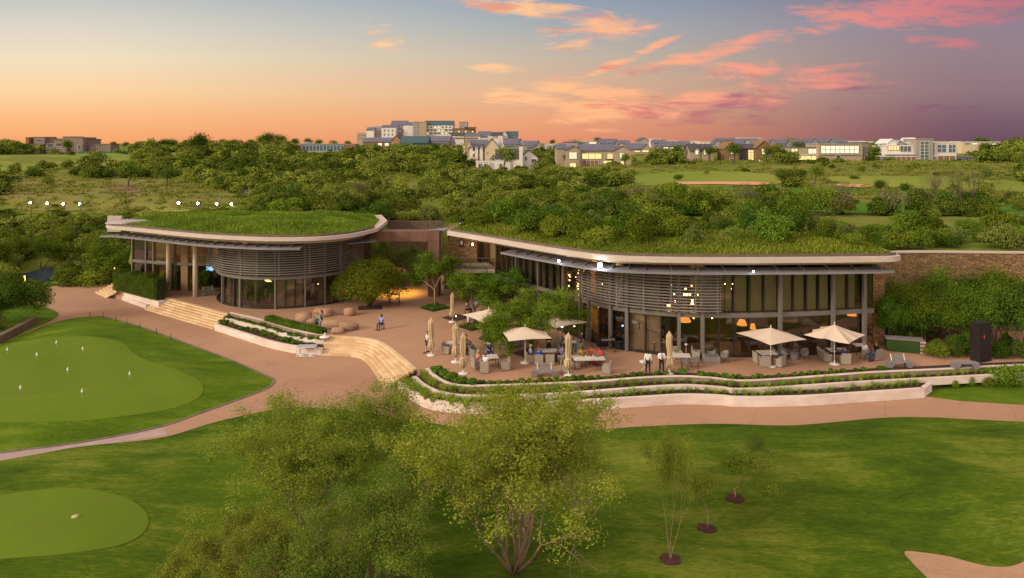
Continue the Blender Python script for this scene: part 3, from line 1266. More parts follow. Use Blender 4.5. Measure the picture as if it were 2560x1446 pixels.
for a, c in [(1571, 1611), (1614, 1650), (1757, 1795), (1798, 1813), (1815, 1831), (1835, 1868), (1880, 1907), (1911, 1944), (1956, 1981), (1986, 2012), (2018, 2044), (2049, 2074), (2085, 2117), (2121, 2141), (1532, 1548)]:
    blind(RB, FP, a, c, 3.6, 6.42)
for a, c in [(1574, 1612), (1615, 1650)]:
    blind(RB, FP, a, c, .2, 3.1, mat=M_blind2)
for a, c in [(1484, 1500), (1504, 1514), (1460, 1468)]:
    blind(RB, FP, a, c, 3.6, 6.42)
# thin mullions
for px in (1612.5, 1652, 1720, 1797, 1833, 1872, 1909, 1983, 2015, 2046, 2119):
    p, d = FP.at(FP.spx(px))
    b = MB()
    b.box((p.x, p.y - .03, 4.98), (.09, .14, 2.94), math.atan2(d.y, d.x))
    b.build('mullion', M_dark, RB)
for px in (1613, 1652, 1797, 1835, 1872, 1500):
    p, d = FP.at(FP.spx(px))
    b = MB()
    b.box((p.x, p.y - .03, 1.64), (.08, .12, 3.0), math.atan2(d.y, d.x))
    b.build('mullion', M_dark, RB)
# strips of blind in the long left wing
for k in range(13):
    px = 1247 + k * 12.2 * (1 + k * .028)
    if px > 1418:
        break
    blind(RB, FP, px, px + 7 + k * .3, 3.55, 6.45, .25)
    p, d = FP.at(FP.spx(px - 3))
    b = MB()
    b.box((p.x, p.y + .02, 4.98), (.07, .1, 2.94), math.atan2(d.y, d.x))
    b.build('mullion', M_dark, RB)
# louvre screen in front of the upper floor
scr = off_line(FP.sub(FP.spx(1453), FP.spx(1797), .4), -.62)
scp = Path2(scr)
for k in range(13):
    z = 3.72 + k * .232
    b = MB()
    b.wall(scr, z, z + .085, .13)
    b.build('louvre', M_steel2, RB)
for px in (1456, 1542, 1610, 1678, 1740, 1795):
    p, d = scp.at(scp.spx(px))
    b = MB()
    b.box((p.x, p.y + .12, 5.15), (.10, .1, 3.2), math.atan2(d.y, d.x))
    b.build('louvre_post', M_steel2, RB)
# interior shell
b = MB()
inner = off_line(FAC, .42)
far = [Vector((29.9, 63.4)), Vector((11.5, 64.2)), Vector((4.5, 69.0)), Vector((-3.4, 78.5))]
b.prism([(p.x, p.y) for p in inner] + [(p.x, p.y) for p in far], .01, .05, mtop=0)
b.build('ground_floor', M_in_fl, RB)
b = MB()
b.prism([(p.x, p.y) for p in off_line(FAC, 1.4)] + [(p.x, p.y) for p in far], 3.18, 3.46)
b.build('upper_floor', M_in_fl, RB)
b = MB()
b.wall([far[1], far[0]], .05, 7.4, .2)
b.wall([far[2], far[1]], .05, 7.4, .2)
b.wall([far[3], far[2]], .05, 7.4, .2)
b.build('back_wall', M_in_wl, RB)
# inner partitions give the dark rooms behind the glass
for x, y0, y1 in ((9.5, 58.2, 64.5), (15.6, 55.2, 64.0), (21.4, 55.2, 63.8), (27.4, 56, 63.4)):
    for zc, zh in ((1.62, 3.08), (5.4, 3.85)):
        b = MB()
        b.box((x, (y0 + y1) / 2, zc), (.15, y1 - y0, zh))
        b.build('partition', M_in_wl, RB)
# stone pier at the right end
pa, pb = G(2181, 860, 0), G(2209, 862, 0)
b = MB()
b.box(((pa.x + pb.x) / 2 + .02, pa.y + .6, 3.75), (1.0, 1.7, 7.5))
b.build('stone_pier', M_gab, RB)
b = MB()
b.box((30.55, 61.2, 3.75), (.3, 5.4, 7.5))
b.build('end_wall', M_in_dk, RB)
# stair bay : hanging bulbs against a glowing wall
p0, d0 = FP.at(FP.spx(1416))
p1, d1 = FP.at(FP.spx(1452))
b = MB()
b.wall([(p0.x + 2.0, p0.y + 2.2), (p1.x + 1.6, p1.y + 1.2)], .06, 7.2, .1)
b.build('stair_wall', pm('ochre_wall', (.55, .28, .05), (.42, .2, .035), .6, .8), RB)
for (px, py) in [(1425, 664), (1443, 668), (1446, 678), (1421, 688), (1423, 692), (1444, 684), (1438, 693), (1422, 701), (1452, 703), (1443, 711), (1442, 716), (1420, 715), (1443, 722), (1445, 738), (1451, 684)]:
    Yb = FP.at(FP.spx(px))[0].y + .55
    q = at(px + 2, Yb, zat(py, Yb))
    b = MB()
    b.ball((q.x, q.y, q.z), .075, 8)
    o = b.build('hanging_bulb', M_warm2, RB)
    b = MB()
    b.tube([(q.x, q.y, q.z + .1), (q.x, q.y, 7.4)], .008, 4)
    b.build('cord', M_dark, o)
# chandeliers and shaded lamps seen through the glass
for (px, py, dy, r, cat) in [(1716, 738, 1.4, .17, 'b'), (1711, 737, 1.6, .10, 'b'), (1724, 737, 1.2, .12, 'b'), (1714, 723, 1.5, .09, 'b'), (1672, 764, 1.0, .14, 'b'), (1669, 761, 1.1, .09, 'b'), (1688, 754, 1.2, .09, 'b'), (1731, 761, .9, .16, 'b'), (1731, 751, .9, .10, 'b'),
                           (1646, 765, 1.0, .08, 'b'), (1583, 753, 1.0, .06, 'b'), (1645, 742, .9, .04, 'b')]:
    q0 = FP.at(FP.spx(px))[0]
    Yb = q0.y + dy
    q = at(px, Yb, zat(py, Yb))
    b = MB()
    b.ball((q.x, q.y, q.z), r * .72, 8, sz=1.2)
    b.build('hanging_bulb', M_warm2, RB)
for (px, py, dy, r) in [(1855, 806, 2.2, .42), (1882, 816, 1.6, .26), (1712, 797, 1.2, .5), (2126, 781, 2.0, .5), (1713, 743, 2.0, .1)]:
    q0 = FP.at(FP.spx(px))[0]
    Yb = q0.y + dy
    q = at(px, Yb, zat(py, Yb))
    b = MB()
    b.lathe([(r, -.22), (r * .55, .2), (.02, .2)], (q.x, q.y, min(q.z, 3.0)), 12)
    b.build('shaded_lamp', lampmat('shade_glow', (1.0, .36, .06), 1.6), RB)
for k in range(30):  # small warm bulbs added at random spots on both floors
    px = random.Random(k * 7 + 1).uniform(1480, 2140)
    zz = random.Random(k).choice([5.2, 5.6, 4.6, 4.2]) if k % 3 else 2.7
    q0 = FP.at(FP.spx(px))[0]
    b = MB()
    b.ball((q0.x, q0.y + .9 + (k % 4) * .6, zz), .045, 6)
    b.build('scattered_bulb', M_warm2, RB)
# bar counter with lit shelves, seating blocks inside
lr = random.Random(5)
b = MB()
b.box((20.0, 62.9, 1.5), (3.2, .3, .12))
b.box((24.3, 62.8, 2.1), (2.6, .3, .12))
b.box((17.0, 62.9, 2.5), (1.6, .2, .10))
b.build('lit_shelf', lampmat('shelf_glow', (1.0, .68, .12), 1.1), RB)
b = MB()
for k in range(26):
    x = lr.uniform(10.5, 28.5)
    y = lr.uniform(56.8, 62.0)
    s = lr.uniform(.5, .8)
    b.box((x, y, .3), (s, s, .45), lr.uniform(0, 3))
    b.box((x, y + s / 2, .65), (s, .1, .5))
b.build('lounge_furniture', pm('lounge_fabric', (.20, .15, .10), (.07, .05, .04), .5, .9), RB)
b = MB()
b.box((24.2, 60.6, .58), (5.2, .7, 1.05))
b.build('bar_counter', M_in_wl, RB)
# spot lamps under the roof edge
for (px, py, r) in [(1500, 663, .18), (1397, 653, .08), (1181, 612, .08), (1883, 679, .05)]:
    Yl = EDP.at(EDP.spx(px))[0].y - .12
    q = at(px, Yl, zat(py, Yl))
    b = MB()
    b.ball((q.x, q.y, q.z), r, 12)
    o = b.build('spot_lamp', M_spot, RB)
    b = MB()
    b.box((q.x, q.y + .22 + r, q.z), (r * 1.6, .3, r * 1.6))
    b.build('lamp_housing', M_dark, o)
# left end : balcony with stone wall behind
bal = [G(1112, 683, 3.05).xy, G(1237, 683.5, 3.05).xy]
bl, br = bal
b = MB()
b.prism([(bl.x, bl.y), (br.x, br.y), (br.x + .2, br.y + 7), (bl.x, bl.y + 7)], 3.05, 3.42)
b.build('balcony_slab', M_conc, RB)
b = MB()
b.prism([(bl.x + .15, bl.y + .25), (br.x - .05, br.y + .25), (br.x - .05, br.y + .45), (bl.x + .15, bl.y + .45)], 3.423, 3.75)
b.build('balcony_kerb', M_steel, RB)
b = MB()
b.bar((bl.x + .1, bl.y + .2, 4.62), (br.x, br.y + .2, 4.62), .05)
for k in range(9):
    x = bl.x + .1 + (br.x - bl.x - .1) * k / 8
    b.bar((x, bl.y + .2, 3.423), (x, bl.y + .2, 4.6), .035)
b.build('balcony_railing', M_steel, RB)
b = MB()
b.box(((bl.x + br.x) / 2, bl.y + .21, 4.15), (br.x - bl.x - .1, .012, .85))
b.build('balcony_glass', M_glass2, RB)
q = G(1118, 650, 4.5)
b = MB()
b.box((bl.x + 1.6, bl.y + 4.1, 5.5), (3.3, .4, 4.1))
b.build('balcony_wall', M_gab, RB)
b = MB()
b.box((bl.x + 4.6, bl.y + 5.2, 5.5), (3.0, .3, 4.1))
b.build('balcony_wall', M_brownw, RB)
b = MB()
b.box((bl.x + 3.75, bl.y + 4.5, 5.35), (.5, .3, 3.8))
b.build('door', M_dark, RB)
b = MB()
b.box((bl.x + 1.5, bl.y + 3.87, 5.7), (.45, .05, .75))
b.box((bl.x + 1.5, bl.y + 3.84, 5.7), (.25, .02, .45), 0, 1)
b.build('wall_plaque', [M_dark, M_conc], RB)
b = MB()
b.box((bl.x + 3.32, bl.y + 4.0, 6.75), (.14, .14, .3))
b.build('wall_lamp', M_warm2, RB)
# dark undercroft beneath the balcony
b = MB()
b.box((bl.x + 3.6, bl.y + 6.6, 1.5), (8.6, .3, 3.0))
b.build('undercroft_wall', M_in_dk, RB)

# ================================================================== left pavilion
LB = empty('pavilion', (0, 0, 0), 0, 'round glass pavilion with a grass roof, horizontal louvres and tall cream columns', 'building')
ledge_px = [(284, 566), (340, 571), (400, 577), (500, 586.5), (600, 592), (660, 594.3), (720, 594.6), (780, 593.5), (830, 590.5), (880, 585), (915, 578), (944, 571)]
LED = smooth_line([G(x, y, 7.8).xy for x, y in ledge_px], 4)
L_BACK = [Vector((-14.6, 80)), Vector((-16.5, 86.5)), Vector((-45, 87)), Vector((-46.5, 80)), Vector((-45.2, 76))]
roof_part('roof', LED, L_BACK, 7.8, .36, LB)
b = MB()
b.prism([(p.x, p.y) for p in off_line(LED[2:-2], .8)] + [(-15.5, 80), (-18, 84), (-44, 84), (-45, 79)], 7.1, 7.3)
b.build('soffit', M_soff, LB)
# awning on the left run
aw = off_line(LED[:27], -.12)
awi = off_line(LED[:27], 1.5)
aw[0] += Vector((-1.4, -.1))
b = MB()
for i in range(len(aw) - 1):
    z0, z1 = 6.70, 6.76
    a, a2, c, c2 = aw[i], aw[i + 1], awi[i], awi[i + 1]
    vs = [(a.x, a.y, z0), (a2.x, a2.y, z0), (c2.x, c2.y, z0), (c.x, c.y, z0), (a.x, a.y, z1), (a2.x, a2.y, z1), (c2.x, c2.y, z1 + .12), (c.x, c.y, z1 + .12)]
    b.add(vs, [(3, 2, 1, 0), (4, 5, 6, 7), (0, 1, 5, 4), (1, 2, 6, 5), (2, 3, 7, 6), (3, 0, 4, 7)])
b.wall(aw, 6.63, 6.695, .08)
b.build('awning', M_awn, LB)
ap = Path2(aw)
t = 2.0
while t < ap.len:
    p, d = ap.at(t)
    nn = Vector((-d.y, d.x))
    b = MB()
    b.bar((p.x + nn.x * .4, p.y + nn.y * .4, 6.86), (p.x + nn.x * 1.8, p.y + nn.y * 1.8, 7.08), .09, .15)
    b.build('bracket', M_steel, LB)
    t += 1.25
b = MB()
q0, q1 = G(868, 611, 6.3), G(941, 603, 6.4)
b.prism([(q0.x, q0.y), (q1.x, q1.y), (q1.x - .6, q1.y + 2.2), (q0.x, q0.y + 2.0)], 6.3, 6.38)
b.build('side_awning', M_awn, LB)
# the drum
CXY = Vector((-24.75, 77.4))
RD = 8.0
arc = [CXY + Vector((math.cos(a), math.sin(a))) * RD for a in [math.radians(180 + k * 4) for k in range(-3, 50)]]
DP = Path2(arc)
b = MB()
b.wall(off_line(arc, -.12), 2.98, 3.3, .4)
b.build('floor_band', M_steel, LB)
b = MB()
b.wall(off_line(arc, -.05), 6.75, 7.08, .3)
b.build('top_rail', M_steel, LB)
b = MB()
b.wall(off_line(arc, -.04), .01, .14, .2)
b.build('base_rail', M_dark, LB)
dseq = [557, 601, 688, 762, 812, 850, 884]
for i, px in enumerate(dseq):
    p, d = DP.at(DP.spx(px))
    b = MB()
    b.box((p.x, p.y, 3.4), (.18, .24, 6.8), math.atan2(d.y, d.x))
    b.build('post', M_steel, LB)
for a, c in zip(dseq[:-1], dseq[1:]):
    t0, t1 = DP.spx(a), DP.spx(c)
    pane(LB, DP, t0 + .06, t1 - .06, .14, 2.98, .06)
    pane(LB, DP, t0 + .06, t1 - .06, 3.3, 6.75, .06)
for a, c in [(563, 571), (577, 584), (588, 594), (692, 711), (717, 736), (741, 757)]:
    blind(LB, DP, a, c, .2, 2.9, mat=M_blind2)
for px in (574, 586, 714, 738, 790):
    p, d = DP.at(DP.spx(px))
    b = MB()
    b.box((p.x, p.y, 1.56), (.09, .16, 2.84), math.atan2(d.y, d.x))
    b.build('mullion', M_dark, LB)
larc = [CXY + Vector((math.cos(a), math.sin(a))) * (RD + .55) for a in [math.radians(180 + k * 4) for k in range(4, 43)]]
larc = [Vector((-34.4, 78.4)), Vector((-34.0, 76.2)), Vector((-33.4, 74.6))] + larc[1:]
for k in range(14):
    z = 3.55 + k * .235
    b = MB()
    b.wall(larc, z, z + .09, .13)
    b.build('louvre', M_steel2, LB)
LP = Path2(larc)
for px in (600, 640, 696, 772, 850, 890):
    p, d = LP.at(LP.spx(px))
    b = MB()
    b.box((p.x - d.y * .02, p.y + .16, 5.15), (.1, .1, 3.5), math.atan2(d.y, d.x))
    b.build('louvre_post', M_steel2, LB)
# inner columns and shop interior
for (x, y) in [(-26.6, 71.2), (-20.1, 72.0), (-30.2, 75.5)]:
    b = MB()
    b.tube([(x, y, .03), (x, y, 6.9)], .28, 14)
    b.build('inner_column', pm('inner_column', (.30, .27, .20), (.26, .23, .17), 1, .8), LB)
b = MB()
b.prism([(p.x, p.y) for p in off_line(arc, .35)] + [(-17.5, 83), (-33, 83)], .012, .05)
b.build('ground_floor', M_in_fl, LB)
b = MB()
b.prism([(p.x, p.y) for p in off_line(arc, 1.5)] + [(-18.2, 82), (-32, 82)], 3.0, 3.26)
b.build('upper_floor', M_in_fl, LB)
b = MB()
b.wall([(-33.5, 83.2), (-17.2, 83.2)], .05, 7.0, .25)
b.box((-29, 80, 3.5), (.2, 5, 6.9))
b.build('back_wall', M_in_wl, LB)
rk = random.Random(8)
cl = [(.5, .5, .5), (.05, .06, .2), (.4, .3, .05), (.35, .05, .04), (.6, .6, .62), (.05, .2, .22), (.03, .03, .03)]
cm = [pm('garment_%s' % n_, c, rough=.9) for n_, c in zip(('grey', 'navy', 'mustard', 'red', 'white', 'teal', 'black'), cl)]
b = MB()
for k in range(60):
    px = rk.uniform(612, 676) if k % 3 else rk.uniform(770, 806)
    Yb = rk.uniform(71.6, 75.5)
    q = at(px, Yb, rk.choice([.7, .75, 1.0, 1.5]))
    b.box((q.x, q.y, q.z), (.12, .35, .7), rk.uniform(-.4, .4), rk.randrange(7))
b.build('shop_garments', cm, LB)
for (px, Yb, z) in [(672, 74, 1.9), (660, 75, 2.3), (668, 76, 1.6), (800, 75, 1.4)]:
    q = at(px, Yb, z)
    b = MB()
    b.box((q.x, q.y, q.z), (.5, .1, .06))
    b.build('shelf_light', M_warm, LB)
# left wing : curved glass with warm lit walls behind
wl_px = [(330, 648), (360, 651), (400, 654.5), (450, 657), (500, 658), (552, 657)]
WL = smooth_line([G(x, y, 3.2).xy for x, y in wl_px], 5)
WP = Path2(WL)
b = MB()
b.wall(off_line(WL, -.1), 2.9, 3.2, .4)
b.build('floor_band', M_steel, LB)
for px in (331, 365, 384, 438):
    p, d = WP.at(WP.spx(px))
    b = MB()
    b.box((p.x, p.y, 3.5), (.16, .2, 7.0), math.atan2(d.y, d.x))
    b.build('post', M_steel, LB)
wseq = [331, 365, 384, 412, 438, 451]
for a, c in zip(wseq[:-1], wseq[1:]):
    t0, t1 = WP.spx(a), WP.spx(c)
    pane(LB, WP, t0 + .05, t1 - .05, 3.2, 7.1, .06)
    pane(LB, WP, t0 + .05, t1 - .05, .02, 2.9, .06)
b = MB()
b.wall(WP.sub(WP.spx(452), WP.spx(469)), .01, 7.1, .6)
b.build('wall_pier', M_brownw, LB)
b = MB()
b.wall(off_line(WP.sub(WP.spx(333), WP.spx(361)), .3), .05, 7.1, .1)
b.build('dark_curtain', pm('dark_curtain', (.055, .05, .06), (.03, .03, .035), 2, .9, stretch=(6, 6, .2)), LB)
for a, c in [(366, 371), (374, 379), (401, 407), (412, 418), (441, 447)]:
    b = MB()
    b.wall(off_line(WP.sub(WP.spx(a), WP.spx(c), .3), .9), .05, 7.1, .15)
    o = b.build('timber_fin', pm('timber_fin', (.36, .2, .08), (.28, .15, .055), 1.5, .7), LB)
    p, d = WP.at(WP.spx((a + c) / 2))
    b = MB()
    b.box((p.x, p.y + .62, 6.7), (.2, .12, .3))
    b.build('downlight', M_warm2, o)
b = MB()
b.wall([(-47.0, 84.3), (-33.6, 84.3)], .02, 7.1, .3)
b.build('back_wall', M_in_wl, LB)
b = MB()
b.prism([(p.x, p.y) for p in off_line(WL, .5)] + [(-33.6, 84.2), (-46.8, 84.2)], 2.92, 3.18)
b.build('upper_floor', M_in_fl, LB)
b = MB()
p0, _ = WP.at(WP.spx(472))
p1, _ = WP.at(WP.spx(550))
b.box(((p0.x + p1.x) / 2, p0.y + .1, 3.75), (p1.x - p0.x, .02, .95))
b.build('balcony_glass', M_glass2, LB)
# tall cream columns
for (px, py) in [(422, 728), (488.5, 742), (539.5, 709)]:
    q = G(px, py, 0)
    b = MB()
    b.tube([(q.x, q.y, 0.002), (q.x, q.y, 7.1)], .27, 20)
    b.build('column', M_col, LB)
# television hanging in the loggia
q = at(525, 79.6, zat(672, 79.6))
b = MB()
b.box((q.x, q.y, q.z), (.9, .06, .6))
tv = b.build('television', M_dark, LB)
b = MB()
b.box((q.x, q.y - .04, q.z), (.84, .01, .54))
m_tv = lampmat('tv_picture', (.25, .45, .9), 1.6)
N_, L_ = m_tv.node_tree.nodes, m_tv.node_tree.links
nn = N_.new('ShaderNodeTexNoise')
nn.inputs['Scale'].default_value = 4
cr = N_.new('ShaderNodeValToRGB')
cr.color_ramp.elements[0].position = .4
cr.color_ramp.elements[0].color = (.05, .25, .12, 1)
cr.color_ramp.elements[1].position = .56
cr.color_ramp.elements[1].color = (.3, .45, 1, 1)
gg = N_.new('ShaderNodeNewGeometry')
L_.new(gg.outputs['Position'], nn.inputs['Vector'])
L_.new(nn.outputs[0], cr.inputs[0])
L_.new(cr.outputs[0], N_['Emission'].inputs[0])
b.build('screen', m_tv, tv)
b = MB()
b.box((-33.2, 83.0, 5.0), (2.0, .1, 1.6))
b.build('lit_picture', lampmat('picture_glow', (1, .35, .08), .7), LB)

# ================================================================== link portal, retaining walls, side wall
PT = empty('steel_portal', (0, 0, 0), 0, 'rust brown steel portal bridging the gap between the two planted roofs', 'gateway')
YP = 75.0
xl, xr = at(926, YP).x, at(1098, YP).x
zt, zb = zat(579, YP), zat(604, YP)
b = MB()
b.box(((xl + xr) / 2, YP + .9, (zt + zb) / 2), (xr - xl, 1.8, zt - zb))
b.build('crossbeam', M_rust, PT)
b = MB()
b.box((xr - .62, YP + .91, zb / 2), (1.22, 1.78, zb))
b.build('pillar', M_rust, PT)
b = MB()
b.prism([(xr - 1.2, YP + .4), (xr + .6, YP + .2), (xr + 3.5, YP + 3.5), (xr + 2.2, YP + 4)], zt + .05, zt + .15)
b.build('flashing', M_awn, PT)
b = MB()
b.wall([(-19.5, 93.6), (-9.5, 93.0)], 0.003, 6.25, .6)
tag(b.build('retaining_wall', M_gab2), 'dark brown rubble wall at the back of the gap behind the rust brown portal', 'wall')
b = MB()
wl = smooth_line([(31.15, 58.6), (36, 60.4), (44, 61.2), (62, 61.5)], 4)
b.wall(wl, -.3, lambda i: 7.33 - .045 * i, .5)
gw = b.build('stone_wall', M_gab)
tag(gw, 'long brown rubble stone wall with a pale coping, right of the clubhouse', 'wall')
b = MB()
b.wall(off_line(wl, -.08), lambda i: 7.333 - .045 * i, lambda i: 7.46 - .045 * i, .7)
b.build('coping', M_conc, gw)
# pale parapet walls beyond the pavilion roof
for (x0, x1, y, Y, hh) in [(270, 305, 540, 104, .9), (380, 520, 541, 106, .55)]:
    a, c = at(x0, Y), at(x1, Y)
    z = zat(y, Y)
    b = MB()
    b.box(((a.x + c.x) / 2, Y, z - 1.2), (c.x - a.x, .4, 2.4))
    tag(b.build('garden_wall', M_conc), 'short pale wall end beyond the left tip of the pavilion roof' if x0 < 300 else 'long low pale wall showing just above the pavilion grass roof', 'wall')

# ================================================================== stairs
M_step = pm('sandstone_step', (.72, .54, .34), (.60, .43, .26), 1.4, .8, .15, tint=(.50, .32, .17), spec=.2)


def stairs(name, top, bot, n, label):
    tp, bp = Path2(top), Path2(bot)
    rg = random.Random(len(name) + n + int(tp.len * 10))
    V, Fc, T = [], [], []

    def line(k, u):
        a = tp.at(tp.len * u)[0]
        c = bp.at(bp.len * u)[0]
        return a.lerp(c, k)
    h = -ZP / n
    for i in range(n):
        k0, k1 = i / n, (i + 1) / n
        z1 = -h * i - .002
        z0 = z1 - h
        u = 0.0
        while u < 1 - 1e-6:
            du = rg.uniform(.9, 2.0) / max(tp.len, bp.len)
            u2 = min(1, u + du)
            if 1 - u2 < .03:
                u2 = 1
            m = max(1, int((u2 - u) * tp.len / .8))
            tv = rg.random() ** 1.4 * .8
            g = .006 / tp.len
            for j in range(m):
                ua, ub = u + (u2 - u) * j / m + (g if j == 0 else 0), u + (u2 - u) * (j + 1) / m - (g if j == m - 1 else 0)
                a, c = line(k0 - .3 / n if i else 0, ua), line(k0 - .3 / n if i else 0, ub)
                d, e = line(k1, ub), line(k1, ua)
                o = len(V)
                V += [(a.x, a.y, z1), (c.x, c.y, z1), (d.x, d.y, z1), (e.x, e.y, z1), (d.x, d.y, z0), (e.x, e.y, z0), (a.x, a.y, z0), (c.x, c.y, z0)]
                for f in ((o + 3, o + 2, o + 1, o), (o + 5, o + 4, o + 2, o + 3)):
                    Fc.append(f)
                    T.append(tv)
                if j == 0:
                    Fc.append((o, o + 6, o + 5, o + 3))
                    T.append(tv)
                if j == m - 1:
                    Fc.append((o + 1, o + 2, o + 4, o + 7))
                    T.append(tv)
            u = u2
    me = bpy.data.meshes.new(name)
    me.from_pydata(V, [], Fc)
    me.materials.append(M_step)
    at_ = me.attributes.new('tint', 'FLOAT', 'FACE')
    at_.data.foreach_set('value', T)
    me.update()
    o = bpy.data.objects.new(name, me)
    COL.objects.link(o)
    tag(o, label, 'stairs')
    return o


stairs('stone_steps', ST_T, ST_B, 7, 'curved pale sandstone steps between the two groups of white planters')
stairs('stone_steps', S1_T, S1_B, 7, 'wide straight sandstone steps below the tall cream columns')
stairs('stone_steps', [G(297, 703, 0).xy, G(291, 729, 0).xy], [G(238, 733, ZP).xy, G(262, 744, ZP).xy], 6, 'small flight of sandstone steps at the far left end of the hedge')
# end blocks of the flights
for (px, py, lab) in [(1020, 945, 'a')]:
    pass
# ------------------------------------------------------------------ white planters
M_white = pm('planter_plaster', (.78, .67, .60), (.70, .59, .52), 1.2, .85, .08, c3=(.60, .47, .40), scale3=.45, spec=.2, stretch=(1, 1, 2))
M_soil = pm('planter_soil', (.075, .042, .028), (.045, .026, .018), 5, .95, .6)
M_mulch = pm('bark_mulch', (.11, .045, .035), (.06, .026, .022), 6, .95, .8)
mid_px = [(1031, 942), (1060, 965), (1110, 984), (1200, 991), (1400, 985), (1600, 970), (1710, 964), (1800, 969), (1850, 974), (2000, 966), (2150, 956), (2300, 948), (2450, 940), (2560, 934), (3000, 915)]
low_px = [(995, 953), (1040, 985), (1090, 1003), (1200, 1010), (1420, 1004), (1600, 994), (1710, 988), (1800, 990), (1850, 994), (2000, 992), (2150, 983), (2311, 972)]
MIDW = smooth_line([G(x, y, -.2).xy for x, y in mid_px], 5)
LOWW = smooth_line([G(x, y, -.4).xy for x, y in low_px], 5)


def wall_thing(name, line, z0, z1, th, label, mat=M_white, cat='wall', grp=None, cap=None):
    b = MB()
    b.wall(line, z0, z1, th)
    if cap:
        b.wall([line[-1], cap], z0, z1, th)
    return tag(b.build(name, mat), label, cat, grp)


wall_thing('planter_wall', UPW, -.5, .04, .3, 'topmost wavy white planter wall along the edge of the restaurant terrace', grp='terraced planter walls')
wall_thing('planter_wall', MIDW, -.7, -.2, .3, 'middle wavy white planter wall below the restaurant terrace, running past the right edge', grp='terraced planter walls')
wall_thing('planter_wall', LOWW, ZP - .2, -.4, .3, 'lowest and tallest wavy white planter wall beside the right hand path', grp='terraced planter walls', cap=G(2330, 958, -.4).xy)
LMID = smooth_line([G(x, y, -.22).xy for x, y in [(563, 796), (650, 818), (740, 842), (780, 849), (810, 852)]], 5)
LLOW = smooth_line([G(x, y, -.45).xy for x, y in [(536, 811), (600, 831), (680, 855), (750, 868), (804, 872)]], 5)
wall_thing('planter_wall', LUP, -.5, .04, .3, 'topmost white planter wall left of the curved steps', grp='terraced planter walls')
wall_thing('planter_wall', LMID, -.8, -.22, .3, 'middle white planter wall left of the curved steps', grp='terraced planter walls')
wall_thing('planter_wall', LLOW, ZP - .2, -.45, .3, 'lowest white planter wall left of the curved steps, behind the small white frame', grp='terraced planter walls')
wall_thing('planter_wall', [G(272, 739, ZP).xy, G(364, 772, ZP).xy], ZP - .1, ZP + .42, .8, 'low white wall along the path in front of the clipped hedge', grp='hedge walls')
wall_thing('planter_wall', [G(290, 735, -.55).xy, G(396, 765, -.55).xy], ZP, -.12, .75, 'upper white wall directly under the clipped hedge', grp='hedge walls')


def bed(l1, l2, z, name='planter_soil'):
    b = MB()
    m = 60
    p1, p2 = Path2(l1), Path2(l2)
    for i in range(m):
        a, c = p1.at(p1.len * i / m)[0], p1.at(p1.len * (i + 1) / m)[0]
        d, e = p2.at(p2.len * (i + 1) / m)[0], p2.at(p2.len * i / m)[0]
        b.add([(a.x, a.y, z), (c.x, c.y, z), (d.x, d.y, z), (e.x, e.y, z)], [(3, 2, 1, 0)])
    return tag(b.build(name, M_soil), kind='structure')


def cut(line, px1, after=False):
    P = Path2(line)
    t = P.spx(px1)
    return P.sub(t, P.len, .8) if after else P.sub(0, t, .8)


bed(cut(UPW, 2980), off_line(MIDW, .2), -.27, 'bed')
bed(cut(MIDW, 2320), off_line(LOWW, .2), -.48, 'bed')
bed(off_line(UPW, .95), off_line(UPW, .28), .012, 'bed')
bed(LUP, off_line(LMID, .2), -.3, 'bed')
bed(LMID, off_line(LLOW, .2), -.55, 'bed')

# ------------------------------------------------------------------ leaf materials
RNG = np.random.default_rng(11)
L_bush = leafmat('bush_leaves', (.052, .098, .010), (.235, .30, .030), .28, .25, .02)
L_dark = leafmat('dark_leaves', (.032, .066, .010), (.125, .19, .022), .25, .2, .015)
L_olive = leafmat('olive_leaves', (.09, .125, .025), (.25, .29, .065), .2, .25)
L_far = leafmat('far_leaves', (.055, .095, .012), (.21, .27, .04), .3, .2, .025)
L_hedge = leafmat('hedge_leaves', (.045, .095, .01), (.14, .23, .025), .15, .2)
L_big = leafmat('willow_leaves', (.15, .21, .022), (.37, .43, .06), .08, .4)
L_tuft = leafmat('tuft_blades', (.13, .21, .02), (.34, .44, .05), .2, .3)
L_shrub = leafmat('shrub_leaves', (.045, .11, .01), (.17, .29, .03), .2, .25)
L_dry = leafmat('dry_leaves', (.14, .14, .05), (.27, .26, .11), .2, .3)
L_tree = leafmat('courtyard_leaves', (.06, .13, .012), (.21, .33, .035), .12, .35)
M_bark = pm('bark', (.12, .085, .06), (.07, .05, .035), 3, .9, .6, stretch=(1, 1, .25))
M_bark2 = pm('bark_red', (.20, .13, .09), (.11, .07, .05), 3, .9, .6, stretch=(1, 1, .25))
M_bark3 = pm('bark_pale', (.42, .27, .17), (.28, .18, .11), 3, .9, .4, stretch=(1, 1, .25))


def bush_meshes(tagname, mat, k, n, leaf, shape=(1, 1, .85), lobes=9):
    out = []
    for i in range(k):
        P, Nn, T = bush_points(RNG, n, shape[0] * RNG.uniform(.85, 1.15), shape[1] * RNG.uniform(.85, 1.15), shape[2] * RNG.uniform(.85, 1.2), lobes)
        out.append(leaf_mesh('%s' % tagname, P, Nn, leaf, leaf * .55, T, mat, RNG))
    return out


B_MID = bush_meshes('bush_crown', L_bush, 5, 4200, .085, lobes=12)
B_DRK = bush_meshes('bush_crown', L_dark, 3, 4200, .085, lobes=12)
B_OLV = bush_meshes('bush_crown', L_olive, 2, 4200, .08, lobes=12)
B_DRY = bush_meshes('bush_crown', L_dry, 1, 1800, .07, lobes=12)
B_SHR = bush_meshes('shrub_crown', L_shrub, 4, 420, .30, (1, 1, .8), 6)
B_FAR = bush_meshes('bush_crown', L_far, 5, 900, .17, lobes=11)


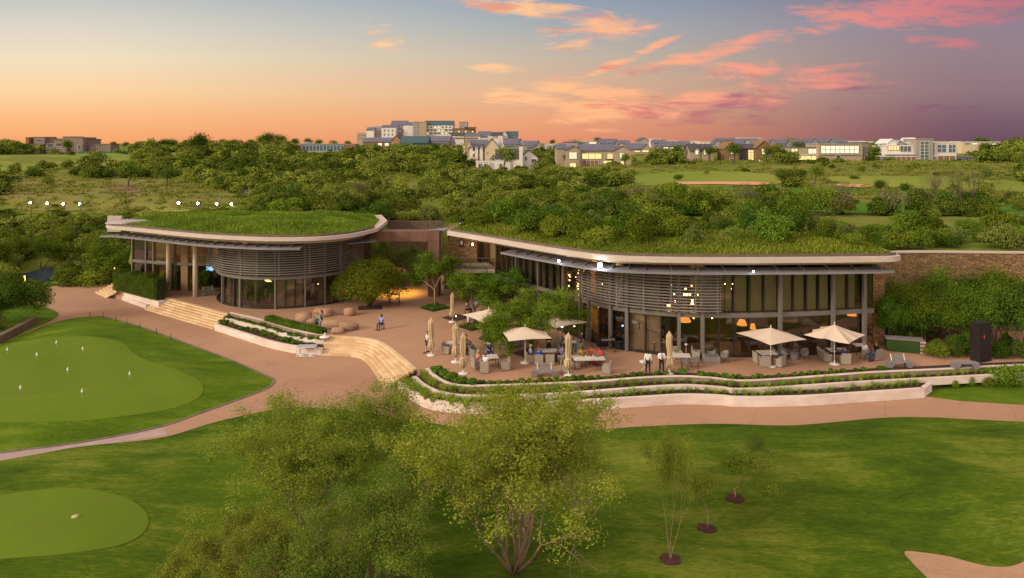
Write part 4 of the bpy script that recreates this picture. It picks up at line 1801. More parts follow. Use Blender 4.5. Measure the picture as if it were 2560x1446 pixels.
def blade_arrays(rng, n, spread, h, w, lean=.5):
    A = rng.uniform(0, 2 * math.pi, n)
    R = spread * np.sqrt(rng.random(n))
    B0 = np.stack([np.cos(A) * R, np.sin(A) * R, np.zeros(n)], 1)
    A2 = A + rng.normal(0, .8, n)
    hh = h * rng.uniform(.6, 1.15, n)
    ln = lean * rng.uniform(.2, 1.2, n)
    tip = B0 + np.stack([np.cos(A2) * ln * hh, np.sin(A2) * ln * hh, hh * np.sqrt(np.maximum(.1, 1 - ln ** 2 * .6))], 1)
    mid = B0 * .5 + tip * .5 + np.array([0, 0, 1]) * (hh * .12)[:, None]
    s = np.stack([-np.sin(A2), np.cos(A2), np.zeros(n)], 1) * (w * rng.uniform(.6, 1.2, n))[:, None]
    return B0, mid, tip, s


def blades_mesh(name, B0, mid, tip, s, tint, mat):
    n = len(B0)
    V = np.stack([B0 - s * .5, B0 + s * .5, mid + s * .5, mid - s * .5, tip], 1).reshape(-1, 3)
    idx = (np.arange(n) * 5)[:, None]
    lo = np.concatenate([idx + np.array([0, 1, 2, 3]), idx + np.array([3, 2, 4])], 1).ravel().astype(np.int32)
    me = bpy.data.meshes.new(name)
    me.vertices.add(5 * n)
    me.vertices.foreach_set('co', V.astype(np.float32).ravel())
    me.loops.add(7 * n)
    me.loops.foreach_set('vertex_index', lo)
    me.polygons.add(2 * n)
    st = np.stack([np.arange(n) * 7, np.arange(n) * 7 + 4], 1).ravel().astype(np.int32)
    me.polygons.foreach_set('loop_start', st)
    me.polygons.foreach_set('loop_total', np.tile([4, 3], n).astype(np.int32))
    me.materials.append(mat)
    me.update(calc_edges=True)
    a = me.attributes.new('tint', 'FLOAT', 'FACE')
    a.data.foreach_set('value', np.repeat(np.clip(tint, 0, 1), 2).astype(np.float32))
    return me


TUFT = []
for i in range(3):
    B0, mi_, tp_, s_ = blade_arrays(RNG, 60, .12, .42, .03, .75)
    TUFT.append(blades_mesh('tuft_blades', B0, mi_, tp_, s_, RNG.uniform(0, 1, 60), L_tuft))

# ------------------------------------------------------------------ plants in the planters
PR = random.Random(3)


def row(line, p0, p1, step, z, meshes, sc, name, label, cat, group, jit=.15, off=-.45, keep=1.0):
    P = Path2(line)
    t0, t1 = P.spx(p0), P.spx(p1)
    t = t0
    while t < t1:
        if PR.random() < keep:
            q, d = P.at(t)
            nn = Vector((-d.y, d.x))
            o_ = off + PR.uniform(-jit, jit)
            s = PR.uniform(*sc)
            o = link(name, PR.choice(meshes), None, (q.x + nn.x * o_, q.y + nn.y * o_, z), PR.uniform(0, 6.3), (s, s, s * PR.uniform(.8, 1.15)))
            k_ = (t - t0) / (t1 - t0)
            zn = ', left end of its row' if k_ < .2 else (', left of the row middle' if k_ < .4 else (', middle of its row' if k_ < .6 else (', right of the row middle' if k_ < .8 else ', right end of its row')))
            tag(o, ('big ' if s > sc[0] + .8 * (sc[1] - sc[0]) else '') + label + zn, cat, group + zn)
        t += step * PR.uniform(.75, 1.25)


row(UPW, 1460, 2640, .62, -.28, TUFT, (.75, 1.25), 'grass_tuft', 'grassy tuft in the middle planter bed', 'plant', 'tufts in the middle bed right of the willow')
row(MIDW, 1440, 2295, .58, -.48, TUFT, (.75, 1.25), 'grass_tuft', 'grassy tuft in the lowest wavy planter bed', 'plant', 'tufts in the lowest bed right of the willow')
row(UPW, 1070, 1440, .5, -.3, TUFT, (.9, 1.5), 'grass_tuft', 'long grassy tuft, middle bed at the curved planter end', 'plant', 'tufts at the curved end, middle bed')
row(MIDW, 1034, 1300, .42, -.5, TUFT, (.9, 1.5), 'grass_tuft', 'long grassy tuft, lowest bed beside the curved steps', 'plant', 'tufts at the curved end, lowest bed')
row(MIDW, 1034, 1200, .55, -.5, TUFT, (.9, 1.4), 'grass_tuft', 'long grassy tuft, lowest bed beside the curved steps', 'plant', 'tufts at the curved end, lowest bed', .3, -.7)
row(UPW, 1070, 1180, .6, .0, B_SHR, (.5, .62), 'low_shrub', 'dark green shrub at the curved terrace corner', 'shrub', 'shrubs at the curved terrace corner', .1, .65)
row(UPW, 1180, 1460, .6, .0, B_SHR, (.28, .45), 'low_shrub', 'low terrace edge shrub behind the front tree tops', 'shrub', 'terrace edge shrubs behind the front trees', .1, .6)
row(UPW, 1460, 2240, .62, .0, B_SHR, (.24, .44), 'low_shrub', 'small green shrub along the terrace edge bed', 'shrub', 'shrubs along the restaurant terrace edge', .08, .6, .85)
row(LUP, 578, 815, .62, -.32, B_SHR, (.32, .46), 'low_shrub', 'round shrub in the upper bed of the left planters', 'shrub', 'shrubs in the upper left bed', .12, -.5, .92)
row(LMID, 568, 812, .66, -.56, B_SHR, (.32, .5), 'low_shrub', 'round shrub in the lower bed of the left planters', 'shrub', 'shrubs in the lower left bed', .12, -.6, .92)


# hedge by the boulders and the tall clipped hedge : dense leaf boxes
def hedge_mesh(name, line, w, h0, h1, n, leaf, mat, z0=0.0):
    P = Path2(line)
    T = RNG.uniform(0, P.len, n)
    pos, nrm = [], []
    for t in T:
        q, d = P.at(float(t))
        nn = Vector((-d.y, d.x))
        hh = h0 + (h1 - h0) * t / P.len
        hh *= 1 + .06 * math.sin(t * 2.1) + .04 * math.sin(t * 5.3)
        f = RNG.random()
        e = .05 * RNG.normal()
        if f < .3:
            u, z, nv = RNG.uniform(-.5, .5) * w, hh + e, (0, 0, 1)
        elif f < .72:
            u, z, nv = -w / 2 + e, RNG.uniform(0.02, hh), (-nn.x, -nn.y, .3)
        else:
            u, z, nv = w / 2 + e, RNG.uniform(0.02, hh), (nn.x, nn.y, .3)
        if t < .25 or t > P.len - .25:
            u = RNG.uniform(-.5, .5) * w
            z = RNG.uniform(0.02, hh)
        pos.append((q.x + nn.x * u, q.y + nn.y * u, z0 + z))
        nrm.append(nv)
    pos, nrm = np.array(pos), np.array(nrm) + RNG.normal(size=(n, 3)) * .5
    tint = .4 + .15 * np.sin(pos[:, 0] * 2.3) * np.sin(pos[:, 2] * 3) + RNG.normal(0, .25, n)
    return leaf_mesh(name, pos, nrm, leaf, leaf * .6, tint, mat, RNG)


def core(line, w, h0, h1, z0=0.0):
    b = MB()
    P = Path2(line)
    n = 12
    pts = [P.at(P.len * (.01 + .98 * i / n))[0] for i in range(n + 1)]
    b.wall(off_line(pts, -w * .4), z0, lambda i: z0 + (h0 + (h1 - h0) * i / n) * .9, w * .8)
    return b


M_twig = pm('hedge_twigs', (.035, .045, .015), (.02, .028, .01), 5, .95)
HL = [G(295, 722, 0).xy, G(404, 748, 0).xy]
hd = empty('clipped_hedge', (0, 0, 0), 0, 'tall dark green clipped hedge between the left steps and the pavilion', 'hedge')
link('foliage', hedge_mesh('foliage', HL, 1.3, 2.1, 2.35, 16000, .12, L_hedge), hd)
core(HL, 1.3, 2.1, 2.3).build('stems', M_twig, hd)
HL2 = [G(668, 800, 0).xy, G(735, 819, 0).xy, G(812, 835, 0).xy]
hd = empty('low_hedge', (0, 0, 0), 0, 'low dark hedge between the boulders and the topmost left planter wall', 'hedge')
link('foliage', hedge_mesh('foliage', HL2, .8, .42, .42, 7000, .11, L_shrub), hd)
core(HL2, .8, .4, .4).build('stems', M_twig, hd)


# ------------------------------------------------------------------ bushes as things
def bush(meshes, x, y, z, r, h, label, cat='bush', group=None, name='bush', me=None):
    o = link(name, me or PR.choice(meshes), None, (x, y, z - .05), PR.uniform(0, 6.3), (r, r, h))
    return tag(o, label, cat, group)


# shrubs at the foot of the columns
for (px, py, r, h, lab) in [(452, 722, 1.5, 2.7, 'dark glossy bush right of the clipped hedge, under the brown pier'), (512, 730, 1.6, 2.9, 'biggest dark bush between the two nearest cream columns'),
                            (428, 718, 1.0, 2.2, 'dark bush hiding the foot of the leftmost cream column'), (553, 724, .9, 2.0, 'dark bush between the third cream column and the glass drum')]:
    q = G(px, py, 0)
    bush(B_DRK, q.x, q.y, 0, r, h, lab)

# ------------------------------------------------------------------ meadow on the roofs
M_mead = pm('roof_meadow_ground', (.12, .19, .014), (.08, .14, .01), .5, .95, .5, c3=(.2, .23, .035), scale3=.12, spec=.1)
L_mead = leafmat('meadow_blades', (.085, .14, .012), (.29, .345, .045), .1, .3)


def roof_z(z0, hm):
    def f(A, d):
        return z0 + hm * sst(d / 5) + .05 * sst(d) * (np.sin(A[:, 0] * 1.3) + np.sin(A[:, 1] * 1.7))
    return f


def meadow(root, poly, z0, hm, n, bl_h, name):
    pa = np.array([[p[0], p[1]] for p in poly])
    o = sheet('meadow_soil', [Vector(p) for p in pa], roof_z(z0, hm), M_mead, .8, .25)
    o.parent = root
    lo, hi = pa.min(0), pa.max(0)
    P = RNG.uniform(lo, hi, (int(n * 1.6), 2))
    P = P[inside(P[:, 0], P[:, 1], pa)][:n]
    d = edge_dist(P, pa)
    Z = roof_z(z0, hm)(P, d)
    B0, mi_, tp_, s_ = blade_arrays(RNG, len(P), 0, bl_h, .09, .6)
    pt = .5 + .5 * np.sin(P[:, 0] * .55 + 1.5 * np.sin(P[:, 1] * .4)) * np.sin(P[:, 1] * .7 + np.sin(P[:, 0] * .3))
    hsc = (.55 + .9 * pt * RNG.random(len(P)) ** .5)[:, None]
    base = np.concatenate([P, Z[:, None]], 1)
    me = blades_mesh(name, base, base + mi_ * hsc, base + tp_ * hsc, s_, .6 * pt + RNG.normal(.2, .22, len(P)), L_mead)
    g = link(name, me, root)
    tag(g, kind='stuff')


lp = [p for p in off_line(LED, .5)][1:-1] + [Vector((-15.6, 80)), Vector((-17.5, 85.9)), Vector((-44.2, 86.4)), Vector((-45.4, 80))]
meadow(LB, lp, 7.83, .7, 42000, .32, 'roof_meadow')
rp = [p for p in off_line(EDG, .5)][:-1] + [Vector((30.2, 56.5)), Vector((30.2, 66.2)), Vector((12, 66.6)), Vector((6, 71.5)), Vector((-2.8, 80)), Vector((-5.0, 75))]
meadow(RB, rp, 8.23, .55, 42000, .34, 'roof_meadow')
# pale pebble patch at the left tip of the pavilion roof
b = MB()
q = G(335, 555, 8.0)
b.lathe([(2.1, 0), (1.9, .14), (1.2, .3), (.4, .36), (.02, .37)], (q.x, q.y - .6, 7.95), 18, sx=1.35, sy=.8)
b.build('pebble_patch', pm('pebbles', (.55, .48, .46), (.22, .18, .17), 6, .9, .5), LB)


# ------------------------------------------------------------------ grown trees
def grow(rng, p, d, length, r, level, maxl, segs, tips, spread=.6, up=.12, wander=.16, kids=(2, 4), shrink=.72, side=True):
    pts, rad = [p.copy()], [r]
    n = 4
    r1 = r * (.55 if level < maxl else .3)
    for i in range(n):
        d = (d + Vector((rng.gauss(0, wander), rng.gauss(0, wander), rng.gauss(0, wander) + up * .5))).normalized()
        p = p + d * (length / n)
        pts.append(p.copy())
        rad.append(r + (r1 - r) * (i + 1) / n)
        if side and 0 < level <= maxl and i in (1, 2) and rng.random() < .6 and level < maxl:
            ax = d.orthogonal()
            ax.rotate(Matrix.Rotation(rng.uniform(0, 6.3), 3, d))
            nd = (d + ax * rng.uniform(.6, 1.1)).normalized()
            grow(rng, p.copy(), nd, length * shrink * .8, rad[-1] * .55, level + 1, maxl, segs, tips, spread, up, wander, kids, shrink, side)
    segs.append((pts, rad, level))
    if level >= maxl:
        tips += [q for q in pts[1:]]
        return
    k = rng.randint(*kids)
    a0 = rng.uniform(0, 6.3)
    for j in range(k):
        ax = d.orthogonal().normalized()
        ax.rotate(Matrix.Rotation(a0 + 6.283 * j / k + rng.uniform(-.4, .4), 3, d))
        nd = (d + ax * spread * rng.uniform(.6, 1.3) + Vector((0, 0, up))).normalized()
        grow(rng, p.copy(), nd, length * shrink * rng.uniform(.8, 1.15), r1 * .85, level + 1, maxl, segs, tips, spread, up, wander, kids, shrink, side)


def tube_np(segs, name, mat, sides=(8, 6, 5, 4, 3, 3)):
    b = MB()
    for pts, rad, lv in segs:
        b.tube(pts, rad, sides[min(lv, 5)], cap=(lv == 0))
    return b.mesh(name, mat)


def tree_meshes(seed, stems, length, r, maxl, nleaf, leaf, rad, lmat, bmat, spread=.6, up=.12, wander=.16, lean=.5, kids=(2, 4), shrink=.72, trunk_h=0.0, thick=None, droop=0.0, wd=.45, zmin=0.0):
    rng = random.Random(seed)
    segs, tips = [], []
    base = Vector((0, 0, 0))
    if trunk_h > 0:
        top = Vector((rng.uniform(-.1, .1), rng.uniform(-.1, .1), trunk_h))
        segs.append(([base, base.lerp(top, .5) + Vector((rng.uniform(-.06, .06), rng.uniform(-.06, .06), 0)), top], [r * 1.25, r, r * .9], 0))
        base = top
    a0 = rng.uniform(0, 6.3)
    for k in range(stems):
        a = a0 + 6.283 * k / stems + rng.uniform(-.4, .4)
        ln = lean * rng.uniform(.5, 1.2)
        grow(rng, base + Vector((math.cos(a), math.sin(a), 0)) * (r * .5), Vector((math.cos(a) * ln, math.sin(a) * ln, 1)).normalized(), length * rng.uniform(.85, 1.15), r * (.8 if stems > 1 else 1), 1 if trunk_h else 0, maxl, segs, tips, spread, up, wander, kids, shrink)
    tips = np.array([tuple(t) for t in tips])
    if zmin:
        tz = np.percentile(tips[:, 2], 99)
        keep = tips[:, 2] > tz * (zmin + RNG.uniform(-.08, .08, len(tips)))
        tips = tips[keep]
    P, Nn, T = clump_points(RNG, tips, nleaf, rad)
    if droop:
        k = RNG.integers(0, len(tips), nleaf // 2)
        dz = RNG.random(nleaf // 2) * droop
        sub = tips[k] + RNG.normal(size=(nleaf // 2, 3)) * np.array([.07, .07, .05]) + np.stack([0 * dz, 0 * dz, -dz], 1)
        P = np.concatenate([P, sub])
        Nn = np.concatenate([Nn, RNG.normal(size=(nleaf // 2, 3))])
        T = np.concatenate([T, RNG.uniform(.2, 1, nleaf // 2)])
    return tube_np(segs, 'trunk', bmat), leaf_mesh('crown', P, Nn, leaf, leaf * wd, T, lmat, RNG), tips


def tree(tm, loc, rz, sc, label, name='tree', cat='tree', group=None):
    t = empty(name, loc, rz, label, cat, group)
    t.scale = sc if isinstance(sc, tuple) else (sc, sc, sc)
    link('trunk', tm[0], t)
    link('crown', tm[1], t)
    return t
# ------------------------------------------------------------------ fairways, bunkers and meadows on the hills
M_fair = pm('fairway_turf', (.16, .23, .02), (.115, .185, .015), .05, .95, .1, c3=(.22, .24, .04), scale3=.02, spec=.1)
M_fair2 = pm('fairway_dark_turf', (.085, .175, .014), (.06, .14, .01), .08, .95, .1, spec=.1)  # second fairway turf, a darker and deeper green
M_gold = pm('golden_grass', (.17, .19, .03), (.095, .14, .018), .3, .95, .6, c3=(.21, .17, .055), scale3=.04, spec=.1)
M_red = pm('red_grass', (.22, .10, .06), (.14, .09, .04), .2, .95, .4)
M_road = pm('tar_road', (.16, .15, .19), (.12, .11, .15), .5, .8)
M_sand2 = pm('far_bunker_sand', (.62, .32, .17), (.5, .25, .13), .3, .95)


def drape(name, pts, mat, off=.06, step=3.0):
    poly = smooth_line([RC(x, y).xy for x, y in pts], 4, True)
    return tag(sheet(name, poly, lambda A, d: hgt(A[:, 0], A[:, 1]) + off + .02 * sst(d), mat, step), kind='structure')


FAIR = [
    [(0, 388), (180, 384), (330, 390), (345, 400), (330, 414), (180, 420), (60, 428), (-60, 432), (-60, 390)],
    [(1205, 462), (1290, 455), (1390, 446), (1480, 440), (1530, 448), (1500, 462), (1400, 470), (1280, 474)],
    [(1500, 452), (1620, 436), (1760, 429), (1880, 432), (1960, 446), (1940, 462), (1840, 468), (1700, 468), (1560, 462)],
    [(1880, 508), (2000, 497), (2150, 502), (2300, 512), (2420, 524), (2380, 540), (2200, 538), (2000, 530)],
    [(2060, 446), (2200, 441), (2380, 446), (2540, 456), (2640, 470), (2560, 482), (2360, 476), (2160, 468)],
    [(2440, 520), (2620, 505), (2700, 530), (2560, 545), (2460, 538)],
]
for k, f in enumerate(FAIR):
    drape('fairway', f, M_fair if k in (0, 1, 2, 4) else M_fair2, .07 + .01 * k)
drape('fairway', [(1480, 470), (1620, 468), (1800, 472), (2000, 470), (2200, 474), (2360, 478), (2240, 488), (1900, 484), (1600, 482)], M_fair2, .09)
GOLD = [[(0, 455), (150, 446), (330, 448), (520, 462), (640, 500), (560, 528), (300, 532), (0, 505)], [(600, 535), (800, 528), (1000, 534), (1060, 546), (900, 556), (700, 552)], [(930, 440), (1010, 428), (1070, 450), (1060, 480), (980, 490)],
        [(1700, 492), (1850, 486), (2050, 488), (2250, 498), (2300, 512), (2100, 506), (1850, 504)]]
for f in GOLD[:2]:
    drape('meadow', f, M_gold, .06)
drape('meadow', GOLD[3], M_gold, .13)
drape('meadow', [(270, 466), (340, 464), (365, 474), (340, 484), (280, 482)], M_red, .16, 2.0)
drape('fairway_bunker', [(1690, 459), (1760, 457.5), (1850, 458), (1920, 460), (1905, 466), (1800, 465), (1710, 465)], M_sand2, .3, 1.5)
drape('fairway_bunker', [(2090, 464), (2150, 466), (2180, 470), (2150, 473), (2100, 469)], M_sand2, .3, 1.5)
drape('road', [(395, 405), (412, 392), (424, 386), (436, 386), (438, 394), (424, 402), (405, 410)], M_road, .3, 2.0)
drape('road', [(604, 478), (630, 482), (656, 489), (650, 496), (625, 492), (606, 486)], M_road, .25, 1.5)

# ------------------------------------------------------------------ houses on the ridge
W_tan = pm('house_tan', (.40, .32, .22), (.34, .27, .18), .3, .9)
W_cream = pm('house_cream', (.60, .50, .32), (.52, .43, .27), .3, .9)
W_white = pm('house_white', (.70, .64, .60), (.60, .55, .52), .3, .9)
W_brown = pm('house_brown', (.25, .15, .07), (.19, .11, .05), 1.5, .9)
W_grey = pm('house_grey', (.34, .31, .29), (.28, .255, .24), .3, .9)
W_mauve = pm('house_mauve', (.24, .21, .22), (.19, .17, .18), .3, .9)
W_conc = pm('raw_concrete', (.25, .185, .15), (.19, .14, .115), .3, .9)
R_slate = pm('slate_roof', (.135, .135, .18), (.105, .105, .145), .4, .7)
R_teal = pm('teal_roof', (.05, .10, .115), (.04, .085, .10), .4, .6)
R_dark = pm('charcoal_roof', (.075, .07, .08), (.055, .05, .06), .4, .8)
R_white = pm('white_roof', (.70, .66, .66), (.6, .57, .57), .4, .8)
W_win = pm('far_window', (.10, .11, .12), (.07, .08, .09), .4, .2, spec=.6)
W_blue = pm('far_blue_glass', (.07, .13, .17), (.05, .10, .14), .4, .2, spec=.6)
W_litm = lampmat('lit_window', (1.0, .72, .28), 1.15)
W_lit2 = lampmat('bright_window', (1.0, .86, .58), 1.1)
W_green = pm('green_net', (.05, .16, .09), (.04, .13, .07), .5, .9)


def gable(b, x0, x1, y0, y1, z0, ze, zr, axis, mw=0, mr=1, ov=.35):
    """one volume with walls to the eaves and a pitched or flat roof. axis 'x' ridge runs left-right, 'y' gable faces the camera, 'f' flat"""
    if axis == 'f':
        b.box(((x0 + x1) / 2, (y0 + y1) / 2, (z0 + ze) / 2), (x1 - x0, y1 - y0, ze - z0), 0, mw)
        b.box(((x0 + x1) / 2, (y0 + y1) / 2, ze + .15), (x1 - x0 + ov, y1 - y0 + ov, .294), 0, mr)
        return
    t = .22
    if axis == 'y':
        xm = (x0 + x1) / 2
        b.add([(x0, y0, z0), (x1, y0, z0), (x1, y1, z0), (x0, y1, z0), (x0, y0, ze), (x1, y0, ze), (x1, y1, ze), (x0, y1, ze), (xm, y0, zr), (xm, y1, zr)],
              [(0, 1, 5, 8, 4), (1, 2, 6, 5), (3, 7, 9, 6, 2)[::-1], (0, 4, 7, 3)], mw)
        k = (zr - ze) / (xm - x0) * ov
        for sx, xe in ((-1, x0), (1, x1)):
            xo = xe + sx * ov
            p = [(xo, y0 - ov, ze - k), (xm, y0 - ov, zr), (xm, y1 + ov, zr), (xo, y1 + ov, ze - k)]
            q = [(a, c, z + t) for a, c, z in p]
            b.add(p + q, [(0, 1, 2, 3), (4, 7, 6, 5), (0, 4, 5, 1), (1, 5, 6, 2), (2, 6, 7, 3), (3, 7, 4, 0)], mr)
    else:
        ym = (y0 + y1) / 2
        b.add([(x0, y0, z0), (x1, y0, z0), (x1, y1, z0), (x0, y1, z0), (x0, y0, ze), (x1, y0, ze), (x1, y1, ze), (x0, y1, ze), (x0, ym, zr), (x1, ym, zr)],
              [(0, 1, 5, 4), (1, 2, 6, 9, 5), (2, 3, 7, 6), (3, 0, 4, 8, 7)], mw)
        k = (zr - ze) / (ym - y0) * ov
        for sy, ye in ((-1, y0), (1, y1)):
            yo = ye + sy * ov
            p = [(x0 - ov, yo, ze - k), (x1 + ov, yo, ze - k), (x1 + ov, ym, zr), (x0 - ov, ym, zr)]
            q = [(a, c, z + t) for a, c, z in p]
            b.add(p + q, [(3, 2, 1, 0), (4, 5, 6, 7), (0, 1, 5, 4), (1, 2, 6, 5), (2, 3, 7, 6), (3, 0, 4, 7)], mr)


def split_build(root, x0, x1, y0, y1, z0, ze, zr, axis, wm, rm, nm='wall'):
    b = MB()
    gable(b, x0, x1, y0, y1, z0, ze, zr, axis)
    w, r = MB(), MB()
    for f, m in zip(b.f, b.m):
        t = w if m == 0 else r
        t.add([b.v[i] for i in f], [tuple(range(len(f)))])
    w.build(nm, wm, root)
    r.build('roof', rm, root)


def house(label, Y, vols, wins=(), extras=(), depth=9.0, name='house', cat='house', group=None):
    """vols: (px0, px1, py_eave, py_ridge, axis, wall, roof, dY, depth); wins: (px0,px1,py0,py1,mat,dY[,nx,ny])"""
    px = (min(v[0] for v in vols) + max(v[1] for v in vols)) / 2
    c = at(px, Y)
    zb = min(hz(at(v[0], Y).x, Y) for v in vols) - .8
    root = empty(name, (0, 0, 0), 0, label, cat, group)
    for v in vols:
        dy = v[7] if len(v) > 7 else 0
        dp = v[8] if len(v) > 8 else depth
        Yv = Y + dy
        x0, x1 = at(v[0], Yv).x, at(v[1], Yv).x
        ze, zr = zat(v[2], Yv), zat(v[3], Yv)
        split_build(root, x0, x1, Yv, Yv + dp, min(zb, ze - 2.5), ze, zr, v[4], v[5], v[6])
    for w in wins:
        Yv = Y + w[5]
        x0, x1 = at(w[0], Yv).x, at(w[1], Yv).x
        z1, z0 = zat(w[2], Yv), zat(w[3], Yv)
        nx, ny = (w[6], w[7]) if len(w) > 6 else (1, 1)
        b = MB()
        b.box(((x0 + x1) / 2, Yv - .04, (z0 + z1) / 2), (x1 - x0, .10, z1 - z0))
        win = b.build('window', w[4], root)
        b = MB()
        for i in range(nx + 1):
            x = x0 + (x1 - x0) * i / nx
            b.box((x, Yv - .13, (z0 + z1) / 2), (.14, .07, z1 - z0 + .14))
        for j in range(ny + 1):
            z = z0 + (z1 - z0) * j / ny
            b.box(((x0 + x1) / 2, Yv - .125, z), (x1 - x0 + .12, .05, .12))
        b.build('frame', R_dark if w[4] in (W_litm, W_lit2) else W_white, win)
    for e in extras:                       # (name, px0, px1, py0, py1, mat, dY, depth)
        Yv = Y + e[6]
        x0, x1 = at(e[1], Yv).x, at(e[2], Yv).x
        z1, z0 = zat(e[3], Yv), zat(e[4], Yv)
        b = MB()
        b.box(((x0 + x1) / 2, Yv + e[7] / 2, (z0 + z1) / 2), (x1 - x0, e[7], z1 - z0))
        b.build(e[0], e[5], root)
    return root


def grid_w(x0, x1, y0, y1, nx, ny, mat, dy, fw=.55, fh=.55):
    out = []
    for i in range(nx):
        for j in range(ny):
            a = x0 + (x1 - x0) * (i + .5 - fw / 2) / nx
            c = x0 + (x1 - x0) * (i + .5 + fw / 2) / nx
            d = y0 + (y1 - y0) * (j + .5 - fh / 2) / ny
            e = y0 + (y1 - y0) * (j + .5 + fh / 2) / ny
            m = mat[(i * 7 + j * 3) % len(mat)] if isinstance(mat, (list, tuple)) else mat
            out.append((a, c, d, e, m, dy))
    return out


# the hotel on the knoll
house('large stepped grey and cream hotel block on top of the central knoll', 520, [
    (892, 916, 332, 328, 'f', W_tan, R_white, 0, 14), (916, 934, 326, 319, 'x', W_white, R_slate, -1, 12), (932, 975, 316, 311, 'f', W_grey, W_white, 4, 12), (954, 989, 319, 313, 'x', W_white, R_slate, -3, 14),
    (977, 1016, 313, 302, 'x', W_grey, R_slate, 6, 14), (1009, 1034, 313, 306, 'x', W_white, R_slate, 2, 12), (1032, 1060, 306, 303, 'f', W_grey, R_dark, -2, 14), (1048, 1066, 306, 304, 'f', W_tan, W_tan, -4, 8),
    (1060, 1132, 313, 302, 'x', W_white, R_teal, 0, 16), (1131, 1187, 322, 318, 'f', W_brown, R_slate, 0, 14), (1148, 1168, 306, 304, 'f', W_grey, W_mauve, 4, 10)],
    grid_w(1064, 1130, 315, 338, 7, 3, [W_win, W_litm, W_win, W_win, W_lit2], 0) + grid_w(1034, 1048, 308, 338, 2, 4, [W_win, W_blue], -2) + grid_w(956, 986, 322, 342, 3, 2, W_win, -3, .3) + grid_w(894, 915, 335, 350, 3, 2, W_win, 0)
    + grid_w(980, 1012, 318, 338, 4, 3, [W_win, W_white], 6) + grid_w(1134, 1186, 326, 340, 6, 2, [W_win, W_litm], 0) + grid_w(935, 952, 318, 340, 2, 3, W_win, 4),
    [('balcony', 1064, 1131, 322.5, 323.6, W_white, -1.2, 1.1), ('balcony', 1064, 1131, 330.5, 331.6, W_white, -1.2, 1.1), ('terrace_roof', 1160, 1190, 318, 319.5, R_dark, -3, 8)], name='hotel', cat='hotel')
house('long low lodge with blue slate roof and an orange gable below the hotel', 430, [
    (907, 985, 355, 345, 'x', W_brown, R_slate, 4, 10), (978, 1003, 352, 339, 'y', pm('orange_brick', (.42, .20, .09), (.34, .16, .07), .5, .9), R_teal, -2, 12)],
    [(982, 999, 358, 366, W_win, -2), (945, 955, 358, 365, W_lit2, 4), (962, 972, 358, 365, W_lit2, 4)])
house('dark teal barn like hall under the hotel', 425, [(1000, 1070, 357, 341, 'x', pm('teal_cladding', (.045, .075, .095), (.035, .06, .08), .8, .7), R_teal, 0, 14)],
      [(1004, 1030, 358, 366, W_win, 0)], name='hall', cat='hall')
house('mauve roofed pavilion with a veranda, right of the dark teal hall', 440, [(1062, 1124, 354, 341, 'x', W_brown, R_slate, 0, 12), (1122, 1135, 356, 343, 'y', W_mauve, R_slate, 1, 10)], [(1070, 1118, 357, 364, W_win, 0)])
house('pair of dark hipped roofs just right of the hotel tower base', 470, [(1128, 1160, 340, 332, 'x', W_white, R_dark, 0, 10), (1163, 1200, 341, 334, 'x', W_white, R_slate, -4, 10)], [(1135, 1196, 344, 349, W_brown, -6)])
house('white cottage with slate roof, first of three right of the hotel', 480, [(1196, 1227, 338, 329, 'x', W_white, R_slate, 0, 10)], [(1202, 1220, 340, 345, W_win, 0)])
house('flat topped white house with brown roof, second of three right of the hotel', 460, [(1228, 1256, 340, 331, 'x', W_white, R_dark, 0, 10), (1222, 1262, 347, 345, 'f', W_white, R_white, -3, 5)], [(1232, 1252, 342, 345, W_win, 0)])
house('white gabled house with teal roof, third of three right of the hotel', 470, [(1250, 1270, 340, 328, 'y', W_white, R_teal, -1, 12), (1265, 1295, 340, 329, 'x', W_mauve, R_teal, 0, 10)], [(1270, 1290, 342, 348, W_win, 0)])
house('grey gabled house with mauve slate roof above the white villa', 360, [(1259, 1298, 360, 347, 'x', W_mauve, R_slate, 0, 9), (1292, 1312, 362, 347, 'y', W_grey, R_slate, 1, 9)], [(1264, 1290, 363, 369, W_win, 0)])
house('low grey house behind trees between the white villa and the tan twin gabled house', 390, [(1311, 1348, 364, 353, 'x', W_grey, R_slate, 0, 9), (1340, 1354, 365, 353, 'y', W_grey, R_slate, -1, 9)], [(1316, 1336, 367, 373, W_win, 0)])
house('small flat white house peeping over trees left of the tan twin gabled house', 400, [(1364, 1396, 361, 357, 'f', W_white, R_white, 0, 9)], [(1370, 1390, 364, 367, W_win, 0)])
# yellow house and white villa
house('cream yellow house with three dormers and tall chimneys', 262, [(1168, 1222, 374, 351, 'x', W_cream, R_slate, 2, 9), (1212, 1247, 368, 347, 'y', W_cream, R_slate, 0, 12), (1163, 1178, 368, 352, 'y', W_cream, W_cream, 1, 3),
      (1174, 1182, 369, 361, 'y', W_white, R_slate, .5, 4), (1187, 1195, 369, 361, 'y', W_white, R_slate, .5, 4), (1199, 1207, 369, 361, 'y', W_white, R_slate, .5, 4)],
      [(1176, 1180, 366, 371, W_win, .5), (1189, 1193, 366, 371, W_win, .5), (1201, 1205, 366, 371, W_win, .5), (1178, 1186, 378, 385, W_litm, 2), (1193, 1201, 378, 385, W_win, 2), (1216, 1219, 380, 386, W_win, 0)],
      [('chimney', 1157, 1163, 364, 398, W_cream, 0, 2), ('chimney', 1222, 1231, 343, 372, W_cream, 4, 2), ('chimney', 1246, 1256, 340, 372, W_white, 10, 2), ('terrace', 1157, 1186, 394, 408, W_cream, -4, 4)])
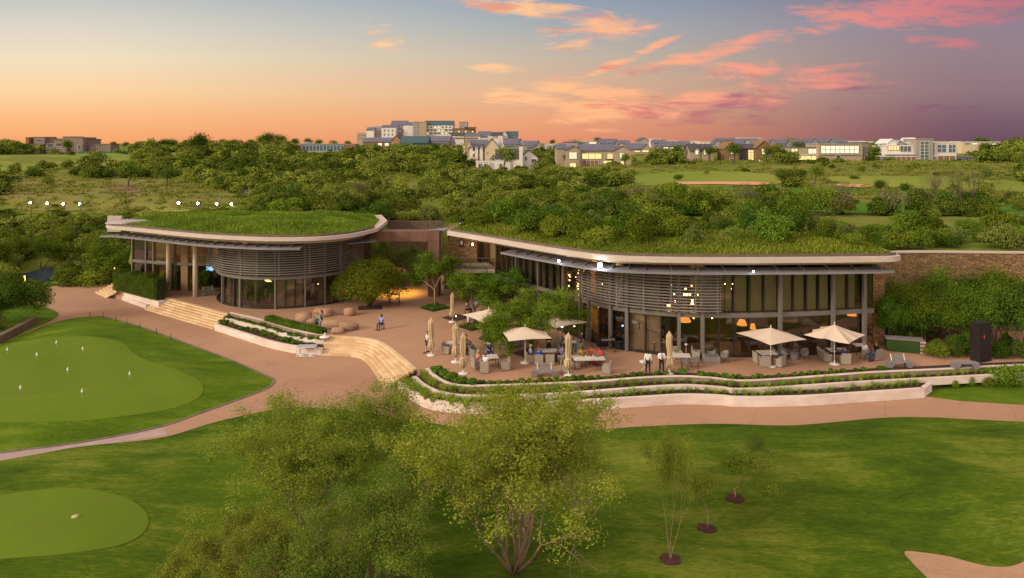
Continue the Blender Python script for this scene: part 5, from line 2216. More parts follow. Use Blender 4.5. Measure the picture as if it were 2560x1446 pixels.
house('white villa with grey hipped roof and curved dormers below the cream yellow house', 228, [(1240, 1304, 396, 375, 'x', W_white, R_dark, 0, 9), (1300, 1345, 396, 376, 'y', W_white, R_dark, 1, 9), (1256, 1276, 397, 386, 'y', W_white, R_dark, -.6, 5), (1226, 1240, 398, 389, 'y', W_white, R_dark, .3, 4), (1190, 1228, 406, 403, 'f', W_white, W_white, 1, 6)],
      [(1261, 1271, 394, 404, W_win, -.6), (1229, 1237, 394, 402, W_win, .3), (1284, 1290, 412, 420, W_litm, 0), (1196, 1224, 410, 424, W_win, 1, 4, 1), (1328, 1342, 398, 406, W_win, 1), (1312, 1318, 392, 402, W_win, 1), (1248, 1256, 410, 420, W_win, 0)],
      [('chimney', 1298, 1307, 367, 424, W_white, -1, 1.4), ('post', 1192, 1195, 404, 426, W_white, -.6, .4), ('post', 1206, 1209, 404, 426, W_white, -.6, .4), ('post', 1220, 1223, 404, 426, W_white, -.6, .4)], name='villa')
house('tan twin gabled house with long lit window band and slate roof', 246, [(1415, 1452, 376, 366, 'y', W_tan, R_slate, -1, 12), (1452, 1536, 377, 363, 'x', W_tan, R_slate, 0, 10), (1534, 1578, 377, 365, 'y', W_tan, R_slate, -1, 12), (1391, 1416, 372, 362, 'x', W_tan, R_slate, 3, 9), (1409, 1446, 357, 353, 'f', W_grey, R_slate, 12, 6)],
      [(1423, 1442, 381, 398, W_lit2, -1, 4, 1), (1455, 1504, 384, 398, W_litm, 0, 3, 1), (1518, 1532, 384, 398, W_litm, 0, 3, 1), (1549, 1562, 383, 398, W_lit2, -1, 2, 1), (1424, 1440, 408, 420, W_litm, -1), (1456, 1496, 401, 424, W_brown, -.1, 4, 1), (1508, 1530, 402, 409, W_litm, 0), (1551, 1560, 403, 412, W_litm, -1)],
      [('balcony', 1514, 1536, 398.5, 400, R_dark, -1, 1), ('pillar', 1448, 1453, 374, 424, W_mauve, -1.5, .5)])
house('tan gabled house with small lit windows, right behind the twin gabled house', 300, [(1571, 1606, 373, 360, 'x', W_tan, R_slate, 2, 9), (1603, 1628, 373, 361, 'y', W_tan, R_slate, 0, 9), (1597, 1622, 352, 345, 'y', W_grey, R_slate, 40, 9)], [(1605, 1622, 376, 381, W_litm, 0), (1586, 1600, 377, 381, W_litm, 2)])
house('tan cottage with dark roof and two white trimmed dormer gables', 258, [(1726, 1784, 378, 361, 'x', W_tan, R_dark, 0, 9), (1734, 1750, 377, 366, 'y', W_tan, R_dark, -.5, 5), (1755, 1771, 377, 366, 'y', W_tan, R_dark, -.5, 5)],
      [(1738, 1746, 376, 387, W_lit2, -.5), (1759, 1767, 376, 387, W_lit2, -.5), (1736, 1750, 398, 405, W_litm, -.1), (1758, 1770, 398, 405, W_litm, -.1)])
house('brown brick house with two big pointed gables', 256, [(1813, 1849, 371, 355, 'y', W_brown, W_brown, -1, 10), (1847, 1891, 372, 361, 'x', R_dark, R_dark, 0, 9), (1889, 1931, 370, 353, 'y', W_brown, W_brown, -1.5, 10)],
      [(1826, 1836, 375, 386, W_lit2, -1), (1870, 1884, 375, 402, W_litm, 0, 2, 4), (1904, 1913, 372, 386, W_lit2, -1.5), (1896, 1910, 397, 406, W_lit2, -1.5), (1824, 1834, 396, 404, W_win, -1)],
      [('trim', 1848, 1850, 372, 406, R_dark, -1.6, .4)])
house('modern house with lit glass wing and a white framed window band', 252, [(1976, 2050, 370, 367, 'f', W_tan, R_slate, 2, 9), (2046, 2156, 361, 358.5, 'f', W_tan, W_grey, 0, 11), (2155, 2170, 358, 356, 'f', W_mauve, R_dark, 3, 9)],
      [(1978, 1994, 372, 398, W_litm, 2, 2, 2), (2020, 2044, 372, 385, W_lit2, 2, 2, 1), (1980, 2044, 390, 400, W_litm, 2, 4, 1), (2052, 2147, 365, 384, W_lit2, 0, 8, 2), (2090, 2101, 389, 401, R_dark, 0), (2161, 2168, 388, 402, W_brown, 2.9)],
      [('balcony', 1976, 2046, 387, 389, W_white, 1, 1), ('plinth', 2047, 2155, 386, 388, W_grey, -.4, .4)], name='modern_house')
house('white and grey modern villa with a tall glass stair tower', 250, [(2214, 2292, 366, 362, 'f', W_white, R_white, 0, 9), (2219, 2242, 358, 349, 'y', W_white, R_white, 2, 8), (2240, 2262, 360, 352, 'y', W_grey, W_grey, 4, 8), (2278, 2296, 356, 346, 'y', W_white, R_white, 2, 8),
      (2290, 2333, 349, 347, 'f', W_grey, W_tan, -1.5, 8), (2336, 2391, 359, 356, 'f', W_white, R_white, 0, 9), (2205, 2340, 392, 388, 'f', W_mauve, R_white, -1, 5)],
      [(2220, 2248, 364, 376, W_litm, 0, 4, 1), (2250, 2277, 364, 380, W_win, 0, 3, 1), (2300, 2322, 354, 404, pm('green_tower_glass', (.10, .16, .14), (.07, .12, .10), .4, .2, spec=.6), -1.5, 2, 6), (2343, 2365, 362, 381, W_blue, 0, 2, 2), (2371, 2389, 362, 381, W_blue, 0, 2, 2), (2345, 2388, 390, 404, W_brown, -.1, 3, 1), (2240, 2290, 392, 404, W_brown, -1.1, 4, 1)],
      [('balcony', 2210, 2292, 385, 387, W_white, -1.5, 1.5)], name='modern_villa')
house('low grey outbuilding right of the white and grey modern villa', 255, [(2371, 2449, 393, 390, 'f', W_grey, W_grey, 0, 5)], [(2412, 2440, 395, 400, W_blue, 0, 3, 1), (2375, 2405, 396, 404, W_win, 0)], name='outbuilding', cat='outbuilding')
# long left buildings
house('long low modern building with a blue glass front and flat roof', 330, [(742, 862, 361, 358, 'f', W_win, W_grey, 0, 10), (860, 889, 362, 359, 'f', W_brown, W_grey, 0, 8)],
      [(756, 860, 363, 378, W_blue, 0, 12, 1), (744, 754, 362, 376, W_brown, 0)], [('rooftop_box', 758, 776, 355, 358.5, W_grey, 3, 4), ('rooftop_box', 822, 834, 355, 358.5, W_brown, 3, 4), ('deck', 742, 889, 379, 382, W_tan, -2, 2), ('post', 886, 889, 360, 400, W_brown, -1, 1)], name='long_building', cat='building')
house('unfinished raw concrete house with stepped flat roofs on the left ridge', 345, [
    (84, 112, 344, 342, 'f', W_conc, W_conc, 2, 9), (112, 135, 348, 346, 'f', W_conc, W_conc, 4, 9), (135, 160, 350, 348, 'f', W_conc, W_conc, 3, 9), (157, 178, 343, 341, 'f', W_conc, W_conc, 0, 10), (176, 207, 345, 343, 'f', W_conc, W_conc, -1, 11), (207, 226, 349, 347, 'f', W_conc, W_conc, 3, 9),
    (224, 276, 362, 360, 'f', W_conc, W_conc, 2, 8), (56, 84, 362, 358.5, 'f', W_conc, W_conc, 2, 9), (64, 72, 345, 343, 'f', W_brown, W_brown, 1, 4), (114, 165, 372, 356, 'f', W_conc, W_grey, -3, 6)],
    [(195, 201, 362, 375, R_dark, -1), (208, 212, 362, 375, R_dark, 3), (242, 247, 368, 378, R_dark, 2), (88, 108, 349, 354, R_dark, 2), (140, 156, 358, 366, R_dark, -3.1), (62, 80, 364, 372, R_dark, 2), (118, 134, 360, 368, R_dark, -3.1)],
    [('site_screen', 195, 320, 379, 386, W_green, -8, .3)], name='unfinished_house')

# the rows of small roofs along the right skyline
rs = [(1630, 1652, 349, 346, 'f', W_white, 'small flat white house where the skyline roofs begin'), (1636, 1668, 358, 350, 'x', W_mauve, 'slate roof above the bushes left of the white trimmed cottage'), (1668, 1690, 352, 346, 'f', W_grey, 'teal and grey flat block on the skyline'),
      (1652, 1694, 366, 355, 'x', W_mauve, 'wide slate roof left of the white trimmed cottage, nearer row'), (1702, 1728, 364, 354, 'x', W_grey, 'slate roof immediately left of the white trimmed cottage'), (1728, 1748, 355, 348, 'f', W_white, 'bright white box house on the skyline over the cottage'),
      (1750, 1776, 356, 349, 'f', W_white, 'second white box house on the skyline over the cottage'), (1782, 1806, 362, 350, 'y', W_grey, 'grey gable between the cottage and the brown brick house'), (1796, 1840, 352, 346, 'x', W_mauve, 'long slate roof behind the left brown gable'),
      (1840, 1872, 360, 348, 'x', W_mauve, 'slate roof between the two brown gables'), (1852, 1905, 346, 344, 'f', W_tan, 'long flat tan building highest on the right skyline'), (1876, 1900, 358, 348, 'x', W_grey, 'slate roof just behind the right brown gable'),
      (1925, 1945, 360, 351, 'y', W_grey, 'small grey gable right of the brown brick house'), (1940, 1975, 359, 349, 'x', W_mauve, 'slate roof over the trees right of the brown brick house'), (1962, 1986, 361, 350, 'y', W_grey, 'rounded grey gable left of the modern lit house'), (1984, 2022, 360, 350, 'x', W_mauve, 'slate roof over the lit glass wing'),
      (2025, 2048, 360, 346, 'y', W_grey, 'tall pale gable just left of the white framed window band'), (2046, 2098, 356, 346, 'x', W_mauve, 'big slate roof behind the white framed window band'), (2090, 2120, 357, 348, 'x', W_mauve, 'slate roof behind the right end of the window band'),
      (2102, 2160, 354, 352, 'f', W_white, 'long white parapet above the modern house'), (2165, 2212, 355, 353, 'f', W_cream, 'lit cream strip of building left of the white and grey villa'), (2336, 2400, 355, 353, 'f', W_cream, 'long white strip of building behind the white and grey villa'),
      (2405, 2450, 356, 354, 'f', W_cream, 'lit strip of building right of the white and grey villa'), (2452, 2500, 356, 353, 'f', W_tan, 'lit strip of building near the right edge of the skyline'), (2510, 2560, 358, 354, 'f', W_cream, 'last lit low building at the right edge'),
      (1440, 1500, 354, 352, 'f', W_grey, 'thin grey roofline above the tan twin gabled house'), (1500, 1545, 358, 348, 'x', W_mauve, 'wide mauve slate roof above the tan twin gabled house'), (1545, 1575, 360, 352, 'x', W_mauve, 'small slate roof above the right gable of the tan house')]
for k, (x0, x1, ye, yr, ax, wm, lab) in enumerate(rs):
    Y = 330 + (k * 37) % 90 + (60 if ye < 356 else 0)
    lit = k % 3 == 0
    cxm = (x0 + x1) / 2
    house(lab, Y, [(x0, x1, ye, yr, ax, wm, R_slate if ax != 'f' else R_white, 0, 9)], [(x0 + (x1 - x0) * .15, x0 + (x1 - x0) * .45, ye + 2, ye + 6, W_litm if lit else W_win, 0), (x0 + (x1 - x0) * .55, x0 + (x1 - x0) * .85, ye + 2, ye + 6, W_lit2 if (lit or ye >= 352 and ax == 'f') else W_win, 0)],
          group='roofs along the right skyline')
# ------------------------------------------------------------------ bushes over the hills
VR = np.random.default_rng(4)
OPEN = FAIR + GOLD + [[(1480, 470), (2360, 474), (2300, 500), (1700, 498)], [(1540, 415), (2560, 408), (2560, 440), (2000, 445), (1640, 432)], [(2000, 436), (2560, 440), (2560, 505), (2300, 500), (2000, 470)], [(390, 410), (412, 390), (426, 384), (438, 386), (438, 396), (408, 412)], [(598, 474), (660, 484), (660, 500), (600, 494)],
                      [(1660, 450), (1960, 452), (1960, 476), (1660, 474)], [(200, 372), (325, 372), (345, 400), (200, 400)], [(50, 336), (230, 336), (230, 384), (50, 384)]]
FRONT = [[(1155, 340), (1350, 340), (1350, 428), (1155, 428)], [(1388, 340), (1632, 340), (1632, 424), (1388, 424)], [(1722, 345), (1935, 345), (1935, 404), (1722, 404)], [(1972, 345), (2172, 345), (2172, 402), (1972, 402)], [(2200, 340), (2450, 340), (2450, 402), (2200, 402)],
         [(740, 345), (890, 345), (890, 382), (740, 382)], [(890, 300), (1300, 300), (1300, 364), (890, 364)], [(1300, 345), (1400, 345), (1400, 372), (1300, 372)], [(1630, 340), (1730, 340), (1730, 372), (1630, 372)], [(1930, 340), (1975, 340), (1975, 372), (1930, 372)]]


def in_any(px, py, polys):
    return any(bool(inside(np.array([px]), np.array([py]), p)[0]) for p in polys)


cand = []
lo_, hi_ = math.log(86), math.log(420)
tries = 0
while len(cand) < 2700 and tries < 12000:
    tries += 1
    Y = math.exp(VR.uniform(lo_, hi_))
    X = VR.uniform(-.80, .80) * Y
    z = hz(X, Y)
    if z < 3.2 and X > -50:
        continue
    if -18 < X < -2 and Y < 99:
        continue
    px, py = proj(X, Y, z)
    tpx, tpy = proj(X, Y, z + 2.6)
    r = (1.3 + Y * .0085) * VR.uniform(.65, 1.35)
    if in_any(px, py, OPEN):
        if VR.random() > .035:
            continue
        r *= .55
    h = r * VR.uniform(.5, 1.25)
    if in_any(px, proj(X, Y, z + h)[1] + 3, FAIR + GOLD[:2]) and VR.random() < .85:
        continue
    if 30 < px < 175 and 640 < py < 725:
        continue
    # keep the fronts of the houses clear, apart from low planting at their feet
    tpy = proj(X, Y, z + h)[1]
    if in_any(px, tpy + 2, FRONT) and Y < 440:
        if VR.random() > .12:
            continue
        h *= .5
        r *= .7
    if px < 640 and Y < 122:
        h = min(h, max(.6, zat(534 + (108 - min(Y, 108)) * 1.2, Y) - z))
    cl = math.sin(X * .05 + 1.3) * math.sin(Y * .045) + .6 * math.sin(X * .13 + Y * .06)
    if cl < -.45 and VR.random() < .8:
        continue
    cand.append((r / Y, X, Y, z, r, h))
cand.sort(reverse=True)
SKYH = []
kinds = [(B_MID, 'olive green bush in the scrub covering the valley side', 'olive bushes of the valley'), (B_DRK, 'dark green bush in the scrub covering the valley side', 'dark bushes of the valley'), (B_OLV, 'silvery olive bush in the scrub covering the valley side', 'silvery bushes of the valley'), (B_DRY, 'brownish dry bush in the scrub of the valley', 'dry bushes of the valley')]
for (_, X, Y, z, r, h) in cand[:84]:
    k = int(VR.choice([0, 0, 0, 1, 1, 2, 2, 0, 1, 3], 1)[0])
    ms, lab, grp = kinds[k]
    side = 'left of the pavilion' if X < -45 else ('above the gap between the roofs' if X < 5 else ('behind the clubhouse roof' if X < 45 else 'at the far right'))
    bush(ms, X, Y, z, r * 1.08, h * 1.15, lab + ' ' + side if k != 3 else 'brownish dry bush in the scrub ' + side, group=grp + ' ' + side)
# the rest of the scrub as one mass
allP, allN, allT = [], [], []
for (_, X, Y, z, r, h) in cand[84:]:
    n = int(np.clip(900 * (160 / Y) ** 1.4, 140, 2300))
    P, Nn, T = bush_points(VR, n, 1, 1, 1, 8)
    P = P * np.array([r, r, h])
    allP.append(P + np.array([X, Y, z - .1]))
    allN.append(Nn)
    allT.append(T * .7 + (VR.uniform(-.45, .0) if VR.random() < .4 else VR.uniform(0, .6)))
    SKYH.append(n)
P = np.concatenate(allP)
N_ = np.concatenate(allN)
T = np.concatenate(allT)
sz = np.repeat([(.115 if c[2] < 125 else (.17 if c[2] < 200 else .23)) * c[4] for c in cand[84:]], SKYH)
me = leaf_mesh('scrub', P, N_, sz, sz * .6, T, L_far, RNG)
tag(link('scrub', me), kind='stuff')


# ------------------------------------------------------------------ trees of the skyline and the valley
T_RND = [tree_meshes(40 + k, 1, 1.6, .16, 3, 1500, .34, 1.15, m, M_bark, .75, .15, trunk_h=1.3, lean=.3) for k, m in enumerate([L_dark, L_far, L_bush])]
sk = [(10, 430, 5), (35, 420, 4.2), (375, 400, 6.2), (408, 395, 6.8), (435, 400, 7), (470, 410, 6.2), (497, 405, 7), (520, 412, 6.4), (560, 420, 6.6), (590, 425, 6.2), (620, 415, 6.4), (648, 410, 8), (672, 400, 9.2), (705, 405, 8.2), (735, 410, 6), (770, 420, 6.4), (790, 430, 6.2),
      (830, 430, 5.5), (345, 430, 4.6), (310, 440, 4.4), (285, 450, 4.6), (240, 440, 4.2), (1427, 300, 7.4), (1495, 420, 6.5), (1600, 430, 5.0), (2450, 420, 7.4), (2478, 425, 6.2), (2545, 430, 6.8), (2520, 420, 6.0), (1385, 430, 4.5), (870, 410, 5)]
for k, (px, Y, h) in enumerate(sk):
    q = at(px, Y)
    tree(T_RND[k % 3], (q.x, q.y, hz(q.x, Y)), VR.uniform(0, 6), (h / 4.6 * 1.25, h / 4.6 * 1.25, h / 4.6), 'round headed tree standing against the sky on the %s' % ('left ridge' if px < 900 else ('ridge between the houses' if px < 1700 else 'right ridge')), group='skyline trees, ' + ('left' if px < 900 else ('middle' if px < 1700 else 'right')))
# single trees and large bushes that stand apart
iso = [(1955, 470, 5.2, 'dark lollipop tree, left of the pair on the right fairway'), (1984, 470, 4.4, 'dark lollipop tree, right of the pair on the right fairway'), (2036, 462, 5.2, 'solitary round tree on the slim trunk behind the right fairway'),
       (2202, 492, 4.6, 'small round tree standing in grass left of the bare looking trees'), (2458, 460, 4.2, 'small round tree on the far right slope'), (1700, 404, 6, 'leafy tree left of the white trimmed cottage'), (1835, 412, 6.5, 'big round tree in front of the left brown gable'),
       (2003, 402, 7, 'tree standing before the lit glass wing'), (1915, 405, 5, 'round tree under the right brown gable'), (497, 400, 10, 'largest dark tree on the left slope below the skyline'), (1385, 480, 4.5, 'leaning bush like tree by the left tip of the fairway'), (1466, 470, 5.2, 'dark bush like tree above the marker post'),
       (2265, 498, 4.4, 'upright narrow tree between the two bare looking trees'), (1260, 430, 7, 'dark tree covering the corner of the white villa'), (320, 470, 7, 'dark round tree in the middle of the left meadow'), (415, 475, 6, 'second dark round tree in the left meadow'), (60, 388, 5, 'tree before the unfinished house'), (165, 388, 6, 'tree beside the unfinished house'),
       (1775, 405, 5, 'round olive tree right of the white trimmed cottage'), (1940, 400, 6, 'tall tree right of the brown brick house'), (1565, 420, 4, 'small clipped tree under the right gable of the tan house'), (1420, 418, 4.5, 'tree at the left corner of the tan house')]
for k, (px, py, h, lab) in enumerate(iso):
    q = RC(px, py)
    h = h * q.y / 230 * 1.1 if q.y < 230 else h
    s = h / 4.6
    tree(T_RND[k % 3], q, VR.uniform(0, 6), (s * 1.1, s * 1.1, s), lab)
# thin, almost leafless trees at the right
T_BARE = tree_meshes(77, 6, 1.7, .06, 3, 1500, .10, .5, L_dry, M_bark, .45, .2, lean=.75)
for (px, py, h, lab) in [(2425, 535, 5.4, 'widest bare looking tree with fanned grey branches at right'), (2330, 515, 4.2, 'bare looking tree with fanned branches, left of the widest one'), (2105, 535, 3.6, 'small bare looking tree behind the thicket'), (1862, 500, 2.6, 'brownish bare bush on the slope below the fairway')]:
    q = RC(px, py)
    s = h / 4.2
    tree(T_BARE, q, VR.uniform(0, 6), (s * 1.25, s * 1.25, s), lab)

# ------------------------------------------------------------------ thicket on and behind the clubhouse roof
n = 0
pts = []
tries = 0
while len(pts) < 108 and tries < 4000:
    tries += 1
    X = VR.uniform(-6, 58)
    ye = EDP.at(EDP.spx(CX + F * X / 56))[0].y if X < 30 else 55.5
    yb = np.interp(X, [-6, 4, 12, 30, 60], [96, 86, 74, 70, 76])
    Y = VR.uniform(0, 1) ** .8 * (yb - ye - 3.0) + ye + (2.9 if X > 8 else 2.4)
    if X > 30.5:
        Y = VR.uniform(64, yb)
    if X > Y * .78 or X < -6 + (Y - 66) * .1:
        continue
    r = VR.uniform(1.1, 2.5)
    if any((X - a) ** 2 + (Y - c) ** 2 < (.56 * (r + d)) ** 2 for a, c, d in pts):
        continue
    pts.append((X, Y, r))
yf_ = lambda X: np.interp(X, [-6, 4, 12, 30, 60], [80, 70, 62, 61, 64])
for (X, Y, r) in pts:
    z = hz(X, Y) if Y > np.interp(X, BX, BY) + 1.5 else 8.5
    h = r * VR.uniform(.95, 1.35)
    k = VR.random()
    ms, c_ = (B_MID, 'olive green') if k < .5 else ((B_DRK, 'dark green') if k < .85 else (B_OLV, 'silvery'))
    zone = 'left part of the clubhouse roof thicket' if X < 8 else ('middle of the clubhouse roof thicket' if X < 20 else ('right part of the clubhouse roof thicket' if X < 31 else 'scrub above the brown stone wall'))
    rowd = 'front row, ' if Y < yf_(X) else 'back row, '
    zone = rowd + zone
    sz_ = 'big ' if r > 1.9 else ('small ' if r < 1.45 else '')
    bush(ms, X, Y, z, r, h, sz_ + c_ + ' bush, ' + zone, group=sz_ + c_ + ' bushes, ' + zone)

# trees before the stone wall at the right
T_WALL = [tree_meshes(60 + k, 3, 1.9, .07, 3, 17000, .17, .95, m, M_bark, .5, .16, lean=.4) for k, m in enumerate([L_tree, L_bush, L_dark])]
wt = [(2216, 868, 4.4, 'leafy tree squeezed against the stone pier'), (2262, 856, 5.4, 'dark leafy tree behind the green sided counter'), (2310, 864, 4.4, 'short leafy tree right of the green sided counter'), (2345, 850, 6.2, 'tall leafy tree on the stone wall midway to the black pylon'), (2390, 868, 5.0, 'bushy tree left of the black pylon'),
      (2425, 845, 5.6, 'leafy tree directly behind the black pylon'), (2484, 862, 5.2, 'leafy tree just right of the black pylon'), (2512, 850, 6.2, 'tall leafy tree before the stone wall near the right edge'), (2552, 880, 6.0, 'nearest leafy tree at the right edge'), (2240, 842, 4.6, 'slender tree between pier and stone wall'), (2296, 846, 4.8, 'leafy tree low against the stone wall'), (2462, 846, 5.4, 'rear leafy tree over the black pylon'), (2368, 862, 4.6, 'low leafy tree in the middle of the row before the stone wall')]
for k, (px, py, h, lab) in enumerate(wt):
    q = G(px, py, 0)
    s = h / (T_WALL[k % 3][2][:, 2].max() + .4)
    tree(T_WALL[k % 3], q, VR.uniform(0, 6), (s * .95, s * .95, s), lab)
wr = random.Random(2)
for k in range(22):
    px = wr.uniform(2225, 2600)
    py = 885 - abs(wr.gauss(0, 12)) + (px - 2225) * .045 if px > 2330 else wr.uniform(842, 858)
    if 2420 < px < 2490 and py > 880:
        continue
    q = G(px, py, 0)
    bush(B_DRK if k % 3 else B_MID, q.x, q.y, 0, wr.uniform(.8, 1.2), wr.uniform(1.0, 1.7), 'low bush under the trees along the foot of the stone wall', group='bushes at the foot of the stone wall')
for (px, py, r, h, lab) in [(2525, 970, 1.35, 1.7, 'largest leafy bush on the small lawn at the right edge'), (2470, 965, .9, 1.0, 'round bush left of the largest one on the small lawn'), (2420, 968, .5, .8, 'thin young bush on the small lawn'), (2390, 972, .35, .7, 'smallest sprig on the small lawn beside the planter end')]:
    q = G(px, py, ZP)
    bush(B_MID, q.x, q.y, ZP + .1, r, h, lab)

# ------------------------------------------------------------------ left side of the pavilion
lb = random.Random(6)
k = 0
while k < 72:
    px = lb.uniform(-60, 330)
    Y = lb.uniform(84, 112)
    X = at(px, Y).x
    if X > -47.5 and Y < 88:
        continue
    z = hz(X, Y)
    pp = proj(X, Y, z)
    if pp[1] > 712 + (0 if px > 140 else -6) or (30 < pp[0] < 175 and 655 < pp[1] < 712):
        continue
    r = lb.uniform(1.2, 2.3)
    ci = lb.randrange(4)
    zone = (['olive green', 'dark green', 'olive green', 'silvery'][ci] + ' bush on the bank ' + ('at the left edge' if px < 70 else ('over the pond' if px < 190 else 'beside the pavilion')) + (', low by the path' if Y < 94 else ', higher up the slope'))
    bush([B_MID, B_DRK, B_MID, B_OLV][ci], X, Y, z, r, r * lb.uniform(.8, 1.25), ('large ' if r > 1.9 else '') + zone, group=zone)
    k += 1
T_L = tree_meshes(91, 2, 2.0, .12, 3, 9000, .16, .75, L_bush, M_bark, .6, .15, lean=.5)
for (px, Y, h, lab) in [(105, 99, 4.4, 'loose yellow green tree over the little pond'), (250, 96, 5.0, 'leafy tree just left of the pavilion roof tip'), (40, 100, 4.6, 'tall leafy tree on the left bank'), (160, 104, 4.0, 'leafy tree in the middle of the left bank'), (-10, 92, 5.2, 'leafy tree cut by the left edge above the verge'), (315, 90, 4.2, 'leafy tree touching the left end of the pavilion')]:
    X = at(px, Y).x
    s = h / 5.0
    tree(T_L, (X, Y, hz(X, Y) - .1), lb.uniform(0, 6), (s * 1.15, s * 1.15, s), lab)
# big dark tree on the verge
T_V = tree_meshes(93, 4, 1.8, .14, 3, 15000, .14, .85, L_dark, M_bark, .6, .05, lean=.8)
q = G(30, 812, ZP)
tv_ = tree(T_V, (q.x, q.y, ZP + .2), 1.0, (.8, .8, .8), 'broad dark tree on the lawn verge at the left edge')
P, Nn, T = bush_points(RNG, 26000, 4.6, 4.2, 4.9, 18, .35)
P[:, 2] += .7
P, Nn = P.astype(float), Nn.astype(float)
tv_.children[1].data = leaf_mesh('crown', P, Nn, .2, .11, T, L_dark, RNG)
q = G(-20, 830, ZP)
bush(B_OLV, q.x, q.y, ZP + .1, 1.9, 2.2, 'pale olive bush under the broad dark tree at the left edge')
for (px, py, r, h, lab) in [(165, 705, 2.0, 1.7, 'rounded low bush on the path edge left of the board sign'), (215, 700, 1.7, 1.8, 'dark rounded bush behind the board sign'), (252, 690, 1.6, 2.2, 'dark bush by the lit garden wall slot'), (120, 714, 1.3, .5, 'low bush between pond and path'), (50, 708, 1.0, .8, 'low bush at the left end of the pond')]:
    q = G(px, py, ZP)
    bush(B_DRK if 'dark' in lab else B_MID, q.x, q.y, ZP, r, h, lab)

# pond
M_water = pm('pond_water', (.05, .07, .11), (.03, .05, .08), .8, .08, .15, spec=.6, bscale=3)
pond = smooth_line([G(x, y, ZP + .1).xy for x, y in [(40, 690), (70, 682), (100, 674), (135, 668), (160, 674), (150, 688), (128, 698), (90, 700), (50, 699)]], 4, True)
b = MB()
b.prism([(p.x, p.y) for p in pond], ZP - .3, ZP + .14)
tag(b.build('water', M_water), kind='structure')

bush(B_DRK, at(322, 85).x, 85.0, -.5, 1.6, 3.0, 'dark bush closing the gap at the left corner of the pavilion')

# ------------------------------------------------------------------ long grass of the open slopes
gp, gn, gt, gs = [], [], [], []
cnt = 0
while cnt < 3400:
    Y = math.exp(VR.uniform(math.log(100), math.log(300)))
    X = VR.uniform(-.8, .8) * Y
    z = hz(X, Y)
    if z < 4.5:
        continue
    px, py = proj(X, Y, z)
    if in_any(px, py, FAIR):
        continue
    cnt += 1
    r = VR.uniform(.5, 1.5) * (.6 + Y / 220)
    n = 26
    P = VR.normal(size=(n, 3)) * np.array([r * .5, r * .5, 0]) + np.array([X, Y, z])
    P[:, 2] += VR.uniform(0, 1, n) * VR.uniform(.25, .7)
    gp.append(P)
    gn.append(VR.normal(size=(n, 3)) * .5 + np.array([0, -.5, .6]))
    gt.append(VR.normal(.35, .25, n) + VR.uniform(-.3, .45))
    gs.append(np.full(n, .28 + Y * .0016))
L_wild = leafmat('wild_grass_blades', (.08, .125, .014), (.25, .26, .055), .1, .3)
gs = np.concatenate(gs)
tag(link('wild_grass', leaf_mesh('wild_grass', np.concatenate(gp), np.concatenate(gn), gs, gs * .5, np.concatenate(gt), L_wild, RNG)), kind='stuff')
M_bark4 = pm('bark_red_pale', (.30, .20, .13), (.17, .11, .07), 3, .9, .5, stretch=(1, 1, .25))
# ------------------------------------------------------------------ courtyard trees and their beds
def flower_bed(cx, cy, w, d, rz, label, green=True, h=.32):
    q = G(cx, cy, 0)
    t = empty('planting_bed', (q.x, q.y, 0), rz, label, 'flower bed')
    b = MB()
    b.prism([(-w / 2, -d * .5), (w / 2, -d / 2), (w / 2, d / 2), (-w / 2, d / 2)], .004, .03)
    b.build('soil', M_mulch, t)
    if green:
        n = int(1500 * w * d / 4)
        P = np.stack([RNG.uniform(-w / 2, w / 2, n) * .97, RNG.uniform(-d / 2, d / 2, n) * .97, np.zeros(n)], 1)
        P[:, 2] = h * (.35 + .65 * RNG.random(n)) * (.75 + .25 * np.sin(P[:, 0] * 5) * np.sin(P[:, 1] * 6))
        link('foliage', leaf_mesh('foliage', P, RNG.normal(size=(n, 3)) * .6 + np.array([0, 0, 1]), .13, .08, RNG.uniform(0, 1, n), L_shrub, RNG), t)
    return t


flower_bed(1087, 771, 2.2, 2.2, .78, 'square green planting bed round the foot of the slim pale tree')
flower_bed(1184, 818, 2.1, 2.1, .72, 'square green planting bed with white bollard under the middle courtyard tree')
flower_bed(1232, 848, 1.9, 1.7, .72, 'small green planting bed nearest the front square parasol')
flower_bed(1140, 795, 2.0, 2.0, .75, 'bare brown mulch bed behind the rearmost folded parasol', False)
flower_bed(925, 770, 2.4, 1.7, .2, 'brown mulch bed under the dense round tree', False)
flower_bed(1322, 884, 2.0, 2.0, .75, 'brown mulch bed at the foot of the weeping tree', False)

# dense round tree
t = empty('tree', G(925, 768, 0), 0, 'dense round headed tree branching from the ground beside the pavilion drum', 'tree')
P, Nn, T = bush_points(RNG, 36000, 3.9, 3.6, 4.7, 24, .3)
P2, N2, T2 = bush_points(RNG, 7000, 1.5, 1.4, 2.2, 8, .4)
P2[:, 2] += .15
P[:, 2] += .1
link('crown', leaf_mesh('crown', np.concatenate([P, P2]), np.concatenate([Nn, N2]), .17, .085, np.concatenate([T, T2]), L_olive if False else L_bush, RNG), t)
segs, tips = [], []
rr = random.Random(4)
for k in range(6):
    grow(rr, Vector((0, 0, 0)), Vector((math.cos(k) * .55, math.sin(k) * .55, 1)).normalized(), 2.2, .09, 0, 2, segs, tips, .5, .1)
link('trunk', tube_np(segs, 'trunk', M_bark), t)

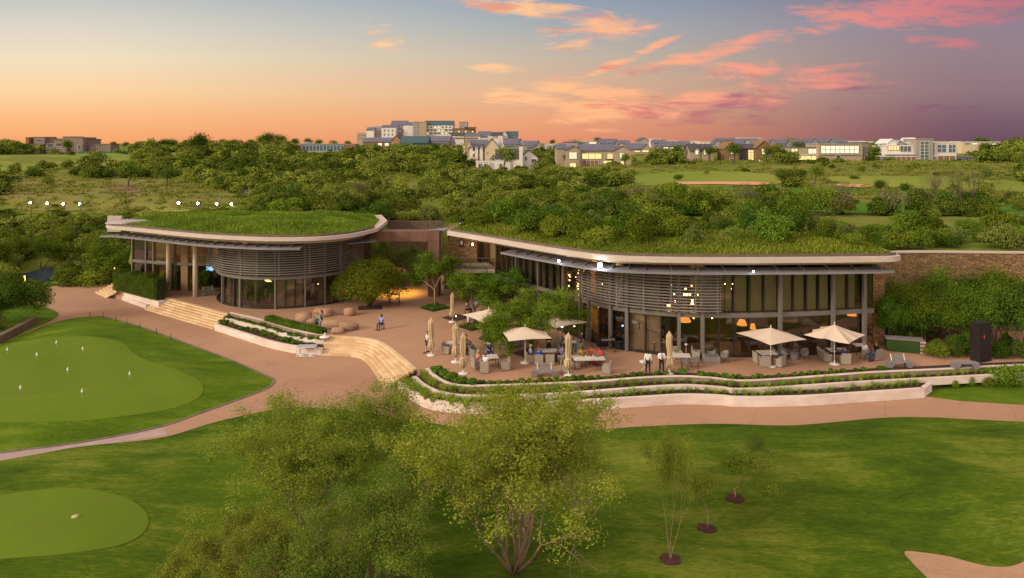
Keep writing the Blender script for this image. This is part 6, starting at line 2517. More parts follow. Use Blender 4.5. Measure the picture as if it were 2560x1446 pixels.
TC = [tree_meshes(201, 3, 1.55, .075, 3, 13000, .15, .5, L_tree, M_bark3, .75, .05, .16, .9, trunk_h=1.7), tree_meshes(202, 4, 1.6, .08, 3, 15000, .15, .55, L_tree, M_bark, .75, 0.02, .16, 1.0, trunk_h=1.5)]
TW = tree_meshes(203, 5, 1.7, .09, 3, 26000, .16, .5, L_tree, M_bark, .7, .05, .2, 1.0, trunk_h=1.9, droop=1.7, wd=.34)
TO = tree_meshes(204, 4, 1.9, .1, 3, 18000, .15, .65, L_olive, M_bark, .6, .1, .16, .7, zmin=.38)


def put(tm, px, py, h, wsc, rz, label, z=0.0, name='tree'):
    zmax = max(v.co.z for v in tm[1].vertices) if len(tm) < 4 else tm[3]
    s = h / zmax
    q = G(px, py, z)
    return tree(tm, q, rz, (s * wsc, s * wsc, s), label, name)


put(TC[0], 1089, 769, 6.3, 1.05, .4, 'spiky young tree with slim pale trunk in the square green bed')
put(TC[1], 1186, 815, 5.5, 1.15, 1.2, 'green tree with twisted trunk beside the white bollard')
put(TC[1], 1262, 800, 5.4, 1.15, 3.6, 'green tree against the long left wing of the clubhouse')
put(TC[0], 1128, 742, 4.4, 1.05, 2.4, 'low green tree behind the spiky young one, under the balcony')
put(TW, 1332, 884, 5.6, 1.3, 0.0, 'weeping tree leaning over the square parasols')
put(TO, 982, 712, 6.0, .95, 1.0, 'olive tree in front of the rust brown portal')
put(TO, 1036, 706, 5.2, .9, 3.0, 'darker olive tree at the pillar of the rust brown portal')
q = at(1072, 97)
bush(B_OLV, q.x, q.y, hz(q.x, 97), 2.3, 3.6, 'yellowish loose bush above the dark rubble wall behind the portal')
q = at(1108, 92)
bush(B_DRY, q.x, q.y, hz(q.x, 92) - 1, 1.8, 3.0, 'greyish dry bush between portal and clubhouse roof')

# ------------------------------------------------------------------ the large trees in the foreground
def front_tree(seed, px, Y, h, w, stems, nleaf, label, leaf=.105, rad=.5, lean=.9, maxl=4, r=.13, bmat=M_bark4, spread=.5, length=2.6, z=None, lm=L_big, rz=0, wander=.17, zmin=0.0, wd=.4):
    tm = tree_meshes(seed, stems, length, r, maxl, nleaf, leaf, rad, lm, bmat, spread, .12, wander, lean, (2, 3), .68, wd=wd, zmin=zmin)
    tp = tm[2]
    zm = np.percentile(tp[:, 2], 99) + .15
    wm = (np.percentile(tp[:, 0], 98) - np.percentile(tp[:, 0], 2)) + .4
    X = (px - CX) * Y / F
    zz = flh(X, Y) - .1
    cx_ = (np.percentile(tp[:, 0], 98) + np.percentile(tp[:, 0], 2)) / 2
    sx = w / wm
    t = empty('tree', (X - cx_ * sx * .6, Y, zz), rz, label, 'tree')
    t.scale = (sx, sx, h / zm)
    link('trunk', tm[0], t)
    link('crown', tm[1], t)
    return t


front_tree(301, 1275, 28.0, 8.0, 8.0, 13, 62000, 'large multi stemmed willowy tree with bare reddish branches, front centre', lean=.42, r=.062, rad=.32, zmin=.6, leaf=.09, wander=.11)
front_tree(302, 790, 31.5, 5.9, 7.8, 9, 76000, 'large bushy willow left of the multi stemmed one, crown up to the brick path', lean=.62, rad=.36, zmin=.36, leaf=.095, r=.07, wander=.13)
front_tree(303, 880, 25.2, 4.9, 5.6, 8, 70000, 'nearest dense tree crown cut by the bottom edge, centre left', lean=.9, rad=.5, leaf=.105, wd=.45, lm=leafmat('olive_front_leaves', (.10, .15, .018), (.36, .41, .065), .1, .35))
front_tree(304, 570, 25.0, 3.9, 5.4, 7, 70000, 'lower dense tree crown at the bottom edge, leftmost of the front trees', lean=.9, rad=.5, leaf=.105, wd=.45, lm=leafmat('olive_front_leaves', (0, 0, 0), (0, 0, 0)))
front_tree(305, 1035, 33.0, 3.5, 3.4, 5, 13000, 'smaller feathery tree rising between the two largest front trees', lean=.7, rad=.45)
front_tree(306, 1450, 31.5, 4.4, 3.0, 5, 9000, 'low side shoots of a small tree right of the multi stemmed tree', lean=.9, rad=.45)


def sapling(px, py, h, w, stems, nleaf, label, seed, dark=False):
    q = G(px, py, ZP + .25)
    zz = flh(q.x, q.y)
    tm = tree_meshes(seed, stems, 1.6, .035, 3, nleaf * 3, .085, .42, L_dark if dark else L_big, M_bark3, .5, .22, .14, .32, (3, 4), .72, trunk_h=.0 if stems > 1 else 1.0, wd=.4, zmin=.32)
    tp = tm[2]
    t = empty('sapling', (q.x, q.y, zz), 0, label, 'sapling')
    sx = w / (np.ptp(tp[:, 0]) + .3)
    t.scale = (sx, sx, h / (tp[:, 2].max() + .1))
    link('trunk', tm[0], t)
    link('crown', tm[1], t)
    if not dark:
        b = MB()
        rr_ = random.Random(seed)
        pts = [(math.cos(a * .45) * .44 * rr_.uniform(.85, 1.1), math.sin(a * .45) * .42 * rr_.uniform(.85, 1.1)) for a in range(14)]
        b.prism([(x * 1.0, y) for x, y in pts], -.05, .05)
        b.v = [(x + q.x, y + q.y, z + zz) for x, y, z in b.v]
        lab = {401: 'oval of dark bark mulch under the tall forked sapling', 402: 'oval of dark bark mulch under the middle sapling', 403: 'oval of dark bark mulch under the farthest sapling'}[seed]
        tag(b.build('mulch_ring', M_mulch), lab, 'mulch')


sapling(1676, 1424, 5.7, 2.8, 3, 3800, 'tall thin forked sapling on the front lawn, nearest of the three', 401)
sapling(1767, 1326, 3.0, 1.7, 1, 2600, 'middle sapling with a rounded small crown on the front lawn', 402)
sapling(1838, 1253, 2.6, 2.6, 1, 3400, 'farthest sapling with the widest spreading crown on the front lawn', 403)
sapling(1895, 1182, 1.9, 1.8, 3, 2600, 'small dark shrub tree behind the farthest sapling', 404, True)
# ------------------------------------------------------------------ parasols
M_canvas = pm('parasol_canvas', (.66, .53, .42), (.58, .46, .36), .9, .9, .1, coord='Object')
M_canvas2 = pm('folded_canvas', (.56, .42, .24), (.44, .32, .18), 2.5, .9, .3, coord='Object', stretch=(1, 1, .4))
M_whitem = pm('white_metal', (.72, .66, .62), (.64, .58, .54), 2, .5)
M_wick = pm('wicker', (.40, .335, .27), (.30, .25, .20), 9, .9, .5, coord='Object', bscale=30)
M_wick2 = pm('wicker_grey', (.30, .27, .25), (.23, .21, .19), 9, .9, .5, coord='Object', bscale=30)
M_ttop = pm('table_top', (.62, .55, .50), (.54, .48, .43), 2, .5, coord='Object')
M_leg = pm('table_leg', (.07, .055, .05), (.05, .04, .035), 2, .5)
M_bconc = pm('bench_concrete', (.24, .21, .22), (.18, .155, .165), 3, .9, .2, coord='Object')
M_cush = pm('navy_cushion', (.09, .10, .17), (.07, .075, .13), 2, .9, coord='Object')


def canopy_mesh(S, zc, za, sag, sc):
    """square canopy with eight panels, sagging edges and real thickness"""
    V = []
    n = 24
    rings = 6
    for lay in (0, 1):
        for r in range(rings + 1):
            k = r / rings
            for j in range(n):
                a = 2 * math.pi * j / n + math.pi / 4
                c_, s_ = math.cos(a), math.sin(a)
                m = max(abs(c_), abs(s_))
                x, y = c_ / m * S / 2, s_ / m * S / 2
                corner = (math.hypot(x, y) / (S / 2) - 1) / .414
                fold = .5 - .5 * math.cos(8 * (a - math.pi / 4))
                pull = 1 - sc * fold * k
                z = za + (zc - za) * k + (corner - 1) * -.06 * k - sag * fold * k * k - .05 * math.sin(math.pi * k)
                V.append((x * k * pull, y * k * pull, z - lay * .025))
    Fc = []
    m_ = (rings + 1) * n
    for lay in (0, 1):
        o = lay * m_
        for r in range(rings):
            for j in range(n):
                f = (o + r * n + j, o + r * n + (j + 1) % n, o + (r + 1) * n + (j + 1) % n, o + (r + 1) * n + j)
                Fc.append(f if lay else f[::-1])
    for j in range(n):
        a, c = rings * n + j, rings * n + (j + 1) % n
        Fc.append((a, c, m_ + c, m_ + a))
    me = bpy.data.meshes.new('canopy')
    me.from_pydata(V, [], Fc)
    me.materials.append(M_canvas)
    me.update()
    return me


def parasol(px, py, S, rz, zc, za, label, sag=.02, sc=.03):
    q = G(px, py, 0)
    t = empty('parasol', q, rz, label, 'parasol', 'open parasols on the terrace')
    link('canopy', canopy_mesh(S, zc, za, sag, sc), t)
    b = MB()
    b.tube([(0, 0, .05), (0, 0, za + .12)], .032, 8)
    b.build('pole', M_whitem, t)
    b = MB()
    for k in range(8):
        a = k * math.pi / 4 + math.pi / 4
        R = S / 2 * (1.38 if k % 2 == 0 else .97)
        b.bar((0, 0, za - .1), (math.cos(a) * R, math.sin(a) * R, zc - .03 - (0 if k % 2 == 0 else .0)), .025)
        b.bar((0, 0, za - .75), (math.cos(a) * R * .5, math.sin(a) * R * .5, (za + zc) / 2 - .1), .02)
    b.build('ribs', M_whitem, t)
    b = MB()
    b.lathe([(.38, .004), (.38, .05), (.3, .08), (.05, .1), (.045, .3)], n=18)
    b.build('base', M_whitem, t)
    b = MB()
    b.ball((0, 0, za + .14), .05, 8)
    b.build('finial', M_whitem, t)


parasol(1927, 916, 3.5, .42, 2.28, 2.92, 'open parasol with flat pulled corner, left of the two on the right terrace')
parasol(2086, 911, 3.3, .78, 2.25, 3.02, 'open pointed parasol with scalloped edge, right of the two on the right terrace', .16, .13)
parasol(1313, 908, 3.3, .22, 2.25, 2.78, 'square open parasol over the table of men, in front of the weeping tree')
parasol(1400, 872, 3.2, .55, 2.3, 2.85, 'open parasol with a lamp below, right behind the weeping tree')
parasol(1222, 858, 3.2, .62, 2.3, 2.85, 'open parasol half hidden left behind the weeping tree')


def folded(px, py, h, label, seed, fat=1.2):
    q = G(px, py, 0)
    t = empty('folded_parasol', q, seed * 1.3, label, 'parasol', 'folded parasols on the terrace')
    rg = random.Random(seed)
    n, rows_ = 40, 26
    V, Fc = [], []
    z0 = .45
    ph = [rg.uniform(0, 6.3) for _ in range(4)]
    for i in range(rows_ + 1):
        k = i / rows_
        z = z0 + (h - z0) * k
        base = np.interp(k, [0, .04, .12, .22, .30, .55, .8, .87, .93, .98, 1], [.05, .12, .19, .17, .115, .15, .15, .17, .12, .06, .02]) * fat
        for j in range(n):
            a = 2 * math.pi * j / n
            w = .30 * math.cos(8 * a + ph[0] + 2.2 * math.sin(k * 3 + ph[1])) + .16 * math.cos(5 * a + ph[2] + k * 5) + .1 * math.cos(13 * a + ph[3])
            r = base * (1 + w * (1.2 if k < .3 else .9))
            V.append((math.cos(a) * r + .02 * math.sin(k * 9 + ph[1]), math.sin(a) * r, z + (.07 * math.cos(8 * a + ph[2]) if i == 0 else 0)))
    for i in range(rows_):
        for j in range(n):
            Fc.append((i * n + j, i * n + (j + 1) % n, (i + 1) * n + (j + 1) % n, (i + 1) * n + j))
    Fc.append(tuple(rows_ * n + j for j in range(n)))
    Fc.append(tuple(range(n))[::-1])
    me = bpy.data.meshes.new('folded_canopy')
    me.from_pydata(V, [], Fc)
    me.materials.append(M_canvas2)
    me.polygons.foreach_set('use_smooth', [True] * len(me.polygons))
    me.update()
    link('folded_canopy', me, t)
    b = MB()
    b.lathe([(.16 * fat, -.03), (.165 * fat, 0), (.16 * fat, .03)], (0, 0, z0 + (h - z0) * .29), 16)
    b.build('strap', M_canvas, t)
    b = MB()
    b.tube([(0, 0, .03), (0, 0, h + .06)], .03, 8)
    b.build('pole', M_whitem, t)
    b = MB()
    b.lathe([(.36, .004), (.36, .06), (.28, .09), (.05, .1), (.045, .25)], n=20)
    b.build('base', M_whitem, t)


folded(1078, 889, 2.95, 'folded parasol hiding the man in white, leftmost of the front ones', 1)
folded(1139, 906, 2.95, 'folded parasol left of the table of four, rear of the close pair', 2)
folded(1158, 935, 2.95, 'folded parasol nearest the terrace corner, front of the close pair', 3)
folded(1421, 939, 3.05, 'folded parasol at the left end of the long white table', 4)
folded(1673, 934, 3.05, 'folded parasol beside the waiter with the black tie', 5)
folded(1131, 806, 2.75, 'folded parasol farthest back, in the bare mulch bed', 6, 1.05)
b = MB()
b.lathe([(.45, .004), (.45, .08), (.34, .12), (.06, .14), (.05, .4), (.02, .42)], n=20)
tag(b.build('umbrella_foot', M_whitem, None, G(812, 844, 0)), 'lone round white parasol foot at the top of the curved steps', 'parasol base')

# ------------------------------------------------------------------ chairs and tables (fronts face local -Y)
def tub_chair(mat=M_wick):
    t = empty('armchair')
    b = MB()
    b.box((0, -.02, .24), (.50, .5, .36))
    b.build('seat', mat, t)
    b = MB()
    b.box((0, -.03, .455), (.47, .47, .07))
    b.build('cushion', mat, t)
    b = MB()
    V = []
    for (x, y, z) in [(-.31, .24, .05), (.31, .24, .05), (.31, .31, .05), (-.31, .31, .05), (-.33, .30, .88), (.33, .30, .88), (.33, .37, .88), (-.33, .37, .88)]:
        V.append((x, y, z))
    b.add(V, [(3, 2, 1, 0), (4, 5, 6, 7), (0, 1, 5, 4), (1, 2, 6, 5), (2, 3, 7, 6), (3, 0, 4, 7)])
    b.build('backrest', mat, t)
    for s in (-1, 1):
        b = MB()
        x = s * .29
        pr = [(-.28, .05), (.238, .05), (.25, .74), (.1, .64), (-.28, .60)]
        V = [(x - .035, y, z) for y, z in pr] + [(x + .035, y, z) for y, z in pr]
        b.add(V, [tuple(range(5)), tuple(range(5, 10))[::-1]] + [(i, i + 5, (i + 1) % 5 + 5, (i + 1) % 5) for i in range(5)])
        b.build('armrest', mat, t)
    for sx in (-1, 1):
        for sy in (-1, 1):
            b = MB()
            b.box((sx * .27, sy * .24 + .02, .03), (.04, .04, .058))
            b.build('leg', M_leg, t)
    return t


def round_chair(mat=M_wick2):
    t = empty('armchair')
    b = MB()
    b.lathe([(.25, .40), (.28, .43), (.28, .47), (.24, .49)], n=14)
    b.build('seat', mat, t)
    b = MB()
    pts = [(math.cos(a) * .31, math.sin(a) * .31 + .0) for a in [math.radians(-25 + 230 * k / 14) for k in range(15)]]
    b.wall(pts, .46, lambda i: .66 + .22 * math.sin(math.pi * i / 14), .045)
    b.build('backrest', mat, t)
    for sx in (-1, 1):
        for sy in (-1, 1):
            b = MB()
            b.tube([(sx * .19, sy * .19, .42), (sx * .25, sy * .25, .002)], [.022, .015], 6)
            b.build('leg', M_leg, t)
    return t


def table(w, d, h=.74, top=M_ttop, leg=M_leg):
    t = empty('table')
    b = MB()
    b.box((0, 0, h - .02), (w, d, .04))
    b.build('tabletop', top, t)
    for sx in (-1, 1):
        for sy in (-1, 1):
            b = MB()
            b.bar((sx * (w / 2 - .06), sy * (d / 2 - .06), h - .041), (sx * (w / 2 - .06), sy * (d / 2 - .06), .002), .05)
            b.build('leg', leg, t)
    return t


PROTO = {}


def place(kind, px, py, rz, label, sc=None, group=None, z=0.0):
    q = G(px, py, z)
    if kind not in PROTO:
        PROTO[kind] = {'tub': tub_chair, 'round': round_chair, 'tubg': lambda: tub_chair(M_wick2)}[kind]()
        o = PROTO[kind]
        o.location, o.rotation_euler = q, (0, 0, rz)
    else:
        o = copy_tree(PROTO[kind], q, rz)
    tag(o, label, 'chair', group or 'wicker armchairs on the terrace')
    return q


def ptable(px, py, w, d, rz, label, h=.74, group=None, cat='table'):
    t = table(w, d, h)
    t.location, t.rotation_euler = G(px, py, 0), (0, 0, rz)
    tag(t, label, cat, group)


R = math.radians
# facing: rz 0 looks at the camera, 180 away, 90 to the right (+x), -90 to the left
place('tub', 1117, 884, R(75), 'wicker armchair at the left end of the small table behind two folded parasols')
place('tub', 1148, 884, R(-80), 'wicker armchair right of the small table, behind the folded parasols')
ptable(1133, 879, .95, .7, .1, 'small white topped table behind the two folded parasols')
ptable(1226, 916, 1.15, 1.0, .25, 'white topped table of four right of the folded pair')
place('tub', 1192, 921, R(120), 'wicker armchair of the woman in orange')
place('tub', 1213, 931, R(170), 'wicker armchair with back to the camera, holding the person in white')
place('tub', 1262, 925, R(-80), 'empty wicker armchair at the right end of the table of four')
place('tubg', 1224, 896, R(10), 'grey wicker chair of the man in dark blue')
place('tubg', 1187, 892, R(60), 'grey wicker chair draped with a blue jacket')
# men under the square parasol
place('tub', 1325, 906, R(105), 'wicker armchair of the man in the white cap')
place('tub', 1347, 912, R(178), 'wicker armchair of the man in the red cap')
place('tub', 1376, 912, R(170), 'empty wicker armchair with its back to the camera, next to the red cap')
place('tub', 1407, 907, R(-130), 'wicker armchair of the man in lilac')
place('tubg', 1424, 897, R(-100), 'grey wicker armchair of the man in the white shirt')
ptable(1366, 900, 1.7, .9, .12, 'white topped table of the group of men')
# long white table
ptable(1473, 921, 2.35, .85, .04, 'long white table where three women sit')
place('tub', 1414, 933, R(80), 'empty wicker armchair left of the long white table, behind the folded parasol')
place('tub', 1437, 921, R(0), 'pale wicker chair pushed under the left end of the long white table')
place('tub', 1516, 933, R(-105), 'wicker armchair at the right end of the long white table')
place('tub', 1455, 908, R(5), 'wicker armchair of the person in mustard')
place('tub', 1478, 906, R(-5), 'wicker armchair of the woman in the orange print')
place('tub', 1501, 911, R(-40), 'wicker armchair of the woman in red')
# behind
for (px, py, r, lab) in [(1400, 873, 20, 'wicker chair left of the pair behind the men, with its side panel to the camera'), (1414, 871, 5, 'wicker chair of the woman in white behind the men'), (1436, 875, -60, 'wicker chair left of the reclining guest in plum'), (1448, 876, -100, 'wicker armchair of the reclining guest in plum')]:
    place('tub', px, py, R(r), lab)
ptable(1424, 877, 1.1, .7, .0, 'low table behind the group of men')
for (px, py, r, lab) in [(1256, 872, 90, 'grey chair at the left post of the square parasol'), (1272, 874, 180, 'grey chair behind the square parasol, left of its row'), (1290, 876, 180, 'grey chair behind the square parasol, middle of its row'), (1308, 868, -90, 'grey chair behind the square parasol, right of its row')]:
    place('round', px, py, R(r), lab)
ptable(1282, 862, 1.6, .8, 0, 'table in the shade behind the square parasol')
# centre right
ptable(1700, 912, 1.5, 1.0, -.15, 'white topped dining table right of the tie wearing waiter')
place('round', 1712, 925, R(170), 'grey wicker chair in front of the dining table')
place('round', 1738, 919, R(-110), 'grey wicker chair at the right end of the dining table')
place('tub', 1693, 897, R(10), 'wicker chair behind the dining table')
place('tub', 1741, 897, R(70), 'pale high backed chair left of the fire pit box')
place('tub', 1775, 892, R(0), 'tall pale chair directly behind the fire pit box')
place('round', 1811, 906, R(-70), 'grey armchair right of the fire pit box with a white cloth')
# under the right parasols
ptable(1917, 905, 1.3, 1.1, .1, 'grey table under the left of the two right parasols')
for (k_, px, py, r, lab) in [('tub', 1897, 908, 100, 'wicker armchair at the left of the table under the flat parasol'), ('tub', 1912, 916, 175, 'wicker armchair left of the parasol pole, back to the camera'), ('tub', 1949, 916, -140, 'wicker armchair right of the parasol pole'),
                         ('tubg', 1944, 893, 0, 'wicker armchair behind the table under the flat parasol'), ('round', 1962, 898, 60, 'grey chair between the two right parasols, facing right'), ('round', 1985, 888, 0, 'high round backed grey chair between the two right parasols'), ('round', 2011, 900, -70, 'grey chair between the two right parasols, facing left'),
                         ('tub', 2067, 903, 90, 'wicker armchair left of the pole of the pointed parasol'), ('tub', 2058, 897, 90, 'slim pale chair at the far left under the pointed parasol'), ('tub', 2113, 910, 170, 'wicker armchair right of the pole of the pointed parasol'),
                         ('round', 2162, 899, 200, 'grey round chair of the guest in white at the right end'), ('tub', 2190, 899, 200, 'wicker armchair of the guest in black at the far right')]:
    place(k_, px, py, R(r), lab)
ptable(2093, 898, 1.4, .9, 0, 'table under the pointed parasol')
ptable(2150, 885, 1.0, .7, 0, 'small table with white cups right of the pointed parasol')
for k in range(5):
    b = MB()
    b.lathe([(.02, 0), (.035, .02), (.045, .09), (.04, .09)], n=8)
    q = G(2141 + k * 5, 885, 0)
    tag(b.build('cup', M_whitem, None, (q.x, q.y + .05 * (k % 2), .741)), 'white cup in the row on the small table under the pointed parasol', 'cup', 'cups in a row')
# fire pit box
q = G(1778, 905, 0)
t = empty('fire_pit_table', q, -.05, 'square grey fire pit box with a dark glass top', 'fire pit')
b = MB()
b.box((0, 0, .25), (1.15, .95, .49))
b.build('box', M_wick2, t)
b = MB()
b.box((0, 0, .505), (.95, .75, .018))
b.build('glass_top', pm('pit_glass', (.14, .18, .20), (.10, .13, .15), 1, .1, spec=.7), t)
# low stool table between round chairs
q = G(1985, 898, 0)
t = empty('side_table', q, .3, 'grey eight sided low table between the two right parasols', 'table')
b = MB()
b.lathe([(.3, .003), (.36, .45), (.4, .46), (.4, .5)], n=8, smooth=False)
b.build('body', M_bconc, t)
# round white table next to the first waiter
q = G(1613, 929, 0)
t = empty('bistro_table', q, 0, 'round white folding table behind the first waiter', 'table')
b = MB()
b.lathe([(.42, .70), (.44, .72), (.42, .74)], n=20)
b.build('tabletop', M_whitem, t)
for s in (-1, 1):
    b = MB()
    b.bar((s * .28, -.1, .70), (-s * .28, .1, .002), .03)
    b.build('leg', M_whitem, t)
# ashtray stands
for (px, py, lab) in [(1715, 893, 'slim white ashtray stand in front of the glass right of the folded parasol')]:
    b = MB()
    b.lathe([(.14, .004), (.14, .03), (.02, .04), (.02, .9), (.12, .95), (.12, 1.05), (.02, 1.06)], n=12)
    tag(b.build('ashtray_stand', M_whitem, None, G(px, py, 0)), lab, 'ashtray')
# serving tables against the glass
for (px, py, w, d, h, lab) in [(1654, 882, 1.5, .7, .95, 'high serving table with bottles and cups near the folded parasol'), (1638, 880, .9, .5, .9, 'thin legged side table left of the serving table'), (986, 760, 1.1, .7, 1.05, 'high bar table right of the dense round tree'), (1196, 783, .9, .7, 1.0, 'high bar table behind the twisted tree trunk')]:
    ptable(px, py, w, d, 0.05, lab, h)
bt = random.Random(9)
for k in range(7):
    b = MB()
    hh = bt.uniform(.14, .28)
    b.lathe([(.045, 0), (.045, hh * .6), (.018, hh * .8), (.018, hh)], n=8)
    q = G(1654 + (k - 3) * 4.6, 882, 0)
    m = [M_whitem, pm('bottle_red', (.5, .05, .08), rough=.3), M_whitem, pm('bottle_green', (.05, .2, .08), rough=.3)][k % 4]
    tag(b.build('bottle', m, None, (q.x, q.y + bt.uniform(-.2, .2), .951)), '%s bottle on the high serving table' % ('white' if k % 2 == 0 else ('red' if k % 4 == 1 else 'green')), 'bottle', 'bottles on the serving table')


def bar_stool(px, py, rz, label):
    t = empty('bar_stool', G(px, py, 0), rz, label, 'stool', 'bar stools')
    b = MB()
    b.box((0, 0, .74), (.36, .36, .05))
    b.build('seat', M_bark3, t)
    for sx in (-1, 1):
        for sy in (-1, 1):
            b = MB()
            b.bar((sx * .14, sy * .14, .714), (sx * .19, sy * .19, .002), .03)
            b.build('leg', M_leg, t)
    b = MB()
    b.box((0, .18, .95), (.36, .03, .25))
    b.build('backrest', M_bark3, t)


bar_stool(975, 765, 1.2, 'bar stool at the left end of the high table by the dense round tree')
bar_stool(995, 764, -1.2, 'bar stool at the right end of the high table by the dense round tree')
bar_stool(1167, 789, 1.5, 'bar stool on which the person in black sits')
bar_stool(1207, 788, -1.5, 'bar stool right of the high table behind the twisted trunk')


def bench(px, py, rz, label, back=True, w=1.9):
    t = empty('bench', G(px, py, 0), rz, label, 'bench', 'concrete benches')
    b = MB()
    b.box((0, 0, .41), (w, .5, .09))
    b.build('seat', M_bconc, t)
    for s in (-1, 1):
        b = MB()
        x = s * (w / 2 - .2)
        pr = [(s * (w / 2 - .04), .003), (s * (w / 2 - .34), .003), (s * (w / 2 - .56), .364), (s * (w / 2 - .04), .364)]
        V = [(x_, -.24, z_) for x_, z_ in pr] + [(x_, .24, z_) for x_, z_ in pr]
        b.add(V, [(0, 1, 2, 3), (7, 6, 5, 4), (0, 4, 5, 1), (1, 5, 6, 2), (2, 6, 7, 3), (3, 7, 4, 0)])
        b.build('leg', M_bconc, t)
    if back:
        bk = MB()
        for k in range(5):
            bk.bar((-.46, .12 + .03 * k, .50 + .09 * k), (.46, .12 + .03 * k, .50 + .09 * k), .05, .07)
        bk.build('backrest', M_wick2, t)
        for s in (-1, 1):
            b = MB()
            b.bar((s * .5, .08, .458), (s * .5, .25, .93), .05, .06)
            b.build('frame', M_whitem, t)
    return t


bench(1361, 941, .03, 'concrete bench with white framed backrest near the front tree tops')
bench(2247, 918, .03, 'concrete bench with white framed backrest in front of the green sided counter')
bench(2412, 921, .0, 'plain concrete bench without a backrest at the far right', False)
bench(800, 812, 2.2, 'concrete bench with a white framed back among the boulders', True, 1.5)
bench(520, 738, .6, 'pale bench under the television in the pavilion loggia', True, 1.5)

# counter with artificial turf sides
q = G(2264, 878, 0)
t = empty('turf_counter', (q.x, q.y, 0), -.32, 'low counter with green turf side and striped timber end', 'counter')
b = MB()
b.box((-.25, 0, .5), (2.35, 1.0, .98))
b.build('turf_side', pm('turf_panel', (.035, .075, .012), (.025, .055, .01), 8, .95, .5), t)
b = MB()
for k in range(7):
    b.box((1.13, 0, .08 + k * .14), (.4, 1.02, .13), 0, k % 2)
b.build('timber_end', [pm('plank_pale', (.45, .34, .26)), pm('plank_dark', (.16, .10, .07))], t)
b = MB()
b.box((-.1, 0, 1.02), (2.8, 1.1, .06))
b.build('countertop', M_bconc, t)
# black pylon with a red emblem
q = G(2452, 902, 0)
t = empty('pylon_sign', (q.x, q.y, 0), .35, 'tall black slab sign with a small red emblem', 'sign')
M_blk = pm('black_panel', (.022, .016, .016), (.016, .012, .012), 2, .5)
b = MB()
b.box((0, 0, 1.5), (1.3, .75, 3.0))
b.build('slab', M_blk, t)
b = MB()
b.box((-.15, -.385, 2.0), (.11, .02, .16))
b.tube([(-.15, -.385, 1.92), (-.15, -.385, 1.74)], [.055, .005], 3)
b.build('emblem', pm('emblem_red', (.65, .03, .04)), t)
# white frame stand at the foot of the planters
q = G(767, 889, ZP)
t = empty('ball_stand', (q.x, q.y, ZP), .06, 'low white metal frame stand with two cylinders and a glass top', 'stand')
b = MB()
for x in (-.75, .02, .78):
    for y in (-.35, .35):
        b.bar((x, y, .004), (x, y, .78), .05)
for z in (.03, .78):
    for y in (-.35, .35):
        b.bar((-.75, y, z), (.78, y, z), .05)
    for x in (-.75, .02, .78):
        b.bar((x, -.35, z), (x, .35, z), .05)
b.build('frame', M_whitem, t)
b = MB()
b.box((.01, 0, .815), (1.56, .74, .02))
b.build('top', pm('frosted_top', (.45, .47, .55), rough=.15, spec=.6), t)
for x in (-.38, .4):
    b = MB()
    b.lathe([(.33, .06), (.33, .09), (.05, .1)], (x, 0, 0), 16)
    b.build('round_tray', M_whitem, t)
# speaker on a tripod
q = G(1601, 878, 0)
t = empty('speaker_stand', q, 0, 'black tripod stand carrying the speaker before the pale blinds', 'stand')
b = MB()
b.tube([(0, 0, .3), (0, 0, 1.75)], .025, 6)
b.build('pole', M_dark, t)
for k in range(3):
    a = k * 2.094 + .5
    b = MB()
    b.bar((0, 0, .55), (math.cos(a) * .5, math.sin(a) * .5, .01), .03)
    b.build('leg', M_dark, t)
b = MB()
b.box((0, 0, .28), (.34, .3, .55))
b.box((0, -.155, .36), (.22, .01, .22), 0, 1)
b.box((0, -.155, .14), (.26, .01, .2), 0, 1)
tag(b.build('speaker', [M_dark, M_blk], None, (q.x, q.y, 1.752)), 'black loudspeaker box on the tripod before the pale blinds', 'speaker')


# band corner : drums, keyboard stand, cases
def drum(px, py, r, h, z, label, m):
    b = MB()
    b.lathe([(r, 0), (r * 1.03, .02), (r, .04), (r, h - .04), (r * 1.03, h - .02), (r, h)], n=18)
    q = G(px, py, 0)
    tag(b.build('drum', m, None, (q.x, q.y, z)), label, 'drum', 'drums of the band')


M_drum = pm('drum_shell', (.02, .02, .03), (.015, .015, .02), 2, .25)
drum(1546, 876, .33, .45, .3, 'big black drum in the band corner', M_drum)
drum(1532, 872, .2, .3, .65, 'small black drum beside the big one', M_drum)
drum(1556, 870, .22, .35, .6, 'black tom drum right of the big one', M_drum)
q = G(1517, 868, 0)
b = MB()
b.box((0, 0, .3), (.75, .6, .6))
b.box((0, -.305, .3), (.6, .01, .45), 0, 1)
tag(b.build('amplifier', [M_dark, M_blk], None, (q.x - .4, q.y + .3, .003)), 'black amplifier case left of the drums', 'amplifier')
q = G(1520, 876, 0)
t = empty('keyboard', q, .2, 'keyboard on crossed legs before the drums', 'keyboard')
b = MB()
b.box((0, 0, .86), (1.1, .3, .07))
b.build('keys', M_wick2, t)
for s in (-1, 1):
    b = MB()
    b.bar((s * .4, 0, .82), (-s * .4, 0, .01), .035)
    b.build('leg', M_dark, t)
for (px, py, h, lab) in [(1505, 872, 1.5, 'microphone stand left of the keyboard'), (1538, 882, 1.2, 'microphone stand in front of the drums')]:
    q = G(px, py, 0)
    t = empty('microphone_stand', q, 0, lab, 'stand')
    b = MB()
    b.tube([(0, 0, .02), (0, 0, h)], .014, 5)
    b.bar((0, 0, h), (.35, -.1, h + .3), .02)
    b.build('pole', M_dark, t)
    for k in range(3):
        b = MB()
        b.bar((0, 0, .18), (math.cos(k * 2.09) * .32, math.sin(k * 2.09) * .32, .01), .02)
        b.build('leg', M_dark, t)
q = G(1558, 862, 0)
b = MB()
b.ball((0, 0, 0), .07, 8)
